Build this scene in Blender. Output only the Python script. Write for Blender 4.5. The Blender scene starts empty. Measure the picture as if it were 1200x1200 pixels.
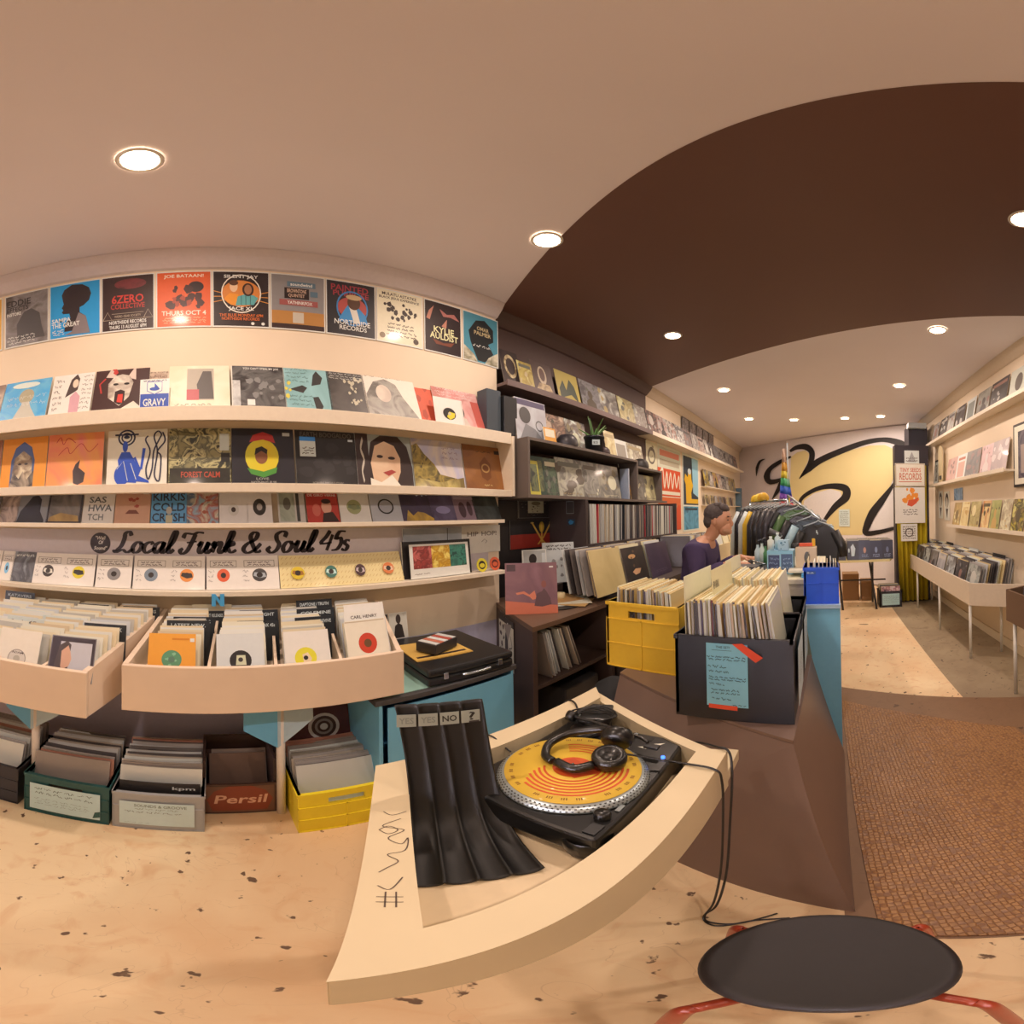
import bpy, bmesh, math, random
from math import sin, cos, tan, pi, radians as R, hypot
from mathutils import Vector as V, Matrix, Euler
random.seed(7)
SC = bpy.context.scene
COL = SC.collection
# ---------------------------------------------------------------- camera (a 150 x 150 degree panorama)
CH = 1.445
up = V((-.0150, -.0035, 1)).normalized()
ROT = up.rotation_difference(V((0, 0, 1))).to_matrix()
def ray(px, py):
    a = R((px-968)/8); e = R((600-py)/8)
    return ROT @ V((sin(a)*cos(e), cos(a)*cos(e), sin(e)))
def atz(px, py, z): v = ray(px, py); return V((0, 0, CH)) + v*((z-CH)/v.z)
def atx(px, py, x): v = ray(px, py); return V((0, 0, CH)) + v*(x/v.x)
def aty(px, py, y): v = ray(px, py); return V((0, 0, CH)) + v*(y/v.y)
cd = bpy.data.cameras.new('camera'); cam = bpy.data.objects.new('camera', cd); COL.objects.link(cam)
cd.type = 'PANO'
cd.panorama_type = 'EQUIRECTANGULAR'
cd.latitude_min = R(-75); cd.latitude_max = R(75)
cd.longitude_min = R(-75); cd.longitude_max = R(75)
cd.clip_start = 0.01
cam.matrix_world = Matrix.Translation((0, 0, CH)) @ (ROT @ Matrix.Rotation(R(46), 3, 'Z') @ Matrix.Rotation(R(90), 3, 'X')).to_4x4()
SC.camera = cam
# ---------------------------------------------------------------- colour: a hex is how the thing looks under the shop's warm lamps
TINT = (1.0, .77, .62)
def lin(c): return c/12.92 if c <= .04045 else ((c+.055)/1.055)**2.4
def col(h, k=1.0):
    h = h.lstrip('#')
    if len(h) == 3: h = ''.join(c*2 for c in h)
    c = [lin(int(h[i*2:i*2+2], 16)/255)*k/TINT[i] for i in range(3)]; q = max(c)
    if q > .86: c = [x*(.86/q)**.7 for x in c]
    return tuple(min(.88, max(.006, x)) for x in c) + (1,)
MATS = {}
def M(h, rough=.55, metal=0, coat=0, bump=0, scale=40, var=.06, k=1.0):
    """one colour, faint procedural mottling, optional bump"""
    key = ('m', h, rough, metal, coat, bump, scale, k)
    if key in MATS: return MATS[key]
    m = bpy.data.materials.new('paint_'+h.strip('#')); m.use_nodes = True
    nt = m.node_tree; b = nt.nodes['Principled BSDF']
    c = col(h, k)
    tc = nt.nodes.new('ShaderNodeTexCoord'); n = nt.nodes.new('ShaderNodeTexNoise'); n.inputs['Scale'].default_value = scale; n.inputs['Detail'].default_value = 3
    nt.links.new(tc.outputs['Object'], n.inputs['Vector'])
    mx = nt.nodes.new('ShaderNodeMix'); mx.data_type = 'RGBA'
    mx.inputs[6].default_value = tuple(x*(1-var) for x in c[:3])+(1,); mx.inputs[7].default_value = tuple(min(.9, x*(1+var)) for x in c[:3])+(1,)
    nt.links.new(n.outputs['Fac'], mx.inputs[0]); nt.links.new(mx.outputs[2], b.inputs['Base Color'])
    b.inputs['Roughness'].default_value = rough; b.inputs['Metallic'].default_value = metal
    if coat: b.inputs['Coat Weight'].default_value = coat; b.inputs['Coat Roughness'].default_value = .12
    if bump:
        bp = nt.nodes.new('ShaderNodeBump'); bp.inputs['Strength'].default_value = bump; bp.inputs['Distance'].default_value = .01
        nt.links.new(n.outputs['Fac'], bp.inputs['Height']); nt.links.new(bp.outputs[0], b.inputs['Normal'])
    MATS[key] = m; return m
def PM(cols, scale=14, rough=.45, coat=.25, contrast=.12):
    """mottled print: a few colours in noisy patches, like a printed photograph"""
    key = ('p', tuple(cols), scale, rough, coat)
    if key in MATS: return MATS[key]
    m = bpy.data.materials.new('print_'+cols[0].strip('#')); m.use_nodes = True
    nt = m.node_tree; b = nt.nodes['Principled BSDF']
    tc = nt.nodes.new('ShaderNodeTexCoord'); n = nt.nodes.new('ShaderNodeTexNoise'); n.inputs['Scale'].default_value = scale; n.inputs['Detail'].default_value = 6; n.inputs['Distortion'].default_value = .8
    nt.links.new(tc.outputs['Object'], n.inputs['Vector'])
    r = nt.nodes.new('ShaderNodeValToRGB'); cr = r.color_ramp
    N = len(cols); cr.elements[0].position = .5-contrast; cr.elements[0].color = col(cols[0])
    cr.elements[1].position = .5+contrast; cr.elements[1].color = col(cols[-1])
    for i in range(1, N-1):
        e = cr.elements.new(.5-contrast+2*contrast*i/(N-1)); e.color = col(cols[i])
    nt.links.new(n.outputs['Fac'], r.inputs[0]); nt.links.new(r.outputs[0], b.inputs['Base Color'])
    b.inputs['Roughness'].default_value = rough; b.inputs['Coat Weight'].default_value = coat; b.inputs['Coat Roughness'].default_value = .1
    MATS[key] = m; return m
def RM(cols, rough=.5, coat=.2, name='sleeve_stock'):
    """each object takes its own colour from the list"""
    key = ('r', tuple(cols), rough, coat)
    if key in MATS: return MATS[key]
    m = bpy.data.materials.new(name); m.use_nodes = True
    nt = m.node_tree; b = nt.nodes['Principled BSDF']
    oi = nt.nodes.new('ShaderNodeObjectInfo'); r = nt.nodes.new('ShaderNodeValToRGB'); cr = r.color_ramp; cr.interpolation = 'CONSTANT'
    N = len(cols)
    cr.elements[0].position = 0; cr.elements[0].color = col(cols[0]); cr.elements[1].position = 1/N; cr.elements[1].color = col(cols[1])
    for i in range(2, N): e = cr.elements.new(i/N); e.color = col(cols[i])
    nt.links.new(oi.outputs['Random'], r.inputs[0]); nt.links.new(r.outputs[0], b.inputs['Base Color'])
    b.inputs['Roughness'].default_value = rough; b.inputs['Coat Weight'].default_value = coat; b.inputs['Coat Roughness'].default_value = .15
    MATS[key] = m; return m
def emit(h, s):
    m = bpy.data.materials.new('lamp_glow'); m.use_nodes = True; b = m.node_tree.nodes['Principled BSDF']
    c = tuple(lin(int(h[i*2+1:i*2+3], 16)/255) for i in range(3))+(1,)
    b.inputs['Base Color'].default_value = c; b.inputs['Emission Color'].default_value = c; b.inputs['Emission Strength'].default_value = s; return m
def mm(c):
    if isinstance(c, str): return M(c, .5, 0, .12)
    if isinstance(c, tuple): return PM(list(c[:-1]), c[-1])
    return c
# ---------------------------------------------------------------- text outlines from the built-in font
TXT = {}
def text2d(s):
    if s in TXT: return TXT[s]
    cu = bpy.data.curves.new('t', 'FONT'); cu.body = s; cu.resolution_u = 2; cu.offset = .018
    o = bpy.data.objects.new('t', cu); COL.objects.link(o)
    me = bpy.data.meshes.new_from_object(o)
    vs = [(v.co.x, v.co.y) for v in me.vertices]; fs = [tuple(p.vertices) for p in me.polygons]
    bpy.data.objects.remove(o); bpy.data.meshes.remove(me); bpy.data.curves.remove(cu)
    if vs:
        x0 = min(v[0] for v in vs); x1 = max(v[0] for v in vs); y0 = min(v[1] for v in vs); y1 = max(v[1] for v in vs)
        vs = [((x-x0)/max(1e-6, x1-x0), (y-y0)/max(1e-6, y1-y0)) for x, y in vs]
    TXT[s] = (vs, fs); return TXT[s]
# ---------------------------------------------------------------- mesh builder
class B:
    def __init__(s): s.v = []; s.f = []; s.m = []; s.mats = []; s.sm = []; s.X = Matrix.Identity(4)
    def mi(s, m):
        m = mm(m)
        if m not in s.mats: s.mats.append(m)
        return s.mats.index(m)
    def add(s, vs, fs, m, smooth=False):
        k = s.mi(m); o = len(s.v); s.v += [s.X @ V(v) for v in vs]
        for f in fs: s.f.append([i+o for i in f]); s.m.append(k); s.sm.append(smooth)
        return s
    def box(s, x0, y0, z0, x1, y1, z1, m, T=None):
        vs = [V((x, y, z)) for z in (z0, z1) for y in (y0, y1) for x in (x0, x1)]
        if T is not None: vs = [T @ v for v in vs]
        return s.add(vs, [(0, 2, 3, 1), (4, 5, 7, 6), (0, 1, 5, 4), (2, 6, 7, 3), (0, 4, 6, 2), (1, 3, 7, 5)], m)
    def prism(s, pts, z0, z1, m, mt=None):
        """plan polygon (counter-clockwise) pulled up"""
        n = len(pts); vs = [(p[0], p[1], z0) for p in pts]+[(p[0], p[1], z1) for p in pts]
        s.add(vs, [tuple(reversed(range(n)))]+[(i, (i+1) % n, n+(i+1) % n, n+i) for i in range(n)], m)
        s.add([(p[0], p[1], z1) for p in pts], [tuple(range(n))], mt or m); return s
    def tube(s, pts, r, m, n=8, cap=True):
        pts = [V(p) for p in pts]; vs = []; fs = []; prev = None
        for i, p in enumerate(pts):
            t = (pts[min(i+1, len(pts)-1)]-pts[max(i-1, 0)]).normalized()
            a = prev if prev is not None else (V((0, 0, 1)) if abs(t.z) < .9 else V((1, 0, 0)))
            u = t.cross(a).cross(t); u = (a - t*a.dot(t)).normalized(); w = t.cross(u); prev = u
            rr = r[i] if isinstance(r, (list, tuple)) else r
            vs += [p+(u*cos(2*pi*k/n)+w*sin(2*pi*k/n))*rr for k in range(n)]
        for i in range(len(pts)-1):
            for k in range(n): fs.append((i*n+k, i*n+(k+1) % n, (i+1)*n+(k+1) % n, (i+1)*n+k))
        if cap: fs += [tuple(reversed(range(n))), tuple(range((len(pts)-1)*n, len(pts)*n))]
        return s.add(vs, fs, m, True)
    def lathe(s, prof, m, c=(0, 0, 0), n=40, smooth=True):
        vs = [(c[0]+r*cos(2*pi*k/n), c[1]+r*sin(2*pi*k/n), c[2]+z) for r, z in prof for k in range(n)]
        fs = [(i*n+k, i*n+(k+1) % n, (i+1)*n+(k+1) % n, (i+1)*n+k) for i in range(len(prof)-1) for k in range(n)]
        return s.add(vs, fs, m, smooth)
    def quad(s, a, b, c, d, m): return s.add([a, b, c, d], [(0, 1, 2, 3)], m)
    def strip(s, left, right, m, smooth=True):
        n = len(left); return s.add(list(left)+list(right), [(i, n+i, n+i+1, i+1) for i in range(n-1)], m, smooth)
    def build(s, name, parent=None, bevel=0, smoothmod=0):
        me = bpy.data.meshes.new(name); me.from_pydata([tuple(v) for v in s.v], [], s.f); me.update()
        for m in s.mats: me.materials.append(m)
        me.polygons.foreach_set('material_index', s.m); me.polygons.foreach_set('use_smooth', s.sm)
        o = bpy.data.objects.new(name, me); COL.objects.link(o)
        if parent is not None: o.parent = parent
        if bevel:
            b = o.modifiers.new('bevel', 'BEVEL'); b.width = bevel; b.segments = 2; b.limit_method = 'ANGLE'; b.angle_limit = R(40)
        return o
def spline(pts, n=8):
    """smooth line through the points"""
    P = [V(p) for p in pts]; out = []
    if len(P) < 3: return P
    for i in range(len(P)-1):
        a = P[max(i-1, 0)]; b = P[i]; c = P[i+1]; d = P[min(i+2, len(P)-1)]
        for k in range(n):
            t = k/n; out.append(.5*((2*b)+(c-a)*t+(2*a-5*b+4*c-d)*t*t+(3*b-a-3*c+d)*t**3))
    return out+[P[-1]]
def tag(o, label=None, cat=None, group=None, kind=None):
    if label: o['label'] = label
    if cat: o['category'] = cat
    if group: o['group'] = group
    if kind: o['kind'] = kind
    return o
def thing(name, label, cat, loc=(0, 0, 0), rz=0, group=None):
    o = bpy.data.objects.new(name, None); COL.objects.link(o); o.empty_display_size = .05
    o.location = loc; o.rotation_euler = (0, 0, rz); return tag(o, label, cat, group)
def struct(b, name, bevel=0): return tag(b.build(name, None, bevel), kind='structure')
def dup(o, parent=None):
    c = o.copy(); COL.objects.link(c)
    if parent is not None: c.parent = parent
    for ch in list(o.children): dup(ch, c)
    return c
# ---------------------------------------------------------------- flat artwork on the front (-Y) face of a sheet: u right, v up, both 0..1
def art(b, w, h, y, items, x0=None, z0=0, step=.00016):
    """items are layered outwards; returns nothing, adds to builder b"""
    if x0 is None: x0 = -w/2
    def P(u, v, k): return (x0+u*w, y-step*(k+1), z0+v*h)
    k = 0
    for it in items:
        t = it[0]; k += 1
        if t == 'r':
            _, a, c, d, e, m = it; b.quad(P(a, c, k), P(d, c, k), P(d, e, k), P(a, e, k), m)
        elif t == 'p':
            b.add([P(u, v, k) for u, v in it[1]], [tuple(range(len(it[1])))], it[2])
        elif t == 'e':
            _, cx, cy, rx, ry, m = it; n = 22
            b.add([P(cx+rx*cos(2*pi*i/n), cy+ry*sin(2*pi*i/n), k) for i in range(n)], [tuple(range(n))], m)
        elif t == 'o':
            _, cx, cy, r0, r1, m = it; n = 24
            b.add([P(cx+r*cos(2*pi*i/n), cy+r*sin(2*pi*i/n), k) for r in (r0, r1) for i in range(n)], [(i, n+i, n+(i+1) % n, (i+1) % n) for i in range(n)], m)
        elif t == 'l':
            pts = [V((u, v, 0)) for u, v in it[1]]; wd = it[2]
            if len(it) > 4: pts = spline(pts, 5)
            L = []; Q = []
            for i, p in enumerate(pts):
                d = (pts[min(i+1, len(pts)-1)]-pts[max(i-1, 0)]); d = V((-d.y, d.x, 0)).normalized() if d.length > 0 else V((0, 1, 0))
                L.append(P(p.x+d.x*wd/2, p.y+d.y*wd/2, k)); Q.append(P(p.x-d.x*wd/2, p.y-d.y*wd/2, k))
            b.strip(L, Q, it[3], False)
        elif t == 't':
            _, u, v, tw, th, s, m = it[:7]; sh = it[7] if len(it) > 7 else 0
            vs, fs = text2d(s); b.add([P(u+x*tw+sh*z*th, v+z*th, k) for x, z in vs], fs, m)
        elif t == 's':
            _, a, c, d, e, n, seed, m = it[:8]; lw = it[8] if len(it) > 8 else .008; rg = random.Random(seed)
            for i in range(n):
                v = e-(i+.5)*(e-c)/n; u = a+rg.uniform(0, .05); amp = (e-c)/n*.32
                while u < d-.04:
                    ln = rg.uniform(.06, .16); q = min(d, u+ln); pts = []; x = u
                    while x < q: pts.append((x, v+rg.uniform(-amp, amp))); x += .014
                    if len(pts) > 1: art(b, w, h, y-step*k, [('l', pts, lw, m)], x0, z0, step)
                    u = q+.03
        elif t == 'b':
            _, a, c, d, e, n, seed, m, sz = it; rg = random.Random(seed)
            for i in range(n):
                cx = rg.uniform(a, d); cy = rg.uniform(c, e); q = rg.randint(5, 8); ph = rg.random()*6
                rr = sz*rg.uniform(.4, 1)
                b.add([P(cx+rr*rg.uniform(.5, 1)*cos(ph+2*pi*j/q), cy+rr*rg.uniform(.5, 1)*sin(ph+2*pi*j/q), k+i*.02) for j in range(q)], [tuple(range(q))], m)
def sheet(name, w, h, t, front, items, side='#d8b898', label=None, cat=None, group=None, parent=None, curl=0):
    b = B(); b.box(-w/2, 0, 0, w/2, t, h, side); b.quad((-w/2, -.0001, 0), (w/2, -.0001, 0), (w/2, -.0001, h), (-w/2, -.0001, h), front)
    art(b, w, h, -.0001, items); o = b.build(name, parent); return tag(o, label, cat, group)
def put(o, x, y, z, rz, lean=0, roll=0):
    o.location = (x, y, z); o.rotation_euler = (-lean, roll, rz); return o
BK = '#1c1714'; CR = '#f6dcc0'; WH = '#fbe9d8'
def word(n): return ['first', 'second', 'third', 'fourth', 'fifth', 'sixth', 'seventh', 'eighth', 'ninth', 'tenth', 'eleventh', 'twelfth', 'thirteenth', 'fourteenth', 'fifteenth', 'sixteenth', 'seventeenth', 'eighteenth', 'nineteenth', 'twentieth'][n]
# ================================================================= THE ROOM
CEIL = 3.025; XL = -2.0; XB = -2.1; XR = 1.74; YF = -3.1
def band0(x): return 1.755-.47*(x+1.8)      # near edge of the painted band on the ceiling
def band1(x): return 4.27-.485*(x+2.05)
wallc = M('#f0caa6', .7, bump=.05, scale=6, var=.03); brown = M('#5a4038', .6, bump=.05, scale=5, var=.05); ceilm = M('#ffe0e0', .75, k=1.2, var=.03, scale=2)
def worn(name, base, dark, spots, rough=.6):
    m = bpy.data.materials.new(name); m.use_nodes = True; nt = m.node_tree; b = nt.nodes['Principled BSDF']; L = nt.links.new
    tc = nt.nodes.new('ShaderNodeTexCoord')
    def noise(s, d=4, dist=0):
        n = nt.nodes.new('ShaderNodeTexNoise'); n.inputs['Scale'].default_value = s; n.inputs['Detail'].default_value = d; n.inputs['Distortion'].default_value = dist; L(tc.outputs['Object'], n.inputs['Vector']); return n
    def ramp(n, a, c):
        r = nt.nodes.new('ShaderNodeValToRGB'); r.color_ramp.elements[0].position = a; r.color_ramp.elements[1].position = c; L(n.outputs['Fac'], r.inputs[0]); return r
    def mix(f, a, c):
        x = nt.nodes.new('ShaderNodeMix'); x.data_type = 'RGBA'; L(f, x.inputs[0])
        for v, i in ((a, 6), (c, 7)):
            if isinstance(v, tuple): x.inputs[i].default_value = v
            else: L(v, x.inputs[i])
        return x.outputs[2]
    c = mix(ramp(noise(1.3, 8, .5), .35, .7).outputs[0], col(base), col(dark))
    c = mix(ramp(noise(7, 8, 1.5), .54, .74).outputs[0], c, col(dark))
    c = mix(ramp(noise(19, 3), .675, .70).outputs[0], c, col(spots))
    c = mix(ramp(noise(5.5, 6, .6), .69, .70).outputs[0], c, col(spots))
    n = noise(2.2, 3, 3); r = nt.nodes.new('ShaderNodeValToRGB'); e = r.color_ramp.elements; e[0].position = .497; e[0].color = (0, 0, 0, 1); e[1].position = .503; e[1].color = (0, 0, 0, 1)
    q = e.new(.5); q.color = (.35, .35, .35, 1); L(n.outputs['Fac'], r.inputs[0]); c = mix(r.outputs[0], c, col(dark, .6))
    L(c, b.inputs['Base Color']); b.inputs['Roughness'].default_value = rough
    bp = nt.nodes.new('ShaderNodeBump'); bp.inputs['Strength'].default_value = .15; bp.inputs['Distance'].default_value = .01; L(noise(25, 6).outputs['Fac'], bp.inputs['Height']); L(bp.outputs[0], b.inputs['Normal']); return m
flo = worn('worn_painted_floor', '#ffcf9c', '#e0a876', '#6b4a33'); con = worn('bare_concrete', '#a58664', '#8a6c50', '#5c4432'); bfl = worn('brown_painted_floor', '#8a6040', '#7a5236', '#5a3a26', .5)
XE = .93
f0 = lambda x: .76-.33*(x-.05); f1 = lambda x: 2.99-.455*(x-.06)
b = B(); zf = 0
b.add([(XB-.1, YF, 0), (XR+.1, YF, 0), (XR+.1, f0(XR+.1), 0), (XB-.1, f0(XB-.1), 0)], [(0, 1, 2, 3)], flo)
b.add([(XB-.1, f0(XB-.1), 0), (XR+.1, f0(XR+.1), 0), (XR+.1, f1(XR+.1), 0), (XB-.1, f1(XB-.1), 0)], [(0, 1, 2, 3)], flo)
b.add([(XB-.1, f1(XB-.1), 0), (XE, f1(XE), 0), (XE, 9, 0), (XB-.1, 11, 0)], [(0, 1, 2, 3)], flo)
b.add([(XE, f1(XE), 0), (XR+.1, f1(XR+.1), 0), (XR+.1, 9, 0), (XE, 9, 0)], [(0, 1, 2, 3)], con)
b.box(XB-.1, YF, -.1, XR+.1, 10, -.01, con); struct(b, 'floor')
# the brown band crossing the floor under the brown band of ceiling
b = B(); b.prism([(.02, f0(.02)), (XR, f0(XR)), (XR, f1(XR)), (.02, f1(.02))], .0005, .003, bfl); struct(b, 'trim_1')
# ceiling
b = B()
b.add([(XB-.1, YF, CEIL), (XB-.1, 10, CEIL), (XR+.2, 10, CEIL), (XR+.2, YF, CEIL)], [(0, 1, 2, 3)], ceilm)
b.box(XB-.1, YF, CEIL+.005, XR+.2, 10, CEIL+.1, ceilm)
b.add([(x, y, CEIL-.002) for x, y in ((XB, band0(XB)), (XB, band1(XB)), (XR, band1(XR)), (XR, band0(XR)))], [(0, 1, 2, 3)], M('#6a4436', .5, var=.04, scale=2))
struct(b, 'ceiling')
YA = 1.80; YB = 4.27
b = B(); b.box(XL-.15, YF, 0, XL, YA, CEIL, wallc)
b.add([(XL+.001, YF, 0), (XL+.001, YA, 0), (XL+.001, YA, .72), (XL+.001, YF, .72)], [(0, 1, 2, 3)], M('#c8b4bc', .6)); struct(b, 'wall_left')
b = B(); b.box(XB-.1, YA, 0, XB, YB, CEIL, brown); b.box(XB-.1, YB, 0, XB, 10, CEIL, wallc); b.box(XB-.1, YA-.1, 0, XL-.001, YA, CEIL, brown)
struct(b, 'wall_left_rear')
b = B(); b.box(XR, band1(XR), 0, XR+.15, 8, CEIL, wallc); b.box(XR, .1, 0, XR+.15, band1(XR), CEIL, brown); b.box(XR, YF, 0, XR+.15, .1, CEIL, wallc); struct(b, 'wall_right')
b = B(); b.box(XR-.012, 2.4, 0, XR, 6.9, .1, M('#d9b48c', .5)); struct(b, 'baseboard_right')
# far wall: runs at a slant
F0 = atz(875, 524, CEIL); F1 = atz(1062, 497, CEIL); fd = (F1-F0); fd.z = 0; fd.normalize(); fn = V((-fd.y, fd.x, 0))
if fn.y > 0: fn = -fn        # points into the shop
fa = F0-fd*.6; fb = F0+fd*5.2
b = B(); b.add([(p.x, p.y, z) for z in (0, CEIL) for p in (fa, fb)]+[(p.x-fn.x*.12, p.y-fn.y*.12, z) for z in (0, CEIL) for p in (fa, fb)], [(0, 1, 3, 2), (5, 4, 6, 7), (0, 4, 5, 1), (2, 3, 7, 6), (0, 2, 6, 4), (1, 5, 7, 3)], M('#d8bcb0', .7)); struct(b, 'wall_back')
# shopfront behind the camera
b = B(); b.box(XL, YF-.12, 0, XR, YF, .5, wallc); b.box(XL, YF-.12, 2.6, XR, YF, CEIL, wallc); b.box(XL, YF-.12, .5, XL+.3, YF, 2.6, wallc); b.box(XR-.3, YF-.12, .5, XR, YF, 2.6, wallc); struct(b, 'wall_front')
b = B()
for x in (XL+.3, -.15, XR-.34): b.box(x, YF-.08, .5, x+.05, YF-.03, 2.6, M('#3a2c26', .5))
b.box(XL+.3, YF-.08, .5, XR-.3, YF-.03, .55, M('#3a2c26', .5)); b.box(XL+.3, YF-.08, 2.55, XR-.3, YF-.03, 2.6, M('#3a2c26', .5))
gl = bpy.data.materials.new('window_glass'); gl.use_nodes = True; g = gl.node_tree.nodes['Principled BSDF']; g.inputs['Transmission Weight'].default_value = 1; g.inputs['Roughness'].default_value = 0; g.inputs['IOR'].default_value = 1.1
b.box(XL+.3, YF-.058, .5, XR-.3, YF-.055, 2.6, gl); struct(b, 'window_1')
# coving where left wall meets the ceiling
def cove(x, y0, y1, m, name, s=1):
    b = B(); b.add([(x, y, z) for y in (y0, y1) for z in (CEIL-.105,)]+[(x+.02*s, y, CEIL-.1) for y in (y0, y1)]+[(x+.07*s, y, CEIL-.05) for y in (y0, y1)]+[(x+.1*s, y, CEIL-.003) for y in (y0, y1)]+[(x, y, CEIL) for y in (y0, y1)],
          [(0, 2, 3, 1), (2, 4, 5, 3), (4, 6, 7, 5), (6, 8, 9, 7), (8, 0, 1, 9), (0, 8, 6, 4, 2), (1, 3, 5, 7, 9)], m); struct(b, name)
cove(XL, YF, YA, M('#dcc0b4', .7), 'trim_2'); cove(XB, YA, YB, brown, 'trim_3'); cove(XB, YB, 9.4, M('#d8b698', .7), 'trim_4'); cove(XR, 2.45, 7, M('#d8b698', .7), 'trim_5', -1)
# ================================================================= DOWNLIGHTS
spots = [(-1.19, -.22), (-1.2, 1.42), (-1.21, 2.99), (-1.24, 4.72), (-1.25, 6.39), (.86, 1.50), (.92, 3.06), (.92, 4.72), (.92, 6.4), (-.52, 6.61), (.34, 6.55), (.86, -.22), (-1.19, -1.9), (.86, -1.9)]
bulb = emit('#ffdfb8', 40); ringm = M('#f4d8c0', .4)
lb = B(); lb.lathe([(.075, 0), (.079, -.006), (.064, -.012), (.062, -.004)], ringm, n=28)
gb = B(); gb.lathe([(.0625, -.005), (.001, -.005)], bulb, n=28)
for i, (x, y) in enumerate(spots):
    pos = ('left' if x < -1 else 'right' if x > .8 else 'middle')
    lab = f'round recessed downlight glowing in the ceiling, {pos} row, ' + ('behind the camera' if y < -1 or (x > 0 and y < 0) else 'above ' + {-.22: 'the wall of single covers', 1.42: 'the corner by the brown band', 1.5: 'the brown floor mat', 2.99: 'the brown shelf unit', 3.06: 'the brown band end', 4.72: 'the middle of the shop', 6.39: 'the clothes rack end', 6.4: 'the bins near the yellow curtain', 6.61: 'the mural, nearer the flag', 6.55: 'the mural, nearer the curtain'}[y])
    t = thing('ceiling_downlight', lab, 'ceiling light', (x, y, CEIL-.002), 0, 'recessed ceiling downlights')
    if i == 0: o1 = lb.build('rim', t); o2 = gb.build('lamp_disc', t)
    else:
        a = o1.copy(); COL.objects.link(a); a.parent = t; a = o2.copy(); COL.objects.link(a); a.parent = t
    ld = bpy.data.lights.new('downlight_lamp', 'AREA'); ld.shape = 'DISK'; ld.size = .11; ld.energy = 12 if y < 5.5 else 9.5; ld.color = (1, .77, .64)
    lo = bpy.data.objects.new('downlight_lamp', ld); COL.objects.link(lo); lo.location = (0, 0, -.02); lo.parent = t
W = bpy.data.worlds.new('world'); SC.world = W; W.use_nodes = True; W.node_tree.nodes['Background'].inputs[0].default_value = (.98, .86, .95, 1); W.node_tree.nodes['Background'].inputs[1].default_value = 11
SC.view_settings.view_transform = 'Standard'; SC.view_settings.look = 'None'; SC.view_settings.exposure = .2; SC.view_settings.gamma = 1; SC.view_settings.use_curve_mapping = False
SC.cycles.max_bounces = 7; SC.cycles.diffuse_bounces = 5; SC.cycles.caustics_reflective = False; SC.cycles.caustics_refractive = False; SC.cycles.sample_clamp_indirect = 6
# ================================================================= LEFT WALL SHELVES
shw = M('#f2cfae', .5)
for z, th, y1, lab, dp in ((1.95, .03, 1.78, 'highest long cream shelf on the left wall, below the posters', .15), (1.57, .03, 1.78, 'long cream shelf on the left wall holding the front-facing album row, second from top', .15), (1.40, .016, 1.74, 'thin cream shelf on the left wall above the painted lettering', .12), (1.068, .018, 1.74, 'lowest thin cream shelf on the left wall, holding centre-hole singles', .13)):
    t = thing('wall_shelf', lab, 'shelf', (XL, 0, z), 0, 'cream shelves on the left wall')
    b = B(); b.box(.001, -2.6, 0, dp, y1, th, shw); b.box(dp, -2.6, -.034 if z > 1.9 else -.004, dp+.010, y1+.001, th+(.010 if z > 1.5 else .003), shw); b.build('shelf_board', t, .002)
    if z == 1.57:
        b = B(); b.box(.001, 1.782, 0, dp+.02, 1.80, .40, shw); b.build('end_panel', t, .002)
b = B(); b.box(XL, -1.3, 1.075, XL+.006, 1.70, 1.385, M('#cdb4ac', .6)); tag(b.build('back_panel'), 'pale painted back board behind the lettering on the left wall', 'board')
# ================================================================= POSTERS AND RECORDS ON THE LEFT WALL
def yy(px, py, x): return atx(px, py, x).y
def wallsheet(name, px0, px1, py, z0, z1, x, front, items, label, cat, group=None, t=.003, lean=0, side=WH, roll=0):
    y0 = yy(px0, py, x); y1 = yy(px1, py, x); h = (z1-z0)/cos(lean)
    o = sheet(name, y1-y0, h, t, front, items, side, label, cat, group); return put(o, x, (y0+y1)/2, z0, R(90), lean, roll)
def T(u, v, w, h, s, c, sh=0): return ('t', u, v, w, h, s, c, sh)
head = [(.30,.05),(.32,.2),(.42,.28),(.40,.36),(.28,.37),(.25,.40),(.28,.44),(.25,.48),(.29,.55),(.27,.62),(.25,.72),(.3,.82),(.45,.9),(.65,.88),(.78,.8),(.82,.68),(.78,.56),(.68,.48),(.6,.45),(.6,.36),(.72,.28),(.78,.05)]
def frm(c): return [('r', .02, .02, .98, .98, c)]
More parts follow.
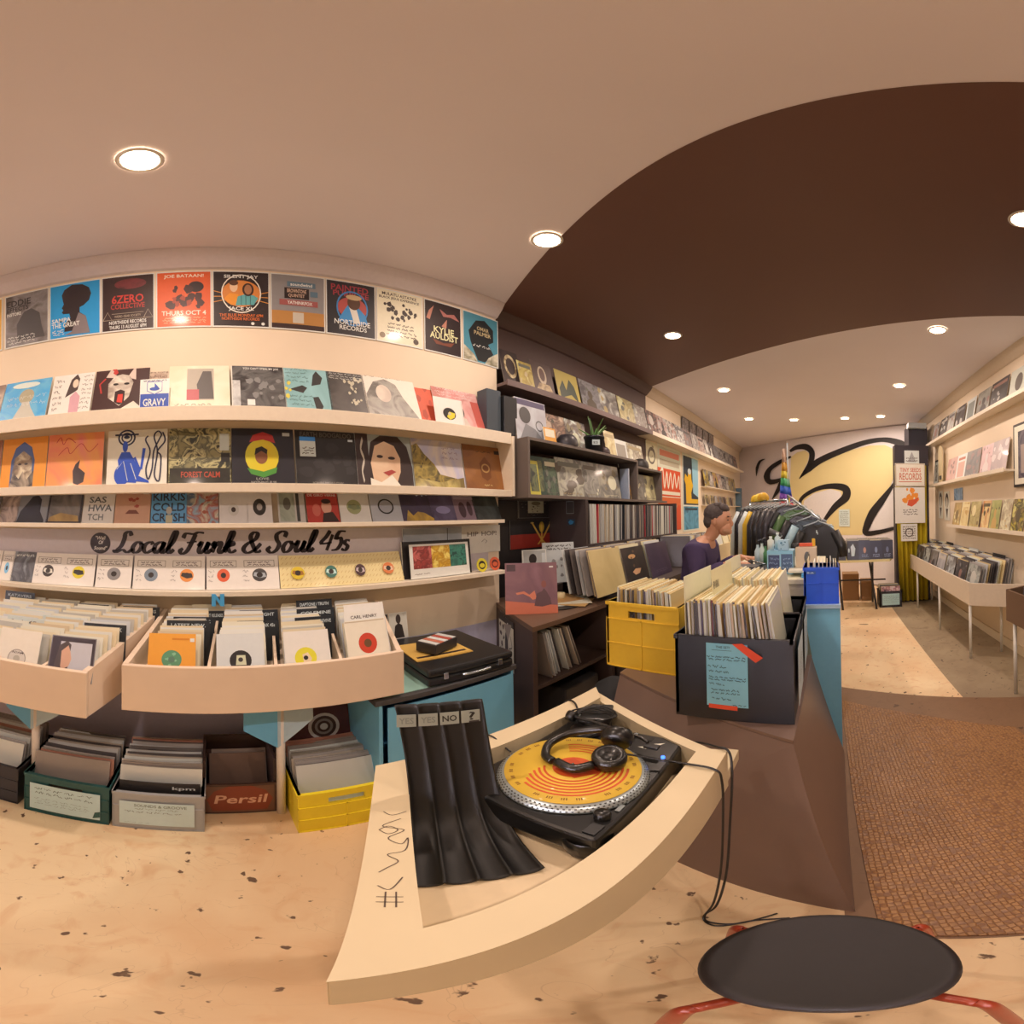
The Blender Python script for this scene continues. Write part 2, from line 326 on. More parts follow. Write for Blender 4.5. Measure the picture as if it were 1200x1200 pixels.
posters = [
 (-48, 3, WH, frm('#d89a3a')+[('b', .1, .1, .9, .9, 12, 3, '#7a5a1c', .12)], 'mustard yellow gig poster, leftmost of all'),
 (6, 57, WH, frm(('#6b5c55', '#8f8078', '#55483f', 5))+[('p', [(.3,.1),(.28,.4),(.45,.62),(.62,.66),(.8,.55),(.85,.3),(.92,.1)], '#4d4440'), T(.05,.76,.55,.12,'EDDIE', '#221c1a'), T(.05,.66,.5,.09,'EFFECTS','#221c1a'), T(.05,.58,.33,.06,'INSTORE', WH), ('s', .05,.05,.7,.2,3,5,WH,.01)], 'grey gig poster with a hooded figure and the word INSTORE'),
 (58, 118, WH, frm('#2a96cc')+[('p', [(x, y+.06) for x, y in head], '#2b1d1c'), ('p', [(.3,.05),(.45,.1),(.58,.42),(.72,.34),(.8,.04)], '#85706a'), T(.05,.28,.38,.08,'SAMPA', WH), T(.05,.19,.55,.08,'THE GREAT', WH), ('s', .05,.06,.3,.16,3,4,WH,.01)], 'bright blue gig poster with a dark head profile'),
 (119, 181, WH, frm('#35201c')+[('e', .55,.83,.3,.1,('#35201c','#7a3030','#4a2420',6)), T(.2,.48,.6,.15,'6ZERO', '#cf3a2e'), T(.18,.38,.64,.09,'COLLECTIVE', '#b5352b'), ('l', [(.03,.2),(.12,.34),(.2,.2),(.03,.2)], .012, '#a58a70'), ('l', [(.8,.2),(.88,.34),(.97,.2),(.8,.2)], .012, '#a58a70'), ('l', [(.2,.3),(.8,.3)], .008, '#a58a70'), ('l', [(.2,.2),(.8,.2)], .008, '#a58a70'), T(.25,.23,.5,.04,'WEIRD GEAR SOCIETY','#a58a70'), T(.15,.12,.7,.06,'NORTHSIDE RECORDS', WH), T(.15,.04,.7,.06,'THURS 13 AUGUST 6PM', WH)], 'dark brown gig poster with bold red lettering'),
 (183, 248, WH, frm('#dd5524')+[T(.14,.86,.72,.08,'JOE BATAAN!', '#f8d8b8'), ('e', .72,.7,.14,.1,'#2f1a18'), ('b', .22,.35,.82,.7,16,8,'#44211c',.13), ('b', .3,.4,.7,.66,6,9,'#a13a22',.08), T(.1,.2,.8,.08,'THURS OCT 4', '#f8d8b8'), ('s', .1,.06,.9,.17,3,2,'#f0a070',.012)], 'orange gig poster with a figure in a hat'),
 (249, 316, WH, frm('#2a1c1a')+[('l', [(.02,.62),(.25,.56)],.012,'#e08a34'), ('l', [(.02,.52),(.25,.52)],.012,'#e08a34'), ('l', [(.02,.42),(.25,.47)],.012,'#e08a34'), ('l', [(.98,.62),(.75,.56)],.012,'#e08a34'), ('l', [(.98,.52),(.75,.52)],.012,'#e08a34'), ('l', [(.98,.42),(.75,.47)],.012,'#e08a34'), ('e', .5,.58,.34,.24,'#d67a34'), ('p', [(.2,.48),(.3,.58),(.45,.56),(.47,.38),(.32,.37)],'#e98a28'), ('e', .37,.7,.07,.1,'#eab48a'), ('e', .37,.77,.08,.05,'#5a3320'), ('p', [(.4,.36),(.44,.52),(.55,.56),(.72,.55),(.8,.5),(.72,.38)],'#5f9a92'), ('e', .62,.65,.1,.12,'#3a2018'), ('e', .62,.65,.065,.09,'#a86a44'), ('l', [(.5,.37),(.5,.54)],.01,'#33524e'), ('l', [(.58,.37),(.58,.55)],.01,'#33524e'), ('l', [(.66,.38),(.66,.55)],.01,'#33524e'), ('o', .5,.58,.33,.35,'#f2d8bc'), T(.2,.84,.6,.08,'SILENT JAY', WH), T(.28,.26,.44,.08,'JACE XL', WH), T(.12,.17,.76,.05,'THE BLUE MONDAY 6PM', '#dd6a30'), T(.16,.11,.66,.05,'NORTHSIDE RECORDS', '#dd6a30'), ('e', .7,.06,.03,.025,WH), ('e', .88,.06,.03,.025,WH)], 'dark gig poster with two figures in an orange oval'),
 (317, 381, WH, frm('#8f8078')+[('r', .02,.02,.98,.32,'#b9793c'), ('r', .02,.02,.98,.1,'#3a2420'), ('r', .4,.12,.6,.3,'#c9b098'), ('r', .3,.76,.82,.86,'#5f7078'), T(.36,.78,.4,.06,'soundwind', WH), ('r', .25,.54,.7,.74,'#2a1c1a'), T(.3,.65,.35,.07,'BROWNTONE','#d8a888'), T(.32,.56,.3,.07,'QUINTET','#d8a888'), ('r', .16,.42,.86,.52,'#a05048'), T(.3,.44,.46,.06,'YATHINKFOX',WH), ('r', .72,.6,.86,.7,'#5f7078')], 'grey and tan gig poster with stacked ribbon banners'),
 (382, 440, WH, frm('#2b2526')+[T(.1,.8,.75,.12,'PAINTED', '#a8343a'), T(.14,.7,.72,.1,'PURPOSE', '#a8343a'), ('e', .52,.5,.3,.2,'#b34a40'), ('o', .52,.5,.29,.32,'#3f7aa8'), ('p', [(.22,.24),(.35,.44),(.44,.56),(.62,.54),(.78,.4),(.84,.24)],'#3f86b4'), ('p', [(.45,.52),(.6,.5),(.68,.24),(.55,.24)],'#e8d0b8'), ('e', .55,.6,.13,.13,'#5a3826'), ('e', .55,.7,.16,.05,'#c9a070'), T(.16,.19,.72,.09,'NORTHSIDE', WH), T(.26,.1,.55,.08,'RECORDS', WH)], 'black gig poster with a man in a blue jacket'),
 (441, 495, WH, frm('#f1d5ae')+[T(.12,.88,.74,.06,'MULATU ASTATKE', '#2b1d18'), T(.06,.8,.86,.06,'BLACK JESUS EXPERIENCE', '#2b1d18'), ('b', .18,.42,.84,.74,26,6,'#33241c',.07), ('s', .2,.12,.85,.38,4,6,'#5a4030',.014), ('e', .12,.12,.06,.05,'#8a6c4c'), ('e', .84,.1,.06,.05,'#4a3426')], 'cream gig poster with a black ink crowd'),
 (497, 540, WH, frm('#2c1a1a')+[('p', [(.05,.62),(.12,.78),(.25,.9),(.2,.76),(.14,.6)],'#c47a60'), ('p', [(.4,.86),(.6,.78),(.8,.82),(.95,.7),(.7,.74),(.5,.72)],'#b5685a'), ('p', [(.45,.52),(.6,.68),(.58,.5)],'#c47a60'), T(.24,.38,.55,.12,'KYLIE','#f6e0a0'), T(.14,.26,.76,.12,'AULDIST','#f6e0a0'), ('p', [(.2,.25),(.5,.2),(.8,.25),(.7,.16),(.3,.16)],'#7a3a24')], 'dark brown gig poster with raised arms'),
 (542, 583, WH, frm('#4f8690')+[('p', [(.2,.4),(.15,.6),(.35,.85),(.6,.9),(.85,.75),(.85,.5),(.7,.42),(.85,.25),(.6,.05),(.4,.05),(.25,.3)], '#20201f'), ('p', [(.02,.02),(.02,.3),(.3,.15),(.4,.02)],('#d8c0a0','#8a7a5c',18)), ('p', [(.98,.02),(.98,.3),(.7,.15),(.6,.02)],('#d8c0a0','#8a7a5c',18)), T(.38,.66,.34,.08,'OMAR','#c9a878'), T(.3,.56,.48,.08,'PALMER','#c9a878'), ('s',.25,.3,.8,.38,1,4,WH,.012)], 'teal gig poster with a black head silhouette'),
]
for i, (a, c, fr, it, lab) in enumerate(posters):
    wallsheet('gig_poster', a, c, 360, 2.505, 2.905, XL+.006, fr, it, lab+', high on the left wall', 'poster', 'gig posters under the ceiling')
def figure(c, x=.5, s=1): return [('p', [(x-.28*s,.02),(x-.24*s,.3*s),(x-.08*s,.42*s),(x+.08*s,.42*s),(x+.24*s,.3*s),(x+.28*s,.02)], c), ('e', x, .55*s, .12*s, .15*s, c)]
LPx = XL+.085
# (px left, px right, front, art, label, height)
row1 = [
 (-60, -4, ('#c0a088','#8a6a58',9), [], 'brown mottled album', .31),
 (-3, 52, ('#4fa8d8','#7cc0e0','#3c90c4',5), [('e',.52,.55,.16,.17,'#b09a78'), ('p',[(.3,.03),(.42,.3),(.46,.42),(.6,.42),(.66,.28),(.82,.03)],'#c8b49c'), ('e',.46,.82,.3,.07,'#e4e0c8'), ('s',.1,.3,.95,.6,2,3,WH,.006)], 'sky blue album with a pale bust', .31),
 (55, 104, '#f4dcc4', [('p',[(.5,.02),(.48,.4),(.6,.52),(.72,.4),(.72,.02)],'#d89a98'), ('p',[(.36,.4),(.45,.8),(.58,.92),(.66,.8),(.64,.55),(.56,.5)],'#4d3a34'), ('e',.57,.7,.07,.1,'#e8c0a0'), ('s',.04,.1,.28,.85,6,5,'#4a3a36',.01), ('s',.72,.1,.98,.9,8,6,'#4a3a36',.008)], 'white handwritten album, woman in pink dress,', .31),
 (106, 172, '#3f1f1b', [('p',[(.2,.75),(.3,.98),(.42,.72)],'#d8b49c'), ('p',[(.6,.72),(.74,.98),(.76,.66)],'#d8b49c'), ('p',[(.28,.3),(.26,.6),(.36,.76),(.5,.8),(.64,.76),(.72,.6),(.66,.3),(.5,.12)],('#e8ccb0','#a08470',12)), ('p',[(.4,.2),(.4,.42),(.5,.46),(.58,.42),(.58,.2),(.5,.14)],'#30100e'), ('p',[(.45,.2),(.46,.36),(.55,.36),(.55,.18)],'#d83a2c'), ('e',.4,.58,.05,.025,'#1c1210'), ('e',.6,.58,.05,.025,'#1c1210'), ('b',.3,.85,.5,.98,4,3,'#c23a30',.07), ('l',[(.15,.4),(.1,.6),(.2,.72)],.03,'#b8342c'), ('p',[(.5,.04),(.75,.2),(.9,.06)],'#e8ccb0')], 'dark brown album with a snarling wolf head', .315),
 (170, 197, ('#cfa888','#b08a70','#dcbc9c',12), [('s',.1,.2,.9,.9,6,9,'#7a5a48',.02)], 'tan album tucked behind the GRAVY card', .31),
 (196, 270, ('#f0d8b4','#e4c8a0',6), [('r',.3,.18,.74,.86,'#b8a088'), ('p',[(.5,.2),(.46,.5),(.56,.8),(.7,.8),(.74,.2)],'#5c5048'), ('r',.3,.18,.5,.4,'#c05a58'), ('s',.1,.05,.7,.12,1,4,'#7a6450',.01)], 'cream album with a framed black figure', .31),
 (272, 337, '#e8d0b8', [('r',.02,.02,.98,.98,('#4d4440','#6c625a','#332c2a',9)), T(.22,.84,.68,.06,"YOU CAN'T STEAL MY JOY",WH), ('r',.02,.02,.16,.6,('#a89a90','#d8c8b8',12)), ('b',.2,.2,.9,.65,12,5,'#8a7e74',.1), ('r',.28,.08,.42,.2,WH)], 'black and white album of a seated band', .31),
 (335, 391, ('#8aa8a0','#9cb8b0',5), [('p',[(.6,.55),(.66,.8),(.74,.9),(.86,.75),(.8,.6)],'#3a3430'), ('p',[(.12,.45),(.4,.55),(.5,.5),(.4,.38)],'#3a3430'), ('p',[(.6,.3),(.64,.05),(.74,.02),(.8,.12),(.72,.32)],'#3a3430'), ('b',.02,.3,.16,.6,5,3,'#e0c050',.07), ('s',.05,.6,.55,.95,4,7,'#5a6a60',.008), ('s',.1,.1,.6,.35,3,8,'#5a6a60',.008)], 'grey green album with scattered dark hands', .31),
 (389, 434, ('#5c5048','#453c36',8), [('b',.45,.2,.95,.8,22,4,'#c8b090',.07), ('s',.05,.75,.95,.97,4,3,WH,.008)], 'dark grey album with clustered small faces', .31),
 (432, 495, '#efd2b8', [('p',[(.02,.02),(.04,.5),(.2,.8),(.42,.9),(.62,.8),(.72,.5),(.98,.02)],('#8a7a6c','#a89684','#6a5c50',8)), ('e',.36,.55,.14,.2,('#c8a890','#e0c0a4',9)), ('s',.05,.9,.9,.98,1,4,'#8a6a58',.008)], 'pale album with a large grey portrait', .31),
 (489, 518, '#d65a3c', [('b',.1,.2,.9,.9,5,3,'#b84a34',.16)], 'red album peeping out beside the white single', .31),
 (516, 570, ('#dc8a7c','#e8a898','#c87868',6), [('e',.45,.4,.14,.2,'#4d3630'), ('p',[(.3,.02),(.36,.24),(.6,.24),(.66,.02)],'#d8b8a0'), ('s',.05,.7,.9,.95,3,5,'#f4d8c8',.008), ('r',.8,.02,.98,.7,'#c85a4a')], 'pink album with a dark-haired head', .31),
]
for a, c, fr, it, lab, h in row1:
    wallsheet('record_album', a, c, 455, 1.985, 1.985+h*.97, (LPx if (a, c) not in ((170, 197), (489, 518)) else LPx-.012)+.028, fr, it, lab+' on the highest left shelf', 'record', 'albums on the highest left wall shelf', .004, R(22))
sm = [(163, 198, 1.985, '#f0dcc8', [('r',.02,.02,.98,.5,'#2a4a96'), ('p',[(.25,.9),(.25,.6),(.5,.48),(.75,.6),(.75,.9)],'#f4e4d0'), ('l',[(.25,.9),(.25,.6),(.5,.48),(.75,.6),(.75,.9),(.25,.9)],.02,'#2a4a96'), ('e',.5,.66,.17,.06,'#2a4a96'), ('p',[(.5,.68),(.5,.86),(.64,.7)],'#2a4a96'), T(.12,.1,.76,.24,'GRAVY','#f4e4d0'), ('s',.1,.9,.9,.98,1,3,'#5a5a70',.02)], 'small blue and white GRAVY boat card standing in front of the wolf album', .175, .05),
 (511, 545, 1.985, '#fae6cc', [('e',.5,.42,.22,.22,'#2a211c'), ('p',[(.4,.3),(.5,.5),(.7,.46),(.66,.3),(.5,.2)],'#e0c030'), ('e',.5,.42,.05,.05,'#c8b090'), ('l',[(.03,.03),(.97,.03),(.97,.97)],.01,'#c8a888')], 'white-sleeved single with a black and yellow label in front of the pink album', .18, .05)]
for a, c, z, fr, it, lab, h, dx in sm: wallsheet('record_single', a, c, 470, z, z+h, LPx+.046, fr, it, lab, 'record', None, .002, R(12))
# black boxes at the right end of the highest shelf
t = thing('storage_box', 'two-tone black upright box at the right end of the highest left wall shelf', 'box', (XL+.075, yy(583, 480, XL+.08), 1.981))
b = B(); b.box(-.05, -.13, 0, .05, -.01, .30, M('#3f4448', .4)); b.build('grey_case', t, .004)
b = B(); b.box(-.04, .0, 0, .07, .12, .27, M('#262424', .35)); b.build('black_case', t, .004)
row2 = [
 (-62, -2, ('#b07050','#8a5040',6), [], 'rust brown album', .31),
 (-1, 52, '#ee9236', [('p',[(.22,.02),(.22,.55),(.3,.8),(.48,.92),(.66,.8),(.74,.55),(.74,.02)],'#4d5a7c'), ('p',[(.26,.3),(.3,.6),(.48,.74),(.68,.6),(.7,.3),(.6,.1),(.36,.1)],('#e0c4a0','#a88a6c','#6a5240',14)), ('p',[(.22,.02),(.28,.34),(.42,.2),(.5,.34),(.6,.18),(.74,.36),(.74,.02)],('#3c3430','#d0b090',10)), ('e',.42,.48,.04,.02,'#2b1d18'), ('e',.56,.48,.04,.02,'#2b1d18')], 'orange album with an arched painted icon face', .31),
 (53, 119, ('#f0825c','#f29a54','#ee7a78',3), [('p',[(.5,.08),(.48,.3),(.52,.42),(.6,.5),(.58,.36),(.7,.26),(.68,.1),(.58,.05)],'#3a2a28'), ('l',[(.15,.84),(.22,.94),(.28,.8),(.36,.92),(.5,.82)],.014,'#c83c38',1), ('l',[(.2,.6),(.35,.74),(.42,.62),(.6,.8),(.75,.64),(.9,.78)],.012,'#c83c38',1)], 'coral pink album with red scrawl and dark figure', .31),
 (124, 195, '#f0dcc0', [('o',.32,.86,.12,.15,'#22283c'), ('o',.32,.86,.07,.095,'#22283c'), ('e',.32,.87,.05,.03,'#22283c'), ('r',.12,.9,.52,.93,'#22283c'), ('e',.3,.7,.045,.1,'#2f4fa6'), ('p',[(.18,.46),(.24,.6),(.38,.6),(.48,.42),(.44,.26),(.22,.26)],'#2f4fa6'), ('e',.26,.2,.13,.18,'#2f4fa6'), ('p',[(.3,.08),(.36,.4),(.48,.44),(.58,.3),(.5,.06)],'#2f4fa6'), ('l',[(.46,.5),(.58,.3),(.62,.66)],.05,'#2f4fa6'), ('p',[(.4,.1),(.72,.06),(.7,.1),(.5,.2)],'#2f4fa6'), ('l',[(.17,.3),(.28,.44),(.36,.1)],.012,'#e8e0e0'), ('l',[(.4,.4),(.5,.12)],.012,'#e8e0e0'), ('l',[(.68,.88),(.64,.8),(.72,.6),(.66,.3),(.7,.12),(.76,.3),(.78,.6),(.86,.8),(.9,.9),(.84,.96),(.78,.86),(.84,.6),(.8,.2),(.88,.1),(.9,.5),(.84,.6),(.96,.78),(.92,.94)],.025,'#2b2c40',1)], 'cream album with a crouching blue figure', .31),
 (197, 271, ('#2c2a20','#c8b078','#4a4430','#8a7a50',16), [('r',.02,.02,.98,.3,('#1e1a14','#3a3426',5)), T(.2,.14,.62,.1,'FOREST CALM','#b8442c'), ('r',.82,.6,.97,.9,'#c8c0b0'), ('r',.84,.4,.98,.56,'#1c1a18')], 'dark woodland album with tree trunks', .31),
 (272, 346, '#1e1a20', [('e',.48,.5,.27,.31,('#d8c030','#e8b820',4)), ('p',[(.28,.75),(.34,.88),(.5,.94),(.66,.88),(.7,.74),(.5,.8)],'#b8302c'), ('p',[(.24,.3),(.3,.2),(.5,.14),(.7,.22),(.72,.32),(.5,.24)],'#4f8a34'), ('e',.47,.5,.1,.13,'#8a5030'), ('p',[(.36,.52),(.38,.64),(.48,.68),(.57,.62),(.56,.54),(.47,.6)],'#1c1412'), T(.38,.1,.2,.04,'LOVE','#a89888'), T(.3,.03,.4,.05,'NOTHING ELSE','#a89888'), ('r',.82,.87,.94,.93,'#d8d0c8')], 'black album with a yellow, red and green halo', .31),
 (348, 421, '#1f1a19', [T(.08,.88,.84,.09,'EARTH BOOGALOO','#6a5c50'), ('b',.1,.2,.9,.75,10,8,'#2d2625',.16), ('r',.07,.52,.32,.86,'#ece4dc'), ('r',.07,.8,.32,.88,'#3f86c8'), ('s',.1,.55,.3,.7,3,4,'#5c5450',.014), ('r',.86,.82,.94,.86,'#c8c0b8'), T(.24,.03,.5,.05,'JOHN HOLLOW','#8a7a6a')], 'black album with a white and blue price sticker', .31),
 (420, 435, '#33211e', [('l',[(.5,.1),(.4,.3),(.6,.5),(.4,.7),(.6,.9)],.1,'#c8b098',1)], 'narrow dark brown album edge with pale writing', .31),
 (434, 486, ('#a8a498','#8c8a80',4), [('p',[(.02,.02),(.0,.5),(.08,.85),(.3,.99),(.7,.99),(.9,.8),(.99,.4),(.98,.02)],'#33201c'), ('p',[(.1,.02),(.05,.45),(.16,.78),(.38,.88),(.6,.8),(.72,.56),(.7,.3),(.62,.14),(.6,.02)],('#e8b890','#d8a078',5)), ('e',.26,.58,.07,.03,'#33201c'), ('e',.52,.56,.08,.03,'#33201c'), ('p',[(.3,.28),(.42,.22),(.6,.3),(.5,.34)],'#a83a30'), ('p',[(.0,.0),(.0,.18),(.25,.1),(.5,.24),(.7,.02)],'#efd8bc')], 'album with a large dark-haired smiling face', .31),
 (487, 546, ('#b8a8b4','#d8bca8','#a898a8',4), [('p',[(.0,.0),(.0,.85),(.1,.9),(.22,.7),(.4,.5),(.5,.3),(.98,.2),(.98,.0)],('#4a3c22','#a8863c','#6c5828',14)), ('p',[(.0,.0),(.0,.22),(.5,.14),(.98,.26),(.98,.0)],('#c8a860','#7a6030',10)), ('s',.55,.6,.9,.9,3,6,'#8a6a78',.01)], 'album with yellow trees and lilac sky', .31),
 (547, 596, ('#9a5c2a','#86502a',5), [('p',[(.38,.3),(.36,.6),(.5,.76),(.62,.6),(.6,.3),(.5,.22)],'#7a4420'), ('o',.49,.5,.07,.1,'#b8844a'), ('s',.4,.1,.6,.16,1,3,'#c89c60',.02), ('r',.75,.84,.95,.92,'#2a1c18'), ('s',.3,.84,.65,.88,1,4,'#5a3418',.015)], 'brown album with a small lantern shape', .31),
]
for a, c, fr, it, lab, h in row2:
    wallsheet('record_album', a, c, 530, 1.602, 1.602+h*.98, LPx if c-a > 20 else LPx+.006, fr, it, lab+' on the second left shelf', 'record', 'albums on the second left wall shelf', .004, R(11))
def lab7(lc, rc=None, hole='#2b211c', x=.5, y=.42, r=.19):
    s = [('e', x, y, r, r, lc)]
    if rc: s.append(('p', [(x-r*.85,y-.02),(x-r*.7,y+.08),(x+r*.7,y+.06),(x+r*.9,y-.06),(x,y-.09)], rc))
    return s+[('e', x, y, r*.42, r*.42, hole)]
cut = [('r', .1,.66,.9,.86,'#8a7a70'), ('r', .115,.675,.885,.845,'#f4dcc8'), ('s',.18,.68,.8,.83,2,3,'#5a4a48',.018)]
row3 = [
 (-40, -3, ('#6a5a54','#3c322e',9), [], 'dark picture sleeve'),
 (-2, 19, ('#6c5850','#c8a898','#4a3c38',8), [], 'blurred brown picture sleeve'),
 (18, 54, ('#8c8688','#9c9698',4), [('p',[(.02,.02),(.1,.4),(.3,.7),(.42,.9),(.6,.95),(.74,.8),(.74,.4),(.9,.1),(.9,.02)],'#2b2628')], 'grey sleeve with a black hooded silhouette'),
 (53, 94, '#3a3236', [('r',.06,.06,.94,.94,('#5c5454','#8a7c74','#4a4244',5)), ('p',[(.06,.06),(.1,.2),(.4,.34),(.9,.24),(.94,.06)],('#c89c60','#8a6848',6))], 'dark sleeve with a dusty landscape'),
 (95, 132, '#dfccc0', [T(.18,.66,.55,.2,'SAS','#4a4c50'), T(.18,.38,.75,.22,'HWA','#5c5e62'), T(.18,.1,.5,.2,'TCH','#6c6e70')], 'pale sleeve with grey stencil letters'),
 (133, 175, '#c99478', [('b',.38,.5,.62,.8,6,5,'#a84a40',.1), ('p',[(.3,.3),(.7,.3),(.6,.42),(.4,.42)],'#7a4438'), ('r',.78,.92,.94,.97,WH)], 'tan sleeve with a small red emblem'),
 (176, 219, '#5f94b8', [T(.04,.7,.9,.26,'KIRKIS','#2b3040'), T(.04,.38,.9,.26,'COLD','#2b3040'), T(.04,.06,.9,.26,'CRUSH','#2b3040'), ('e',.5,.4,.08,.12,'#b0a090'), ('r',.42,.02,.6,.26,'#b8a888')], 'blue sleeve covered in dark block letters'),
 (218, 256, ('#8ca0a8','#a8584a','#c8b49c','#5c6878',12), [('b',.4,.3,.8,.8,6,6,'#a0503c',.1)], 'busy collage sleeve in blue and red'),
 (257, 291, '#d9c6bc', lab7('#c8b8ac', None, '#3a2c28'), 'white sleeve with a pale grey label'),
 (290, 320, '#d9c6bc', lab7('#2c2624', None, '#a89488', .5,.5,.26), 'white sleeve with a black label'),
 (327, 359, '#c0b0a4', [('r',.06,.05,.62,.95,('#8c8a78','#a8a490','#6a685a',6)), ('r',.68,.05,.8,.95,'#3c3836'), ('e',.34,.6,.14,.2,'#5c5448')], 'grey sleeve with a washed-out portrait strip'),
 (361, 399, '#b5382e', [T(.06,.84,.88,.08,'DE GIRO VERNI','#f0d8c8'), ('e',.3,.4,.13,.2,'#c86050'), ('e',.62,.5,.16,.22,'#d89a80'), ('p',[(.45,.02),(.5,.3),(.8,.34),(.98,.02)],'#33201e'), ('e',.62,.68,.15,.08,'#33201e')], 'red sleeve with two faces'),
 (400, 436, '#dccabc', lab7('#9c9668', '#6c7050', '#7a7650', .48,.5,.24), 'white sleeve with an olive green label'),
 (437, 473, '#b3a9a8', [('o',.5,.52,.21,.26,'#221e20'), ('e',.5,.52,.2,.2,'#a49a9a')], 'grey sleeve with a thin black ring'),
 (473, 510, ('#3c3040','#4c3c54',5), [('p',[(.1,.02),(.2,.4),(.34,.2),(.5,.34),(.7,.3),(.98,.1),(.98,.02)],('#c8983c','#8a6a3c',9)), ('b',.5,.8,.9,.95,3,5,'#c8c0d0',.06)], 'dark purple sleeve with a golden ridge'),
 (508, 536, ('#4c3c54','#6c5c74',5), [('e',.5,.4,.3,.14,'#8a7a98')], 'plum sleeve with a lilac smear'),
 (536, 561, '#8a6c74', [('e',.35,.4,.16,.3,'#4a3038'), ('e',.7,.45,.12,.28,'#4a3038'), ('r',.05,.8,.95,.95,'#a88c90')], 'dusty pink sleeve with two dark figures'),
 (559, 588, ('#2a2c2a','#4c504c',6), [], 'nearly black sleeve'),
]
for a, c, fr, it, lab in row3:
    wallsheet('record_single', a, c, 597, 1.417, 1.417+.163, XL+.085, fr, it, lab+' on the thin shelf above the lettering', 'record', 'single covers above the lettering', .002, R(23))
dots = [(-30, -3, '#a8342c', None), (-2, 12, '#8ab8d0', None)]
for a, c, l1, l2 in dots:
    wallsheet('record_single', a, c, 675, 1.088, 1.251, XL+.085, '#f6dcc4', cut+lab7(l1, l2), ('red' if a == -30 else 'pale blue')+' label single at the left end of the lowest thin shelf', 'record', 'singles on the lowest thin shelf', .002, R(23))
wallsheet('record_single', 11, 37, 675, 1.088, 1.251, XL+.085, ('#6c6460','#3c3634','#a09890',9), [('s',.1,.8,.9,.95,1,3,WH,.02)], 'grey photographic single cover at the left of the lowest thin shelf', 'record', None, .002, R(23))
row4 = [(37, 71, '#33261f', '#e8d0b8', 'black and white'), (71, 109, '#e0bc2a', '#2b1f18', 'yellow and black'), (111, 153, '#8a7c74', None, 'grey'), (155, 197, '#7c8084', None, 'blue grey'), (197, 240, '#e8883c', '#33261f', 'orange barred'), (242, 282, '#e05a34', None, 'red orange'), (282, 328, '#443c38', '#a8a09c', 'charcoal')]
for a, c, l1, l2, n in row4:
    wallsheet('record_single', a, c, 675, 1.088, 1.251, XL+.085, '#f7dec8', cut+lab7(l1, l2)+[('s',.04,.2,.24,.6,3,int(a),'#8a7a74',.01)], 'white-sleeved single with '+n+' label and name plate on the lowest shelf', 'record', 'singles on the lowest thin shelf', .002, R(23))
def weave(seed):
    rg = random.Random(seed); s = []
    for i in range(8):
        for j in range(6): s.append(('l', [(.06+i*.125, .05+j*.165), (.12+i*.125, .12+j*.165)], .012, '#c89a50'))
    return s
for a, c, l1, l2, n in [(329, 371, '#e0b428', '#a86a20', 'yellow'), (371, 408, '#3c6c5c', '#c8d8c8', 'green'), (408, 440, '#4a2c2c', '#c8a8a0', 'maroon'), (440, 474, '#e0763c', '#f0b890', 'orange')]:
    wallsheet('record_single', a, c, 675, 1.088, 1.248, XL+.085, '#f0cc8e', weave(a)+lab7(l1, l2, '#33241c', .5,.44), 'straw-patterned sleeve holding a single with a '+n+' label', 'record', 'straw-patterned singles on the lowest thin shelf', .002, R(23))
# right end of the lowest thin shelf
wallsheet('record_album', 472, 541, 637, 1.20, 1.375, XL+.03, ('#8f8a88','#a8a09c',4), [('r',.02,.02,.98,.3,('#2c2c2c','#6c5a50','#3a4a58',20)), ('l',[(.74,.1),(.74,.98)],.012,'#2c2624')], 'street photograph print behind the three-colour framed print', 'print', None, .004)
wallsheet('picture_frame', 473, 553, 670, 1.087, 1.30, XL+.06, '#221c1b', [], 'black frame leaning behind the three-colour print on the lowest thin shelf', 'picture frame', None, .012, R(6))
wallsheet('framed_print', 482, 551, 670, 1.09, 1.285, XL+.095, WH, [('r',.05,.28,.35,.94,('#a83c34','#7a2c28','#c86054',22)), ('r',.35,.28,.66,.94,('#d8a030','#b87c1c','#f0c860',22)), ('r',.66,.28,.95,.94,('#2c5c4c','#3c7c64','#1c443a',22)), ('s',.05,.1,.35,.16,1,3,'#8a7a70',.012)], 'white print of red, yellow and green tangled patches', 'print', None, .004, R(7))
wallsheet('paper_sign', 541, 586, 640, 1.20, 1.38, XL+.008, '#dcc8b4', [T(.14,.62,.28,.16,'HIP','#6c6058'), T(.5,.62,.4,.17,'HOP!','#6c6058'), ('l',[(.5,.4),(.58,.5),(.64,.42),(.6,.34)],.014,'#6c6058')], 'white handwritten HIP HOP! sign on the left wall', 'sign')
def disc(name, px, z, rr, a, c, lab):
    y = yy(px, 665, XL+.06); b = B(); b.X = Matrix.Rotation(R(80), 4, 'X')
    b.lathe([(rr, -.001), (rr, .001)], '#221c18', n=28); b.add([(rr*cos(2*pi*i/28), rr*sin(2*pi*i/28), .001) for i in range(28)], [tuple(range(28))], a)
    b.add([(rr*cos(2*pi*i/28), rr*sin(2*pi*i/28), -.001) for i in range(28)], [tuple(reversed(range(28)))], '#221c18')
    b.add([(rr*.62*cos(2*pi*i/28), rr*.62*sin(2*pi*i/28), .0014) for i in range(28)], [tuple(range(28))], c)
    b.add([(rr*.5*cos(2*pi*i/7), rr*.36*sin(2*pi*i/7)-.003, .0018) for i in range(7)], [tuple(range(7))], a)
    o = b.build(name); o.location = (XL+.085, y, z+rr*.98); o.rotation_euler = (0, 0, R(90)); return tag(o, lab, 'coaster')
disc('round_sticker', 562, 1.087, .044, '#e0c030', '#2a211c', 'round yellow and black card on the lowest thin shelf')
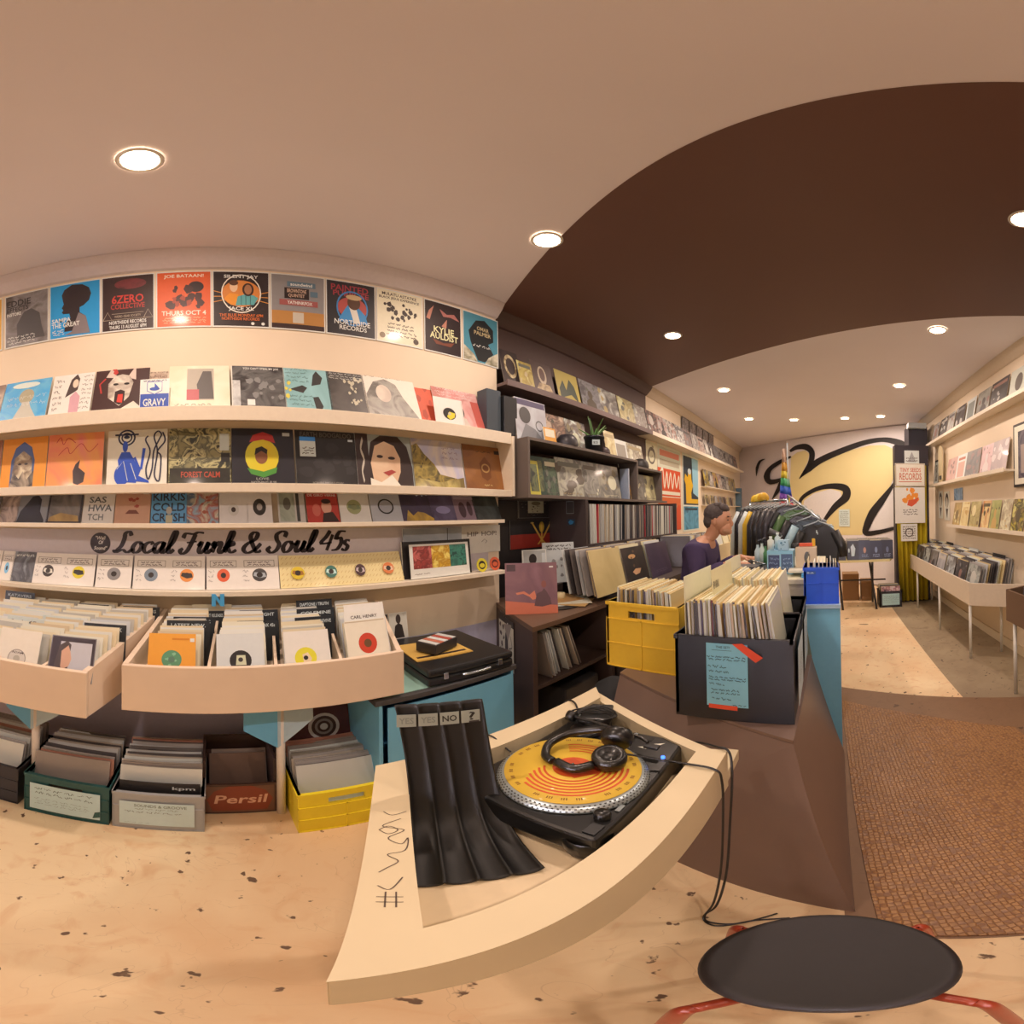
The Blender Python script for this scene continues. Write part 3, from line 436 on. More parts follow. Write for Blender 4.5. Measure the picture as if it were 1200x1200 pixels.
disc('round_sticker', 577, 1.087, .044, '#d85a34', '#5c201c', 'round orange card at the right end of the lowest thin shelf')
# ---------------------------------------------------------------- painted lettering
G = {
'L': (.8, [[(.62,.8),(.5,1.0),(.33,.92),(.33,.65),(.27,.3),(.1,.08),(.0,.05),(.1,-.02),(.35,.1),(.6,-.02),(.82,.15)]]),
'o': (.5, [[(.3,.5),(.1,.45),(0,.2),(.12,-.02),(.3,.05),(.38,.3),(.27,.5)],[(.3,.42),(.5,.36)]]),
'c': (.46, [[(.35,.38),(.25,.5),(.05,.4),(0,.15),(.14,-.02),(.3,.05),(.5,.22)]]),
'a': (.54, [[(.36,.4),(.2,.5),(.02,.35),(.02,.08),(.14,-.02),(.3,.2),(.38,.5)],[(.39,.52),(.34,.1),(.42,-.02),(.58,.18)]]),
'l': (.32, [[(.0,.15),(.2,.5),(.28,.95),(.18,1.0),(.1,.6),(.08,.08),(.18,-.02),(.32,.15)]]),
'F': (.72, [[(.0,.7),(.08,.92),(.4,.9),(.6,.98),(.85,.95)],[(.5,.9),(.42,.5),(.3,.08),(.12,-.06),(.0,.08),(.1,.2)],[(.2,.48),(.62,.54)]]),
'u': (.58, [[(0,.3),(.12,.5),(.08,.12),(.18,-.02),(.35,.2),(.42,.5)],[(.43,.52),(.38,.1),(.48,-.02),(.62,.15)]]),
'n': (.56, [[(0,.3),(.12,.5),(.09,.0)],[(.1,.2),(.3,.5),(.4,.4),(.36,.1),(.46,-.02),(.6,.15)]]),
'k': (.55, [[(0,.15),(.2,.6),(.27,.95),(.15,.98),(.1,.5),(.06,.0)],[(.1,.22),(.28,.5),(.36,.38),(.16,.25),(.34,.0),(.55,.12)]]),
'&': (.8, [[(.72,.42),(.5,.1),(.22,-.03),(.02,.15),(.12,.4),(.42,.62),(.48,.88),(.32,.97),(.2,.8),(.3,.5),(.6,.02),(.8,.08)]]),
'S': (.66, [[(.62,.72),(.64,.92),(.45,1.0),(.25,.85),(.3,.6),(.45,.36),(.38,.08),(.18,-.04),(.0,.12),(.1,.26)]]),
'4': (.52, [[(.3,1.0),(.18,.7),(.0,.36),(.5,.4)],[(.46,.8),(.34,.0)]]),
'5': (.5, [[(.54,.95),(.24,.93),(.14,.58),(.35,.62),(.43,.35),(.3,.05),(.04,.0)]]),
's': (.36, [[(.34,.46),(.18,.5),(.1,.36),(.28,.18),(.2,-.02),(.0,.06)]])}
b = B(); x = 0; ink = M('#1f1416', .5); segs = []
for wrd in ('Local', 'Funk', '&', 'Soul', '45s'):
    for ch in wrd:
        adv, strokes = G[ch]
        for st in strokes: segs.append([(x+u+.22*v, v) for u, v in st])
        x += adv
    x += .28
y0 = yy(134, 636, XL); y1 = yy(412, 636, XL); sx = (y1-y0)/(x-.1); sz = .105; zb = 1.268
for st in segs:
    P = spline([(XL+.0075, y0+u*sx, zb+v*sz) for u, v in st], 6); L = []; Q = []
    for i, p in enumerate(P):
        d = P[min(i+1, len(P)-1)]-P[max(i-1, 0)]; d.normalize(); n = V((0, -d.z, d.y))
        w = .0044+.0080*abs(d.z)**1.2
        if i in (0, len(P)-1): w *= .75
        L.append(p+n*w); Q.append(p-n*w)
    b.strip(Q, L, ink, False)
t = thing('wall_lettering', 'black brush-script Local Funk & Soul 45s lettering painted on the left wall', 'lettering', (0, 0, 0)); b.build('script_words', t)
b = B(); yc = yy(118, 637, XL); b.add([(XL+.0072, yc+.056*cos(2*pi*i/36), 1.312+.056*sin(2*pi*i/36)) for i in range(36)], [tuple(range(36))], ink)
for s, dy, dz, w, h in (('"Wall', -.03, .018, .055, .02), ('Of', -.012, -.006, .026, .02), ('Sound"', -.036, -.036, .07, .02)):
    vs, fs = text2d(s); b.add([(XL+.0078, yc+dy+u*w+.25*v*h, 1.312+dz+v*h) for u, v in vs], fs, '#f4dccc')
b.build('round_badge', t)
# ================================================================= SINGLES BINS ON THE LEFT WALL
wood = M('#eec4a2', .5, bump=.03, scale=9)
FB = .80    # inner floor
def bin_(name, label, fx, fy0, fy1, b0, b1, zb, zt, ztb, divs, legs):
    """front edge at x=fx from fy0 to fy1, back edge on the wall from b0 to b1"""
    t = thing(name, label, 'record bin', (0, 0, 0), 0, 'wooden singles bins on the left wall'); T_ = .022
    bk = XL+.002
    b = B(); b.box(fx-T_, fy0, zb, fx, fy1, zt, wood); b.build('front_board', t, .003)
    for fy, by, s in ((fy0, b0, 1), (fy1, b1, -1)):
        b = B(); pts = [(fx-T_, fy), (bk, by), (bk, by+s*T_), (fx-T_, fy+s*T_)]
        vs = [(p[0], p[1], zb) for p in pts]+[(pts[0][0], pts[0][1], zt), (pts[1][0], pts[1][1], ztb), (pts[2][0], pts[2][1], ztb), (pts[3][0], pts[3][1], zt)]
        b.add(vs, [(0, 1, 2, 3), (4, 7, 6, 5), (0, 4, 5, 1), (3, 2, 6, 7), (0, 3, 7, 4), (1, 5, 6, 2)], wood); b.build('side_board', t)
    b = B(); b.add([(x, y, z) for z in (FB-.012, FB) for x, y in ((fx-T_, fy0+T_), (fx-T_, fy1-T_), (bk, b1-T_), (bk, b0+T_))], [(0, 1, 2, 3), (7, 6, 5, 4), (0, 4, 5, 1), (1, 5, 6, 2), (2, 6, 7, 3), (3, 7, 4, 0)], wood); b.build('bottom_board', t)
    for y, yb in divs:
        b = B(); pts = [(fx-T_, y), (bk, yb), (bk, yb+.012), (fx-T_, y+.012)]
        vs = [(p[0], p[1], FB) for p in pts]+[(pts[0][0], pts[0][1], zt-.012), (pts[1][0], pts[1][1], ztb-.01), (pts[2][0], pts[2][1], ztb-.01), (pts[3][0], pts[3][1], zt-.012)]
        b.add(vs, [(0, 1, 2, 3), (4, 7, 6, 5), (0, 4, 5, 1), (3, 2, 6, 7), (0, 3, 7, 4), (1, 5, 6, 2)], wood); b.build('divider', t)
    for x, y in legs:
        b = B(); b.tube([(x, y, 0), (x, y, zb)], .018, M('#e8cdb8', .45), 14); b.build('leg', t)
    return t
def fy(px, x, py=785): return yy(px, py, x)
RX = -1.385
bin_('singles_bin', 'pale wooden singles bin in the middle of the left wall', RX, -.325, .735, -.245, .90, .685, .885, .97, [(-.03+.01, .03), (.225, .30), (.475, .58)], [(-1.52, .265)])
LX = -1.27
bin_('singles_bin', 'pale wooden singles bin at the far left of the left wall', LX, -2.3, -.42, -2.1, -.25, .69, .885, .97, [(-.61, -.46), (-.805, -.66), (-1.0, -.86), (-1.2, -1.06)], [(-1.52, -.73)])
stock7 = RM(['#f2d8b8', '#e8c8a0', '#f8e4cc', '#dcb890', '#e8d4c0', '#f0d0a8', '#d8c8bc', '#ecc89c', '#c8b4a0', '#f4dcc0'], .6, .1)
b = B(); b.box(-.089, -.0016, 0, .089, .0016, .178, stock7); base7 = None
def sleeve7(x, y, rz, lean, label, group, z=FB):
    global base7
    if base7 is None: base7 = b7.build('record_single'); o = base7
    else: o = base7.copy(); COL.objects.link(o)
    put(o, x, y, z, rz, lean); o['label'] = label; o['category'] = 'record'; o['group'] = group; return o
b7 = b
def column(xf, yf, xb, yb, n, label, group, lean=R(20), skip0=1):
    for i in range(skip0, n):
        f = i/(n-1); x = xf+(xb-xf)*f+random.uniform(-.003, .003); y = yf+(yb-yf)*f+random.uniform(-.004, .004)
        sleeve7(x, y, R(90)+random.uniform(-.03, .03), lean*(1-.5*f)+random.uniform(-.03, .03), label, group, FB+(.03*f))
lf = 'plain cream sleeve standing in the %s column of the %s singles bin'
cols_r = [(-.135, -.10, 'first'), (.112, .16, 'second'), (.36, .43, 'third'), (.615, .71, 'right-hand')]
for y0, y1, n in cols_r: column(RX-.05, y0, XL+.10, y1, 19, lf % (n, 'right'), 'sleeves in the %s column of the right singles bin' % n)
cols_l = [(-.515, -.36, 'right-hand'), (-.71, -.56, 'second'), (-.905, -.76, 'third'), (-1.10, -.96, 'far left')]
for y0, y1, n in cols_l: column(LX-.05, y0, XL+.10, y1, 19 if n != 'far left' else 12, lf % (n, 'left'), 'sleeves in the %s column of the left singles bin' % n)
def front7(x, y, fr, it, label, h=.178, w=.178, z=FB+.025, lean=R(22), side=WH):
    o = sheet('record_single', w, h, .003, fr, it, side, label, 'record'); return put(o, x, y, z, R(90), lean)
front7(RX-.034, -.15, '#f29a34', [('o',.5,.42,.0,.21,'#5c8c64'),('b',.36,.28,.64,.56,6,3,'#88b088',.06),('e',.5,.42,.07,.07,'#5c7860'),('r',.5,.86,.86,.9,'#d87c20'),('r',.88,.82,.97,.9,WH)], 'orange paper sleeve with a green label at the front of the right singles bin')
front7(RX-.034, .105, '#f2e4e0', [('e',.5,.4,.23,.23,'#2a2422'),('p',[(.4,.3),(.42,.52),(.6,.52),(.62,.3)],'#d8c8a0'),('e',.5,.42,.05,.05,'#3a302c')], 'white sleeve with a black label at the front of the right singles bin')
front7(RX-.034, .36, '#f6e2cc', [('e',.45,.38,.24,.24,'#e6cc34'),('p',[(.4,.24),(.38,.46),(.5,.5),(.58,.36),(.54,.24)],'#f0c8a0'),('e',.45,.38,.05,.05,'#2c2420')], 'white sleeve with a yellow label at the front of the right singles bin')
front7(RX-.034, .61, '#f8dcbc', [('e',.5,.5,.22,.22,'#cf3c22'),('e',.5,.5,.09,.09,'#6c4424'),('r',.02,.965,.98,.985,'#c8a888')], 'tall white sleeve with a red label at the front of the right singles bin', .20, .18)
o = front7(RX-.055, .62, '#f4e0c8', [T(.16,.86,.66,.06,'CARL HENRY', '#4a3a34')], 'white lettered divider card behind the red label single', .235, .18)
o = front7(RX-.07, .63, '#f8e4cc', [], 'tall blank white card behind the lettered white divider', .262, .18)
front7(LX-.034, -.50, '#8a7c78', [('r',.02,.02,.98,.98,'#33262a'),('r',.22,.0,.92,.88,'#c8b8b4'),('p',[(.1,.02),(.14,.4),(.2,.78),(.36,.9),(.46,.82),(.44,.3),(.6,.02)],'#4c3c38'),('p',[(.28,.3),(.26,.66),(.4,.8),(.46,.66),(.5,.5),(.46,.34),(.34,.26)],'#dca080'),('p',[(.12,.02),(.2,.2),(.34,.28),(.5,.2),(.6,.02)],('#b09878','#7c6854',20))], 'picture sleeve with a woman in profile at the front of the left singles bin', .175, .175)
front7(LX-.034, -.72, '#f0d6bc', [('e',.5,.32,.22,.22,'#d8c0ac'),('o',.5,.32,.2,.22,'#a08c7c'),('e',.5,.32,.08,.08,'#b8a490'),T(.36,.44,.28,.05,'ADAM','#5c4c44')], 'white sleeve with a pale worn label at the front of the left singles bin')
front7(LX-.034, -.93, '#f0dcb8', [('o',.6,.4,.14,.22,'#d8a850'),('b',.1,.1,.9,.9,8,3,'#e0b870',.08)], 'patterned cream sleeve at the left edge of the left singles bin')
def card(x, y, z, txt, label, w=.182, h=.215, c='#242629', ty=.86, lean=R(10), tc='#e0d8d0'):
    o = sheet('divider_card', w, h, .003, c, [T(.1,ty,.8,.075,txt,tc)], c, label, 'divider card', 'black divider cards in the singles bins'); return put(o, x, y, z-.052, R(90), lean)
lab = 'black divider card lettered %s in the %s singles bin'
for x, y, z, txt, where in [(-1.62, -.10, .84, 'LATEST NEW.', 'right'), (-1.70, -.08, .835, 'FUNK RAPPERS', 'right'), (-1.84, -.02, .83, 'INDEPENDENT RELEASES', 'right'), (-1.66, .20, .825, 'NEW DEEP FUNK 45s', 'right'), (-1.80, .22, .84, 'FUNK NIGHT', 'right'), (-1.64, .45, .835, 'SOUL FUNK REVIVE', 'right'), (-1.74, .48, .85, 'COLEMINE', 'right'), (-1.84, .50, .87, 'DAPTONE / TRUTH', 'right'),
                            (-1.54, -.44, .83, 'SOUL GRIL FUNK', 'left'), (-1.86, -.345, .84, 'UK MOVER TRACKS', 'left'), (-1.86, -.58, .84, 'BRITISH COLLECTIONS', 'left'), (-1.88, -1.02, .87, 'KATAVERS', 'left')]:
    card(x, y, z, txt, {'COLEMINE': 'black divider card just behind the SOUL FUNK REVIVE card', 'DAPTONE / TRUTH': 'black divider card rearmost in the third column of the right singles bin', 'KATAVERS': 'black divider card furthest left in the left singles bin', 'FUNK NIGHT': 'black divider card behind the NEW DEEP FUNK 45s card'}.get(txt, lab % (txt, where)))
for x, y in ((-1.60, -.66), (-1.52, -.80), (-1.66, -.86)):
    card(x, y, .83, 'funk 45s', 'white paper divider in the left singles bin, '+('nearest the front' if x == -1.52 else 'behind the worn white single' if x == -1.60 else 'furthest back'), c='#f2e6dc', tc='#6c5c54')
# blue letter N
t = B(); P_ = [(0,0),(0,.06),(.018,.06),(.04,.028),(.04,.06),(.06,.06),(.06,0),(.043,0),(.02,.034),(.02,0)]
n = len(P_); t.add([(x_, y_, z_) for y_ in (0, .012) for x_, z_ in P_], [tuple(range(n)), tuple(reversed(range(n, 2*n)))]+[(i, n+i, n+(i+1) % n, (i+1) % n) for i in range(n)], '#57aee0')
o = t.build('letter_block'); tag(o, 'small light blue wooden letter N at the back of the right singles bin', 'letter'); put(o, XL+.145, yy(248, 700, XL+.14), 1.018, R(90))
o = sheet('divider_card', .19, .17, .003, '#dcc09c', [], '#dcc09c', 'brown card standing behind the blue letter N', 'divider card'); put(o, XL+.12, -.0, .85, R(90), R(4))
# ================================================================= CRATES ON THE FLOOR
lpcols = ['#b8a498', '#9c8678', '#d8c8bc', '#7c6c64', '#c8b4a4', '#e8d8cc', '#a4907c', '#b87860', '#5c504c', '#d4b8a0', '#f0e0d0']
stockL = RM(lpcols, .35, .5, 'album_stock'); stockC = RM(['#e8c088', '#f0cf9c', '#dcb078', '#f6dcb0', '#e4bc80', '#f0d4a8', '#d4a468', '#f8e2bc'], .4, .4, 'aged_album_stock')
def lpmesh(m, w=.315, h=.315, t=.006, spine=None):
    b = B(); b.box(-w/2, -t/2, 0, w/2, t/2, h, m)
    if spine is not None: b.box(-w/2-.0012, -t/2, .004, -w/2-.0002, t/2, h-.004, spine)
    o = b.build('record_album'); return o
PROTO = {}
ROWS = B(); ROWN = [0]
RCOL = ['#c8b8ac', '#8a7468', '#e0d0c0', '#6c5c54', '#b8a494', '#e8c088', '#4c403c', '#d8b078', '#a89488', '#f0d4a8', '#584c48']
def lps(x, y, z, rz, lean, w=.315, h=.315, t=.005, pal=None):
    ROWS.X = Matrix.Translation((x, y, z)) @ Matrix.Rotation(rz, 4, 'Z') @ Matrix.Rotation(-lean, 4, 'X')
    ROWS.box(-w/2, 0, 0, w/2, t, h, (pal or RCOL)[ROWN[0]*7 % len(pal or RCOL)]); ROWN[0] += 1
def lp(kind, x, y, z, rz, lean, label, group, roll=0, name='record_album'):
    if kind not in PROTO:
        if kind == 'floor': PROTO[kind] = lpmesh(stockL)
        elif kind == 'aged': PROTO[kind] = lpmesh(stockC, t=.0076, spine=RM(['#4c4444', '#8a7c78', '#c8bcb4', '#342c30', '#a89890', '#e8dcd0', '#6c2c34', '#584c60', '#c0a088', '#2c2828', '#d8ccc4'], .4, .4, 'album_spines'))
        elif kind == 'shelf': PROTO[kind] = lpmesh(RM(['#d8c4b0', '#f0e0d0', '#8a7468', '#3c3230', '#c8a888', '#b83c40', '#e8d4bc', '#6c5c58', '#c0b0a4', '#2c3038', '#a88c78'], .3, .7, 'shelf_spines'), t=.009)
        elif kind == 'thin': PROTO[kind] = lpmesh(stockL, t=.004)
        o = PROTO[kind]
    else: o = PROTO[kind].copy(); COL.objects.link(o)
    put(o, x, y, z, rz, lean, roll); o['label'] = label; o['category'] = 'record'; o['group'] = group; return o
def crate(name, label, x0, x1, y0, y1, z0, h, m, ribs=(2, 2), handle=True, t=.012, solid=False, front='x', face=None, group=None):
    """open-topped plastic crate; the front is the +X (front='x') or -Y (front='y') side"""
    c = thing(name, label, 'crate', ((x0+x1)/2, (y0+y1)/2, z0), 0, group); hx = (x1-x0)/2; hy = (y1-y0)/2; mt = mm(m)
    b = B(); b.box(-hx, -hy, 0, hx, hy, t, mt)
    b.box(-hx, -hy, t, -hx+t, hy, h, mt) if front != 'both' else None
    if front == 'x': sides = [('x', hx-t, hx, -hy, hy)]
    b.box(-hx+t, hy-t, t, hx-t, hy, h, mt)
    if front == 'x': b.box(-hx+t, -hy, t, hx-t, -hy+t, h, mt)
    else: b.box(hx-t, -hy+t, t, hx, hy-t, h, mt)
    b.box(-hx-.004, -hy-.004, h-.016, -hx+t, hy+.004, h, mt); b.box(-hx, hy-t, h-.016, hx, hy+.004, h, mt)
    if front == 'x': b.box(-hx, -hy-.004, h-.016, hx, -hy+t, h, mt)
    else: b.box(hx-t, -hy, h-.016, hx+.004, hy, h, mt)
    b.build('shell', c)
    W_ = hy if front == 'x' else hx; b = B()
    def bb(u0, z0_, u1, z1_, d0, d1):  # u along the front, d outwards
        if front == 'x': b.box(hx+d0, u0, z0_, hx+d1, u1, z1_, mt)
        else: b.box(u0, -hy-d1, z0_, u1, -hy-d0, z1_, mt)
    hw = min(.07, W_*.4)
    if handle:
        hz0, hz1 = h-.075, h-.04
        bb(-W_+t*0, t, W_, hz0, -t, 0); bb(-W_, hz0, -hw, hz1, -t, 0); bb(hw, hz0, W_, hz1, -t, 0); bb(-W_, hz1, W_, h, -t, 0)
    else: bb(-W_, t, W_, h, -t, 0)
    if not solid:
        for i in range(ribs[0]+1): u = -W_+2*W_*i/ribs[0]; bb(max(-W_, u-.003), 0, min(W_, u+.003), h-.08 if handle else h, 0, .004)
        for i in range(ribs[1]+1): z = (h-.09)*i/ribs[1]; bb(-W_, z, W_, z+.006, 0, .004)
        bb(-W_, h-.016, W_, h, 0, .005)
    b.build('front_panel', c)
    return c
def fillx(x0, x1, yc, z, n, label, group, kind='floor', lean=R(14), j=.006):
    for i in range(n):
        f = i/(n-1); lp(kind, x0+(x1-x0)*f, yc+random.uniform(-j, j), z+random.uniform(0, .012), R(90)+random.uniform(-.03, .03), lean*(1-.3*f)+random.uniform(-.03, .03), label, group)
CX = -1.40
crate('record_crate', 'dark green plastic crate of albums on the floor under the left singles bin', CX-.36, CX, -.72, -.375, 0, .25, '#1f4a44', handle=True, group='crates on the floor under the bins')
fillx(CX-.03, CX-.30, -.547,   .014, 16, 'album standing in the dark green crate on the floor', 'albums in the dark green crate')
t = B(); t.box(0, -.135, .03, .001, .135, .19, '#c8cfc4'); art(t, .27, .16, 0, [], 0); o = t.build('paper_label'); 
def paper(name, w, h, fr, items, x, y, z, rz, label, cat='paper', lean=0, roll=0):
    o = sheet(name, w, h, .001, fr, items, fr if isinstance(fr, str) else WH, label, cat); return put(o, x, y, z, rz, lean, roll)
bpy.data.objects.remove(o)
paper('paper_label', .285, .17, '#c8d0c8', [('s',.06,.6,.9,.92,2,3,'#5c6c68',.012),('s',.06,.2,.9,.5,3,4,'#7c8a84',.008),('p',[(.93,.3),(1.0,.35),(1.0,.12),(.9,.05)],'#1f4a44')], CX+.008, -.55, .03, R(90), 'torn pale paper label taped on the dark green crate')
crate('record_crate', 'pale grey plastic crate of albums on the floor beside the green crate', CX-.36, CX, -.362, -.03, 0, .235, '#a89a90', handle=False, ribs=(1, 1), group='crates on the floor under the bins')
fillx(CX-.03, CX-.30, -.196, .014, 15, 'album standing in the pale grey crate on the floor', 'albums in the pale grey crate')
o = sheet('record_album', .30, .26, .004, '#2a2422', [T(.66,.84,.28,.09,'kpm','#d8ccc0')], '#2a2422', 'black album with small white letters at the front of the pale grey crate', 'record'); put(o, CX-.024, -.196, .014, R(90), R(4))
paper('paper_label', .27, .15, '#d0d4cc', [T(.2,.8,.7,.12,'SOUNDS & GROOVE','#7c8478'),('s',.2,.66,.8,.78,1,3,'#7c8478',.01),('s',.04,.52,.9,.64,1,5,'#2c2c2c',.008),('s',.06,.05,.4,.12,1,8,'#7c8478',.006)], CX+.008, -.20, .035, R(90), 'pale paper label with writing on the grey crate')
crate('record_crate', 'black plastic crate of albums at the left edge on the floor', CX-.38, CX-.02, -1.12, -.76, 0, .24, '#2a2628', ribs=(2, 2), group='crates on the floor under the bins')
fillx(CX-.05, CX-.32, -.94, .014, 10, 'album standing in the black floor crate at the left edge', 'albums in the black floor crate')
# Persil box
t = thing('detergent_box', 'old dark wooden crate with a faded red oval panel on the floor', 'box', (-1.66, .105, 0), 0)
b = B(); b.box(-.13, -.145, 0, .13, .145, .012, '#3c2620'); b.box(-.13, -.145, .012, -.118, .145, .34, '#3c2620'); b.box(-.118, -.145, .012, .118, -.133, .34, '#3c2620'); b.box(-.118, .133, .012, .118, .145, .34, '#3c2620'); b.box(.118, -.145, .012, .13, .145, .20, '#4a2c20'); b.build('wooden_case', t, .002)
b = B(); b.X = Matrix.Translation((.1305, 0, 0)) @ Matrix.Rotation(R(90), 4, 'Z')
art(b, .28, .19, 0, [('r',.02,.04,.98,.96,'#6c4430'),('p',[(.12,.1),(.04,.5),(.14,.8),(.34,.97),(.66,.97),(.86,.8),(.96,.5),(.88,.1)],'#84361f'),T(.14,.36,.72,.3,'Persil','#d89a78',.1)], z0=.005); b.build('printed_panel', t)
for k, (yy_, c) in enumerate(((.02, '#7c5c4c'), (.05, '#a88c7c'), (-.04, '#5c3c34'))):
    o = sheet('record_album', .24, .27, .004, c, [], c, ['brown', 'grey brown', 'dark red-brown'][k]+' album leaning inside the crate with the red oval', 'record'); put(o, -1.63-.04*k, .10+yy_*.3, .014, R(90), R(16))
# yellow floor crate
crate('record_crate', 'bright yellow plastic crate of albums on the floor beside the listening station', -1.73, -1.355, .295, .66, 0, .25, '#fccc24', group='crates on the floor under the bins')
fillx(-1.385, -1.66, .477, .014, 15, 'album standing in the yellow floor crate', 'albums in the yellow floor crate', lean=R(18))
o = sheet('record_album', .31, .31, .004, '#4a1c1a', [('e',.6,.4,.24,.24,'#c8b8ac'),('e',.6,.4,.19,.19,'#3c2420'),('o',.6,.4,.1,.14,'#8a7c74'),('e',.6,.4,.06,.06,'#c8c0b8')], '#4a1c1a', 'dark red album with a round dial leaning at the back of the yellow floor crate', 'record'); put(o, -1.70, .47, .26, R(90), R(12))
b = B(); b.box(-1.84, .30, 0, -1.74, .64, .25, '#2c2422'); tag(b.build('storage_box', None, .003), 'low black box on the floor behind the yellow crate', 'box')
# blue folded price notes on the bin legs
for (x, y, zc, lab) in ((-1.50, -.745, .56, 'left'), (-1.50, .25, .55, 'right')):
    t = thing('hanging_note', 'folded light blue handwritten note wrapped round the '+lab+' bin leg', 'note', (x, y, zc))
    b = B(); b.quad((0, 0, -.12), (-.02, -.13, -.03), (-.02, -.13, .12), (0, 0, .09), '#7cc8ff'); b.build('blue_flap', t)
    b = B(); b.quad((.001, 0, -.12), (.001, 0, .09), (-.04, .15, .12), (-.03, .15, 0), '#b8c0c4'); b.build('grey_flap', t)
# ================================================================= BLUE CABINET AND CASE
CBX = -1.40
t = thing('display_cabinet', 'light blue painted cabinet with a dark trimmed top under the flight case', 'cabinet', (0, 0, 0))
blu = M('#8cccf4', .5, bump=.04, scale=7)
b = B(); b.box(XL+.005, .63, 0, CBX, .645, .64, blu); b.box(XL+.005, 1.33, 0, CBX, 1.345, .64, blu); b.box(XL+.005, .645, 0, XL+.02, 1.33, .64, blu); b.box(XL+.02, .645, 0, CBX, 1.33, .02, blu); b.build('body', t)
b = B(); b.box(CBX, .665, .02, CBX+.008, 1.33, .62, blu); b.build('door', t, .002)
b = B(); b.box(XL+.005, .61, .64, CBX+.01, 1.36, .665, '#4c4440'); b.build('top', t, .002)
b = B(); b.box(XL+.03, .66, .6652, CBX-.02, 1.33, .668, '#a8c4ae'); b.build('glass_panel', t)
t = thing('flight_case', 'flat black carrying case with a metal handle lying on the blue cabinet', 'case', (-1.65, 1.11, .668), R(-3))
b = B(); b.box(-.255, -.235, 0, .255, .235, .045, M('#191819', .4, coat=.2)); b.build('lower_shell', t, .012)
b = B(); b.box(-.255, -.235, .047, .255, .235, .085, M('#191819', .4, coat=.2)); b.build('lid', t, .012)
b = B(); chrome = M('#c8c0b8', .2, 1); b.tube(spline([(.256, -.07, .04), (.285, -.068, .045), (.29, 0, .045), (.285, .068, .045), (.256, .07, .04)], 5), .006, chrome); b.build('handle', t)
for y in (-.15, .15): b = B(); b.box(.254, y-.012, .03, .262, y+.012, .062, chrome); b.build('latch', t, .002)
o = sheet('record_sleeve', .30, .26, .004, '#e0a850', [('r',.06,.12,.94,.2,'#33201c'),('r',.02,.02,.98,.05,'#c88c38')], '#d89c44', 'tan card sleeve with a black stripe lying on the black case', 'record'); o.location = (-1.52, 1.03, .757); o.rotation_euler = (R(-90), 0, R(85))
t = thing('cassette_stack', 'small black box of cassettes on the tan sleeve on the black case', 'box', (-1.63, 1.05, .764), R(20))
b = B(); b.box(-.06, -.09, 0, .06, .09, .05, '#2a2422'); b.build('case_body', t, .003)
for i in range(5): b = B(); b.box(-.055, -.08+.034*i, .0505, .055, -.05+.034*i, .053, ['#d8c8b8', '#c86c50', '#e0d0c0', '#b84c3c', '#d0c0b0'][i]); b.build('cassette', t)
for i, (dy, ph, nm) in enumerate(((0, [('r',.02,.02,.98,.98,'#2b2423'),('p',[(.2,.02),(.4,.5),(.6,.3),(.7,.02)],'#c8b8a8'),('e',.55,.72,.14,.16,'#c0b0a0')], 'dark'), (.115, [('r',.02,.02,.98,.98,'#d0c0ac'),('p',[(.2,.02),(.3,.5),(.5,.6),(.7,.5),(.8,.02)],'#2b2423'),('e',.5,.75,.14,.18,'#3c302c')], 'light'))):
    o = sheet('photo_card', .11, .15, .002, WH, ph, WH, nm+' black and white portrait card leaning behind the case', 'photo'); put(o, -1.905, .87+dy, .755, R(90), R(8))
# ================================================================= LISTENING STATION
A_ = V((-.25, .07)); B_ = V((-.80, .35)); C_ = V((-.765, 1.13)); D_ = V((-.24, .895))
ZT = .80; ZF = .685; ZB = .665
stm = M('#f4cc9c', .5, bump=.05, scale=7, k=.82)
def inset(P, ws):
    n = len(P); L = []
    for i in range(n):
        a = P[i]; c = P[(i+1) % n]; d = (c-a).normalized(); nn = V((d.y, -d.x)); 
        ctr = sum(P, V((0, 0)))/n
        if (ctr-a).dot(nn) < 0: nn = -nn
        L.append((a+nn*ws[i], d))
    out = []
    for i in range(n):
        (p, d), (q, e) = L[i-1], L[i]
        k = ((q-p).x*e.y-(q-p).y*e.x)/(d.x*e.y-d.y*e.x); out.append(p+d*k)
    return out
O_ = [A_, B_, C_, D_]; I_ = inset(O_, [.07, .065, .035, .07])
t = thing('listening_station', 'large slanted cream wooden tray table holding the turntable, graffiti tag on its rim', 'table')
def qprism(b, pts, z0, z1, m): b.prism([(p.x, p.y) for p in pts], z0, z1, m)
for i, nm in enumerate(('rim_board', 'rim_board', 'rim_board', 'rim_board')):
    b = B(); P4 = [O_[i], O_[(i+1) % 4], I_[(i+1) % 4], I_[i]]; P4 = P4 if (P4[1]-P4[0]).cross(P4[2]-P4[1]) > 0 else P4[::-1]
    qprism(b, P4, ZB, ZT if i != 2 else ZT-.018, stm); b.build(nm, t, .003)
b = B(); P4 = [p for p in I_][::-1]; P4 = P4 if (P4[1]-P4[0]).cross(P4[2]-P4[1]) > 0 else P4[::-1]
qprism(b, P4, ZB, ZF, M('#f4c898', .45, k=.85)); b.build('tray_floor', t)
for p in (V((-.70, .40)), V((-.70, 1.03))): b = B(); b.tube([(p.x, p.y, 0), (p.x, p.y, ZB)], .022, M('#d8c0a4', .5), 14); b.build('leg', t)
b = B(); b.box(-.30, .86, ZB-.04, -.26, 1.09, ZB, stm); b.build('bracket', t)
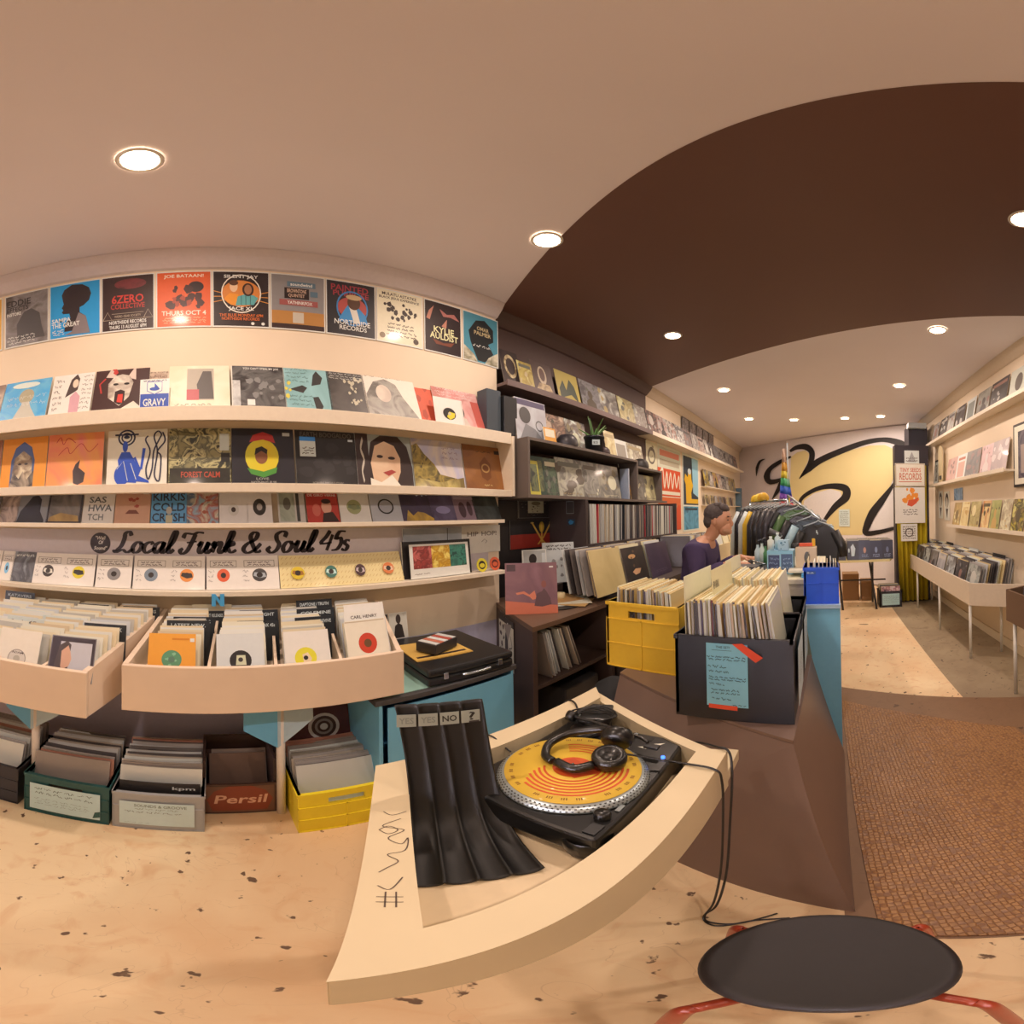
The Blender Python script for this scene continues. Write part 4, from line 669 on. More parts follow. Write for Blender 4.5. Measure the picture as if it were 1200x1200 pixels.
# pen tag on the rim
tagm = '#5c4436'
def onrim(f, g): return A_.lerp(B_, f)+((I_[0]-A_))*g
b = B()
def pen(pts, w=.002):
    L = []; Q = []; P = spline([(p[0], p[1], 0) for p in pts], 5)
    for i, p in enumerate(P):
        d = P[min(i+1, len(P)-1)]-P[max(i-1, 0)]; d.normalize(); n = V((-d.y, d.x, 0))*w/2
        for LL, s in ((L, 1), (Q, -1)):
            q = p+n*s; r = onrim(q.x, 0)+(V((.456, .89))*q.y); LL.append((r.x, r.y, ZT+.0008))
    b.strip(L, Q, M(tagm, .5), False)
for pts in ([(.66,.05),(.62,.02),(.60,.055),(.56,.03),(.53,.05),(.56,.06),(.50,.055),(.48,.03),(.45,.045),(.42,.03),(.40,.02)], [(.70,.02),(.68,.035),(.70,.06)], [(.60,.015),(.58,.03),(.60,.045),(.62,.03),(.60,.015)], [(.38,.05),(.33,.035),(.345,.02)], [(.30,.02),(.30,.05)], [(.28,.02),(.28,.05)], [(.32,.03),(.26,.03)], [(.32,.042),(.26,.042)]):
    n0 = [(u, v*1.0+.003) for u, v in pts]; pen(n0)
b.build('pen_tag', t)
# ---------------------------------------------------------------- black record holder
t = thing('record_holder', 'black curved four-slot record holder with YES YES NO ? labels standing in the tray', 'record holder', (0, 0, 0))
prof = spline([(0, .6885), (.07, .6895), (.125, .699), (.175, .73), (.21, .795), (.232, .88), (.243, .955), (.25, 1.03)], 6)
black = M('#0c0a0a', .5, k=.5); ua = V((.41, .91)).normalized(); sa = V((-.91, .41)).normalized(); oc = V((-.438, .345))
b = B(); n = len(prof); NS = 64; vs = []
for i, p in enumerate(prof):
    tn = (prof[min(i+1, n-1)]-prof[max(i-1, 0)]).normalized(); f = i/(n-1); wd = .198-.020*f-.016*4*f*(1-f)
    for j in range(NS+1):
        u = j/NS; d = abs(sin(4*pi*u)); h_ = .0045*(1-d)**3+(1-f)**1.5*.007*(1-d**.8)
        q = oc+sa*(p.x-tn.y*h_*1)+ua*((u-.5)*wd+.010*4*f*(1-f)-.014*f**3); vs.append((q.x, q.y, p.y+tn.x*h_+.001))
fs = [(i*(NS+1)+j, (i+1)*(NS+1)+j, (i+1)*(NS+1)+j+1, i*(NS+1)+j+1) for i in range(n-1) for j in range(NS)]
b.add(vs, fs, black, True); o = b.build('slotted_sheet', t); sd = o.modifiers.new('thick', 'SOLIDIFY'); sd.thickness = .0035; sd.offset = 1
ang = math.atan2(ua.y, ua.x)
for k, (s, cc) in enumerate((('YES', '#8a8478'), ('YES', '#8a8478'), ('NO', '#1c1816'), ('?', '#1c1816'))):
    b = B(); q = oc+sa*.2395+ua*(-.0810+.0437*k)
    b.X = Matrix.Translation((q.x, q.y, .978)) @ Matrix.Rotation(ang, 4, 'Z') @ Matrix.Rotation(R(-5), 4, 'X')
    b.box(-.0195, -.0004, 0, .0195, .0004, .031, '#a8a090'); art(b, .039, .031, -.0006, [T(.12, .25, .76, .5, s, cc)] if s != '?' else [T(.4, .2, .34, .68, s, cc), ('r', .4, .0, .95, .14, '#3c3430')]); b.build('name_tag', t)
# ---------------------------------------------------------------- turntable
TX, TY, TZ = -.527, .715, ZF+.001
tt = thing('turntable', 'black turntable with a strobe-dotted platter in the tray of the listening station', 'turntable', (TX, TY, TZ), R(90+3))
# local frame: +X = right side (tonearm), -Y = operator side
pl = M('#181513', .3, coat=.3, k=.8); met = M('#c8c0b4', .25, 1)
b = B(); b.box(-.2265, -.172, .025, .2265, .172, .09, pl); b.build('plinth', tt, .008)
for x, y in ((-.185, -.135), (.185, -.135), (-.185, .135), (.185, .135)): b = B(); b.lathe([(.001, 0), (.038, 0), (.042, .006), (.040, .03), (.001, .03)], pl, (x, y, 0), 24); b.build('foot', tt)
b = B(); b.lathe([(.044, .0), (.046, .01), (.046, .03), (.042, .036)], pl, (-.192, -.137, .028), 24); b.build('corner_post', tt)
PX, PY = -.035, .0
b = B(); b.lathe([(.150, .0), (.167, .001), (.166, .006), (.153, .018), (.02, .018)], M('#b8b0a4', .3, .6), (PX, PY, .0905), 72); b.build('platter', tt)
b = B()
for ring in range(3):
    for k in range(96):
        a = 2*pi*(k+.5*(ring % 2))/96; r = .1655-.0045*ring; z = .0975+.0045*ring; s = .0014
        p = V((PX+r*cos(a)*1.002, PY+r*sin(a)*1.002, z)); u = V((-sin(a), cos(a), 0))*s*1.5; w = V((-cos(a), sin(a)*-1, .9))*s*.8
        b.add([p-u-w, p+u-w, p+u+w, p-u+w], [(0, 1, 2, 3)], '#2c2824')
b.build('strobe_dots', tt)
b = B(); mz = .1095
def dsk(r, m, z, c=(PX, PY), n=64): b.add([(c[0]+r*cos(2*pi*i/n), c[1]+r*sin(2*pi*i/n), z) for i in range(n)], [tuple(range(n))], m)
b.lathe([(.150, 0), (.150, .0025), (.001, .0025)], '#f6b83c', (PX, PY, mz), 64)
def rg_(r0, r1, m, z, a0=0, a1=2*pi, cx=0, cy=0):
    n = max(6, int(48*(a1-a0)/(2*pi))); vs = [(PX+cx+r*cos(a0+(a1-a0)*i/n), PY+cy+r*sin(a0+(a1-a0)*i/n), z) for r in (r0, r1) for i in range(n+1)]
    b.add(vs, [(i, n+1+i, n+2+i, i+1) for i in range(n)], m)
OR = '#d6521e'
for i in range(6): rg_(.060+.0115*i, .0655+.0115*i, OR, mz+.0030+.00005*i, R(120+8*i), R(330-7*i), 0, 0)
for i in range(4): rg_(.075+.011*i, .079+.011*i, OR, mz+.0033, R(-20), R(40))
rg_(.001, .045, OR, mz+.0032)
b.add([(PX+x, PY+y, mz+.0034) for x, y in ((-.03,.03),(.0,.05),(.035,.02),(.02,-.02),(.09,-.045),(.045,-.075),(.0,-.06),(-.04,-.03))], [tuple(range(8))], '#c8441c')
for i in range(30):
    a = R(12*i+3); 
    if i % 5 == 4: continue
    for q in (-.0035, .0, .0035):
        r0, r1 = .131, .139; aa = a+q/.13*1.3; b.add([(PX+r*cos(aa+s), PY+r*sin(aa+s), mz+.0036) for r, s in ((r0, -.007), (r0, .007), (r1, .009), (r1, -.005))], [(0, 1, 2, 3)], '#8a4a1c')
b.build('slipmat', tt)
b = B(); b.lathe([(.0036, 0), (.0036, .012), (.001, .0135)], met, (PX, PY, mz+.002), 12); b.build('spindle', tt)
b = B(); b.lathe([(.045, 0), (.045, .012), (.036, .018), (.001, .018)], pl, (.165, .09, .0905), 32); b.build('tonearm_base', tt)
b = B(); b.tube(spline([(.165, .135, .135), (.165, .09, .135), (.160, .0, .132), (.150, -.07, .128), (.135, -.105, .124)], 5), .005, pl, 10); b.tube([(.165, .15, .135), (.165, .128, .135)], .017, pl, 16); b.build('tonearm', tt)
b = B(); b.box(.118, -.137, .112, .138, -.098, .122, '#2a2624'); b.build('headshell', tt, .003)
b = B(); b.box(.192, -.09, .0902, .212, .03, .0910, '#0e0c0b'); b.box(.193, -.045, .0910, .211, -.035, .098, met); b.build('pitch_slider', tt)
b = B(); b.lathe([(.016, 0), (.016, .016), (.013, .02), (.001, .02)], pl, (-.155, -.142, .0905), 24); b.build('power_knob', tt)
b = B(); b.box(-.215, -.162, .0905, -.180, -.138, .0945, '#2c2826'); b.build('start_button', tt, .001)
for k in range(2): b = B(); b.box(-.125+.035*k, -.160, .0905, -.100+.035*k, -.150, .0935, '#8a847c'); b.build('speed_button', tt, .001)
b = B(); b.lathe([(.005, 0), (.005, .006), (.001, .008)], emit('#3a6cff', 3), (.118, -.150, .0905), 12); b.build('target_light', tt)
b = B(); b.lathe([(.004, 0), (.004, .003), (.001, .004)], emit('#ff2818', 3), (.180, .005, .0905), 12); b.build('indicator_light', tt)
b = B(); b.add([(x, y, .0912) for x, y in ((.150,-.070),(.160,-.092),(.172,-.088),(.180,-.105),(.192,-.128),(.176,-.118),(.162,-.108),(.146,-.094))], [tuple(range(8))], '#f0d8b8'); b.build('sticker', tt)
b = B(); b.lathe([(.019, 0), (.019, .006), (.014, .013), (.001, .016)], M('#c8964c', .2, 1), (-.19, .140, .0905), 28); o = b.build('centre_adapter', tt)
# ---------------------------------------------------------------- headphones on the mat
h = thing('headphones', 'black over-ear headphones lying on the orange slipmat', 'headphones', (TX+.01, TY+.02, TZ+mz+.004), R(30))
hb = M('#141210', .35, coat=.2, k=.8)
def cup(c, rx, rz, nm='ear_cup'):
    b = B(); b.X = Matrix.Translation(c) @ Euler((rx, 0, rz)).to_matrix().to_4x4()
    b.lathe([(.001, -.022), (.030, -.022), (.038, -.012), (.040, 0), (.040, .008), (.036, .018), (.024, .020), (.018, .012), (.001, .012)], hb, n=32)
    return b.build(nm, h)
cup((.045, -.038, .026), R(12), 0); cup((.062, .040, .042), R(-68), R(-10))
b = B(); arc = spline([(.06, .05, .06), (.02, .075, .05), (-.05, .075, .035), (-.098, .035, .022), (-.100, -.02, .016), (-.080, -.045, .016)], 7); L = []; 
for i, p in enumerate(arc): pass
b.tube(arc, .011, hb, 10); b.build('headband', h)
b = B(); b.tube(spline([(-.07, -.05, .018), (-.03, -.075, .016), (.01, -.06, .02)], 4), .012, hb, 10); b.build('slider_arm', h)
# ---------------------------------------------------------------- adapter, cables
t = thing('phono_preamp', 'small black amplifier box behind the turntable with coiled leads', 'amplifier', (-.665, .985, ZF+.0), R(25))
b = B(); b.box(-.045, -.055, .06, .045, .055, .105, '#1e1b19'); b.box(-.04, -.05, 0, .04, .05, .058, '#141210'); b.build('housing', t, .004)
b = B()
for k in range(5):
    b.tube([(.0+(.05+.004*k)*cos(a), -.06+(.04+.003*k)*sin(a), .112+.004*k+.004*sin(3*a+k)) for a in [2*pi*i/26 for i in range(27)]], .003, '#0f0d0c', 6, False)
b.build('coiled_lead', t)
b = B(); b.box(-.062, -.045, .085, -.045, -.02, .1, met); b.build('metal_plug', t, .002)
def cable(name, pts, r, label, m='#14100e'): b = B(); b.tube(spline(pts, 8), r, m, 8); return tag(b.build(name), label, 'cable')
cable('audio_cable', [(-.37, .935, .775), (-.33, .95, .775), (-.27, .90, .803), (-.235, .885, .802), (-.222, .86, .74), (-.225, .84, .55), (-.235, .83, .3), (-.26, .83, .08), (-.285, .82, .006), (-.27, .79, .005), (-.22, .79, .005), (-.17, .82, .005), (-.10, .84, .005)], .0032, 'black lead from the turntable over the station rim down to the floor')
cable('headphone_cable', [(-.49, .735, .825), (-.44, .77, .818), (-.385, .80, .80), (-.32, .80, .804), (-.245, .795, .804), (-.229, .80, .76), (-.232, .81, .6), (-.242, .815, .35), (-.262, .815, .12), (-.282, .80, .012), (-.25, .775, .0045), (-.20, .80, .0045), (-.13, .86, .0045)], .003, 'thin black headphone lead crossing the near rim and hanging to the floor')
cable('jack_cable', [(-.795, .62, .803), (-.785, .645, .808), (-.765, .66, .803), (-.735, .66, .79), (-.705, .665, .775)], .0025, 'short black lead with a plug lying on the far rim beside the turntable')
cable('power_lead', [(-.79, .98, .79), (-.765, .985, .803), (-.735, .97, .806), (-.70, .94, .80), (-.69, .96, .77)], .003, 'black lead looped over the far rim into the tray')
# ================================================================= STOOL
t = thing('drum_stool', 'round black padded stool with red tubular legs in the foreground', 'stool', (-.01, .435, 0))
zs = .48
b = B(); b.lathe([(.001, -.035), (.132, -.035), (.143, -.028), (.146, -.012), (.142, -.003), (.132, 0), (.128, -.0025), (.001, -.004)], M('#241c1a', .6, bump=.12, scale=30), (0, 0, zs), 64); b.build('seat', t)
red = M('#a83a20', .35, coat=.3)
for a, r1 in ((232, .185), (-48, .185), (40, .17), (140, .17)):
    u = V((cos(R(a)), sin(R(a)), 0)); b = B(); b.tube(spline([u*.05+V((0, 0, zs-.048)), u*.15+V((0, 0, zs-.048)), u*(r1-.01)+V((0, 0, zs-.05)), u*(r1+.008)+V((0, 0, zs-.075)), u*(r1+.03)+V((0, 0, .2)), u*(r1+.045)+V((0, 0, .0))], 6), .011, red, 12); b.build('leg', t)
b = B(); b.lathe([(.001, -.06), (.06, -.06), (.06, -.036), (.001, -.036)], red, (0, 0, zs), 24); b.build('hub', t)
# ================================================================= RUBBER MAT ON THE BROWN BAND
m = bpy.data.materials.new('rubber_mat'); m.use_nodes = True; nt = m.node_tree; bs = nt.nodes['Principled BSDF']; Lk = nt.links.new
tc = nt.nodes.new('ShaderNodeTexCoord'); vo = nt.nodes.new('ShaderNodeTexVoronoi'); vo.feature = 'DISTANCE_TO_EDGE'; vo.inputs['Scale'].default_value = 55; vo.inputs['Randomness'].default_value = .25; Lk(tc.outputs['Object'], vo.inputs['Vector'])
rp = nt.nodes.new('ShaderNodeValToRGB'); rp.color_ramp.elements[0].position = .02; rp.color_ramp.elements[0].color = (0, 0, 0, 1); rp.color_ramp.elements[1].position = .16; Lk(vo.outputs['Distance'], rp.inputs[0])
bp = nt.nodes.new('ShaderNodeBump'); bp.inputs['Strength'].default_value = .6; bp.inputs['Distance'].default_value = .003; Lk(rp.outputs[0], bp.inputs['Height']); Lk(bp.outputs[0], bs.inputs['Normal'])
mx = nt.nodes.new('ShaderNodeMix'); mx.data_type = 'RGBA'; mx.inputs[6].default_value = col('#7c4c2c'); mx.inputs[7].default_value = col('#a46c3c'); Lk(rp.outputs[0], mx.inputs[0]); Lk(mx.outputs[2], bs.inputs['Base Color']); bs.inputs['Roughness'].default_value = .38
b = B(); gx = lambda x, f: f
b.prism([(.09, f0(.09)+.01), (1.05, f0(1.05)+.01), (1.05, f1(1.05)-.5), (.60, f1(.6)-.35), (.09, f1(.09)-.25)], .003, .009, m); tag(b.build('floor_mat'), 'bubble-textured brown rubber mat lying on the brown floor band', 'mat')
# ================================================================= BROWN COUNTER WITH CRATES
bc = M('#7c5c4c', .4, coat=.15, bump=.03, scale=6)
t = thing('record_counter', 'low brown painted counter with flared sides carrying the yellow and black record crates', 'counter')
top = [(-.93, 1.575), (-.11, 1.175), (-.085, 2.03), (-.60, 2.03), (-.60, 2.28), (-.93, 2.28)]; bot = [(-.93, 1.27), (.045, .87), (.075, 2.03), (-.60, 2.03), (-.60, 2.28), (-.93, 2.28)]; n = 6
b = B(); b.add([(x, y, 0) for x, y in bot]+[(x, y, .645) for x, y in top], [(5, 4, 3, 2, 1, 0)]+[(i, (i+1) % n, n+(i+1) % n, n+i) for i in range(n)]+[tuple(range(n, 2*n))], bc); b.build('base', t)
b = B(); b.prism(top, .6455, .66, bc); b.build('top', t, .003)
KZ = .661
crate('record_crate', 'large bright yellow plastic crate of albums on the brown counter', -1.06+.02, -.655, 1.64, 2.22, KZ, .345, '#ffbc34', ribs=(2, 2), front='y', t=.013, group='crates on the brown counter')
def filly(x0, x1, yc, z, n, label, group, kind='aged', tilt=0, jit=.006):
    for i in range(n):
        f = i/(n-1); lp(kind, x0+(x1-x0)*f, yc+random.uniform(-jit, jit), z+random.uniform(-.008, .008), R(90), 0, label, group, roll=0)
        o = bpy.context.scene.objects[-1] if False else None
def filly2(x0, x1, yc, z, n, label, group, lean, kind='aged'):
    for i in range(n):
        f = i/(n-1); o = lp(kind, x0+(x1-x0)*f, yc+random.uniform(-.006, .006), z+random.uniform(-.008, .008), R(90)+random.uniform(-.02, .02), lean[0]+(lean[1]-lean[0])*f+random.uniform(-.02, .02), label, group)
b = B(); b.box(-1.02, 1.66, KZ+.0125, -.67, 2.20, KZ+.095, '#3c2c24'); tag(b.build('crate_insert'), 'dark packing inside the yellow crate on the counter under its albums', 'packing')
filly2(-1.0, -.685, 1.83, KZ+.097, 30, 'album with its spine to the front in the near row of the yellow counter crate', 'near row of albums in the yellow counter crate', (-.02, .08))
KX0, KX1, KY = -.53, -.115, 1.285
crate('record_crate', 'large black record crate with a light blue handwritten list on its front', KX0, KX1, KY, KY+.36, KZ, .34, '#131215', front='y', handle=False, solid=True, group='crates on the brown counter')
crate('record_crate', 'second black record crate directly behind the one with the blue list', KX0+.02, KX1+.005, KY+.375, KY+.72, KZ, .34, '#131215', front='y', handle=False, solid=True, group='crates on the brown counter')
for k, (yy0, nm) in enumerate(((KY+.02, 'front'), (KY+.395, 'second'))):
    b = B(); b.box(KX0+.035, yy0, KZ+.0125, KX1-.02, yy0+.315, KZ+.150, '#3c2c24'); tag(b.build('crate_insert'), 'dark packing under the albums in the '+nm+' black crate', 'packing')
filly2(KX0+.05, KX1-.045, KY+.18, KZ+.152, 40, 'album in a yellowed sleeve with its spine to the front in the front black crate', 'albums in the front black crate', (.02, .13))
for k in range(40): lps(KX0+.06+(KX1-KX0-.11)*k/39, KY+.55, KZ+.176+random.uniform(-.01, .01), R(90), .02+.12*k/39, t=.0065, pal=['#e8c088', '#f0cf9c', '#dcb078', '#f6dcb0', '#c8b49c', '#f0d4a8'])
def divlp(x, y, z, w, hh, txt, label, c='#f0dcb8', lean=0):
    o = sheet('divider_card', w, hh, .002, c, [T(.03, .8, .25, .08, txt, '#6c5c50')] if txt else [], c, label, 'divider card'); return put(o, x, y, z, R(90), lean)
divlp(KX0+.036, KY+.19, KZ+.177, .33, .375, '', 'tall white divider at the left of the front black crate', lean=.02)
divlp(KX0+.14, KY+.24, KZ+.20, .30, .37, 'NEW ARRIVALS', 'tall cream divider with writing in the front black crate', '#f0d4a0', lean=.08)
divlp(KX0+.10, KY+.60, KZ+.20, .30, .36, 'WORLD', 'cream divider with writing in the second black crate', '#f4dcb0', lean=.08)
o = paper('paper_list', .145, .255, '#a4deff', [T(.24,.93,.34,.035,'THE SET!','#2c3c54'),('l',[(.14,.9),(.62,.9)],.006,'#2c3c54'),('s',.02,.74,.95,.82,2,31,'#22304a',.011),('s',.04,.62,.5,.68,1,32,'#22304a',.011),('s',.04,.54,.6,.6,1,33,'#22304a',.011),('s',.04,.42,.95,.5,2,34,'#22304a',.011),('s',.04,.34,.45,.4,1,35,'#22304a',.011),('s',.1,.2,.8,.3,2,36,'#22304a',.011),('s',.1,.1,.6,.16,1,37,'#22304a',.011),('s',.6,.02,.95,.06,1,38,'#22304a',.009)], (KX0+KX1)/2-.018, KY-.0062, KZ+.065, 0, 'light blue sheet with a handwritten list taped to the front black crate')
def tape(pts, y, label):
    b = B(); b.add([(x, y, z) for x, z in pts]+[(x, y+.0006, z) for x, z in pts], [(0, 1, 2, 3), (7, 6, 5, 4), (0, 4, 5, 1), (1, 5, 6, 2), (2, 6, 7, 3), (3, 7, 4, 0)], '#e0482a'); tag(b.build('tape_strip'), label, 'tape')
xc = (KX0+KX1)/2-.018
tape([(xc+.02, KZ+.322), (xc+.10, KZ+.255), (xc+.125, KZ+.275), (xc+.055, KZ+.325)], KY-.0085, 'orange red tape strip at the upper right of the blue list')
tape([(xc-.065, KZ+.055), (xc+.035, KZ+.052), (xc+.035, KZ+.071), (xc-.065, KZ+.073)], KY-.0085, 'orange red tape strip under the blue list')
for k in range(2):
    paper('paper_label', .24, .24, '#c8c4bc', [('s',.1,.3,.9,.7,5,41+k,'#6c6864',.01)], KX1+.012, KY+.18+.375*k, KZ+.05, R(90), 'pale handwritten sheet on the side of the '+('front' if k == 0 else 'second')+' black crate')
# ================================================================= BROWN DESK WITH SHELF OF RECORDS
dk = M('#4c362c', .5, bump=.04, scale=8)
t = thing('corner_desk', 'dark brown desk with an open shelf of albums, beside the blue cabinet', 'desk')
DZ = .84; P0 = (-2.095, 1.815); P1 = (-1.40, 1.49); P2 = (-1.40, 2.34); P3 = (-2.095, 2.34)
b = B(); b.prism([P0, P1, P2, P3], DZ-.03, DZ, M('#6c4c38', .45)); b.build('top', t, .003)
b = B(); b.prism([P0, P1, (-1.40, 1.525), (-2.095, 1.85)], 0, DZ-.03, dk); b.build('side_panel', t)
b = B(); b.box(-2.09, 2.30, 0, -1.42, 2.34, DZ-.03, dk); b.build('side_panel', t)
b = B(); b.prism([(-2.05, 1.84), (-1.43, 1.545), (-1.43, 2.30), (-2.05, 2.30)], .43, .455, dk); b.build('shelf_board', t)
b = B(); b.box(-2.094, 1.86, .02, -2.07, 2.30, DZ-.03, dk); b.build('back_panel', t)
for k in range(10):
    f = k/9; c = 'album standing on the shelf inside the brown desk'
    lp('floor', -1.62+random.uniform(-.02, .02), 1.70+.30*f, .458, 0, R(-14-9*f), c, 'albums inside the brown desk')
b = B(); b.X = Matrix.Translation((0, 0, 0))
p0 = V((-1.98, 1.76)); p1 = V((-1.66, 1.61)); pd = (p1-p0).normalized()
o = sheet('wall_print', .30, .34, .002, '#e0c8ac', [('r',.0,.88,1,1,'#2b2422'),('r',.0,0,.03,1,'#2b2422'),('b',.1,.4,.45,.8,9,3,'#4c3c34',.09),('e',.55,.45,.1,.3,'#2b2422'),('l',[(.8,.7),(.9,.5),(.7,.4),(.85,.2),(.7,.1)],.02,'#2b2422',1),('s',.1,.05,.9,.35,4,4,'#4c3c34',.015)], '#2b2422', 'black and cream line drawing fixed to the end of the brown desk', 'picture'); put(o, -1.80, 1.670, .45, math.atan2(pd.y, pd.x))
o = sheet('record_album', .315, .315, .005, ('#8a5c5c','#7a5054','#946468',3), [('p',[(.0,.0),(.0,.27),(1,.16),(1,.0)],'#cc6a4c'),('p',[(.2,.42),(.36,.45),(.46,.38),(.56,.46),(.6,.3),(.52,.28),(.46,.34),(.34,.4),(.22,.38)],'#d87858'),('p',[(.55,.16),(.6,.4),(.7,.44),(.74,.5),(.8,.42),(.86,.3),(.88,.18),(.7,.14)],'#5c3c3c'),('e',.74,.58,.05,.07,'#8a4c40'),('r',.03,.84,.2,.97,'#4c3434'),('r',.85,.9,.93,.93,'#f0dcd0')], '#6c4444', 'dusky red album with a reclining figure standing on the corner of the brown desk', 'record'); put(o, -1.60, 1.70, DZ+.001, R(48), R(8))
# things on the desk
b = B(); b.add([(-1.62+.13*cos(2*pi*i/30), 1.98+.15*sin(2*pi*i/30), DZ+.001) for i in range(30)]+[(-1.62+.13*cos(2*pi*i/30), 1.98+.15*sin(2*pi*i/30), DZ+.006) for i in range(30)], [tuple(range(30, 60)), tuple(reversed(range(30)))]+[(i, (i+1) % 30, 30+(i+1) % 30, 30+i) for i in range(30)], '#1c1816'); b.lathe([(.05, .0062), (.001, .0062)], '#e8dccc', (-1.62, 1.98, DZ), 24); tag(b.build('vinyl_disc'), 'loose black vinyl disc with a pale label on the brown desk', 'record')
for k, (c, x, y, nm) in enumerate((('#d8a060', -1.56, 2.08, 'tan'), ('#f0d8b4', -1.54, 2.13, 'cream'), ('#c88c50', -1.60, 2.16, 'brown'))):
    o = sheet('paper_sleeve', .25, .25, .003, c, [], c, nm+' paper sleeve lying in the loose pile on the brown desk', 'paper'); o.location = (x, y-.1, DZ+.0105+.0045*k); o.rotation_euler = (R(-90), 0, R(20+25*k)); 
b = B(); b.box(-.03, -.03, 0, .03, .03, .10, '#4ca0b0'); o = tag(b.build('tin_can', None, .004), 'small teal tin standing on the brown desk behind the dusky red album', 'tin'); o.location = (-1.72, 1.99, DZ)
b = B(); b.lathe([(.001, 0), (.035, 0), (.035, .06), (.012, .06), (.012, .001)], '#e8c088', (0, 0, 0), 24); o = tag(b.build('tape_roll'), 'cream roll of tape standing on the brown desk', 'tape'); o.location = (-1.70, 2.09, DZ)
o = sheet('record_album', .19, .26, .01, WH, [('r',.04,.02,.96,.98,'#b0a498'),('p',[(.2,.02),(.25,.4),(.45,.55),(.4,.2),(.6,.4),(.8,.3),(.7,.02)],'#3c302c'),('e',.42,.75,.16,.14,'#2b2220'),('r',.8,.1,.95,.9,'#d0c4b8')], WH, 'white-framed black and white portrait booklet standing behind the dusky red album', 'book'); put(o, -1.86, 2.02, DZ+.10, R(70), R(4))
b = B(); b.box(-1.98, 1.90, DZ+.0005, -1.80, 2.25, DZ+.098, '#33261f'); tag(b.build('storage_box', None, .004), 'low dark box at the back of the brown desk', 'box')
o = sheet('record_album', .25, .30, .01, '#c8bcb0', [('s',.1,.8,.9,.95,2,3,'#3c3430',.02),('b',.1,.1,.9,.6,7,4,'#8a7c74',.1)], WH, 'pale album with dark writing at the back of the brown desk', 'record'); put(o, -1.82, 2.24, DZ+.10, R(60), R(6))
t = thing('backpack', 'dark grey rucksack on the floor between the brown desk and the counter', 'bag', (-1.15, 1.88, 0))
b = B(); b.lathe([(.001, 0), (.13, .01), (.16, .08), (.165, .2), (.15, .33), (.10, .42), (.04, .46), (.001, .465)], M('#2c2826', .8, bump=.4, scale=8), n=20); b.build('sack', t)
b = B(); b.tube(spline([(-.06, -.1, .42), (-.10, -.16, .35), (-.11, -.17, .2), (-.08, -.14, .06)], 6), .012, '#1c1816', 8); b.build('strap', t)
b = B(); b.box(-.08, -.19, .08, .08, -.13, .25, '#242020'); b.build('pocket', t, .02)
b = B(); b.box(-1.80, 1.86, .0, -1.48, 2.22, .30, '#3c3430'); tag(b.build('storage_box', None, .01), 'dark box on the floor under the shelf of the brown desk', 'box')
# ================================================================= DARK SHELF UNIT IN THE BROWN BAND
ux = -1.74; dkp = M('#6c584c', .5, bump=.03, scale=8); dks = M('#40302a', .55)
t = thing('shelf_unit', 'brown painted shelf unit of albums in the brown band of the left wall', 'shelf unit')
U0, U1, U2 = 1.83, 3.35, 3.92; zt0, zt1, zbm = 1.94, 1.885, 1.58
b = B(); b.box(XB+.002, U0, zbm, ux, U0+.02, zt0, dkp); b.build('side_panel', t)
b = B(); b.box(XB+.002, U0, zt0, ux, U1, zt0+.02, dkp); b.build('top_board', t)
b = B(); b.box(XB+.002, U1, zt1, ux+.0, U2, zt1+.02, dkp); b.build('top_board', t)
b = B(); b.box(XB+.002, U1-.02, zbm, ux, U1, zt0, dkp); b.build('divider', t)
b = B(); b.box(XB+.002, U2-.02, zbm, ux, U2, zt1, dkp); b.build('side_panel', t)
b = B(); b.box(XB+.002, U0, zbm-.022, ux, 4.05, zbm, dkp); b.build('bottom_board', t)
b = B(); b.box(XB+.002, U0+.02, zbm, XB+.01, U2-.02, zt1, dks); b.build('back_panel', t)
# lower carcass
t = thing('record_shelving', 'dark record shelving under the brown shelf unit with a row of upright spines', 'shelf unit')
b = B(); b.box(XB+.002, 2.44, .8905, ux+.02, 2.47, zbm-.024, dks); b.build('side_panel', t)
b = B(); b.box(XB+.002, 2.47, 1.185, ux+.02, 4.28, 1.21, dks); b.build('shelf_board', t)
b = B(); b.box(XB+.002, 4.26, .8905, ux+.02, 4.285, zbm-.024, dks); b.build('side_panel', t)
b = B(); b.box(XB+.002, 2.47, .90, XB+.012, 4.26, zbm-.024, dks); b.build('back_panel', t)
t = thing('record_ledge', 'dark counter ledge carrying rows of face-out albums behind the yellow counter crate', 'counter')
b = B(); b.box(XB+.002, 2.36, .86, -1.30, 4.28, .89, dks); b.build('top', t); b = B(); b.box(XB+.002, 2.38, 0, -1.34, 4.26, .859, dks); b.build('base', t)
y = 2.49; k = 0
while y < 4.22:
    lp('shelf', ux-.165, y+.005, 1.211, 0, random.uniform(-.03, .03), 'upright album among the spines on the dark shelving', 'upright albums on the dark shelving', )
    y += random.uniform(.017, .031); k += 1
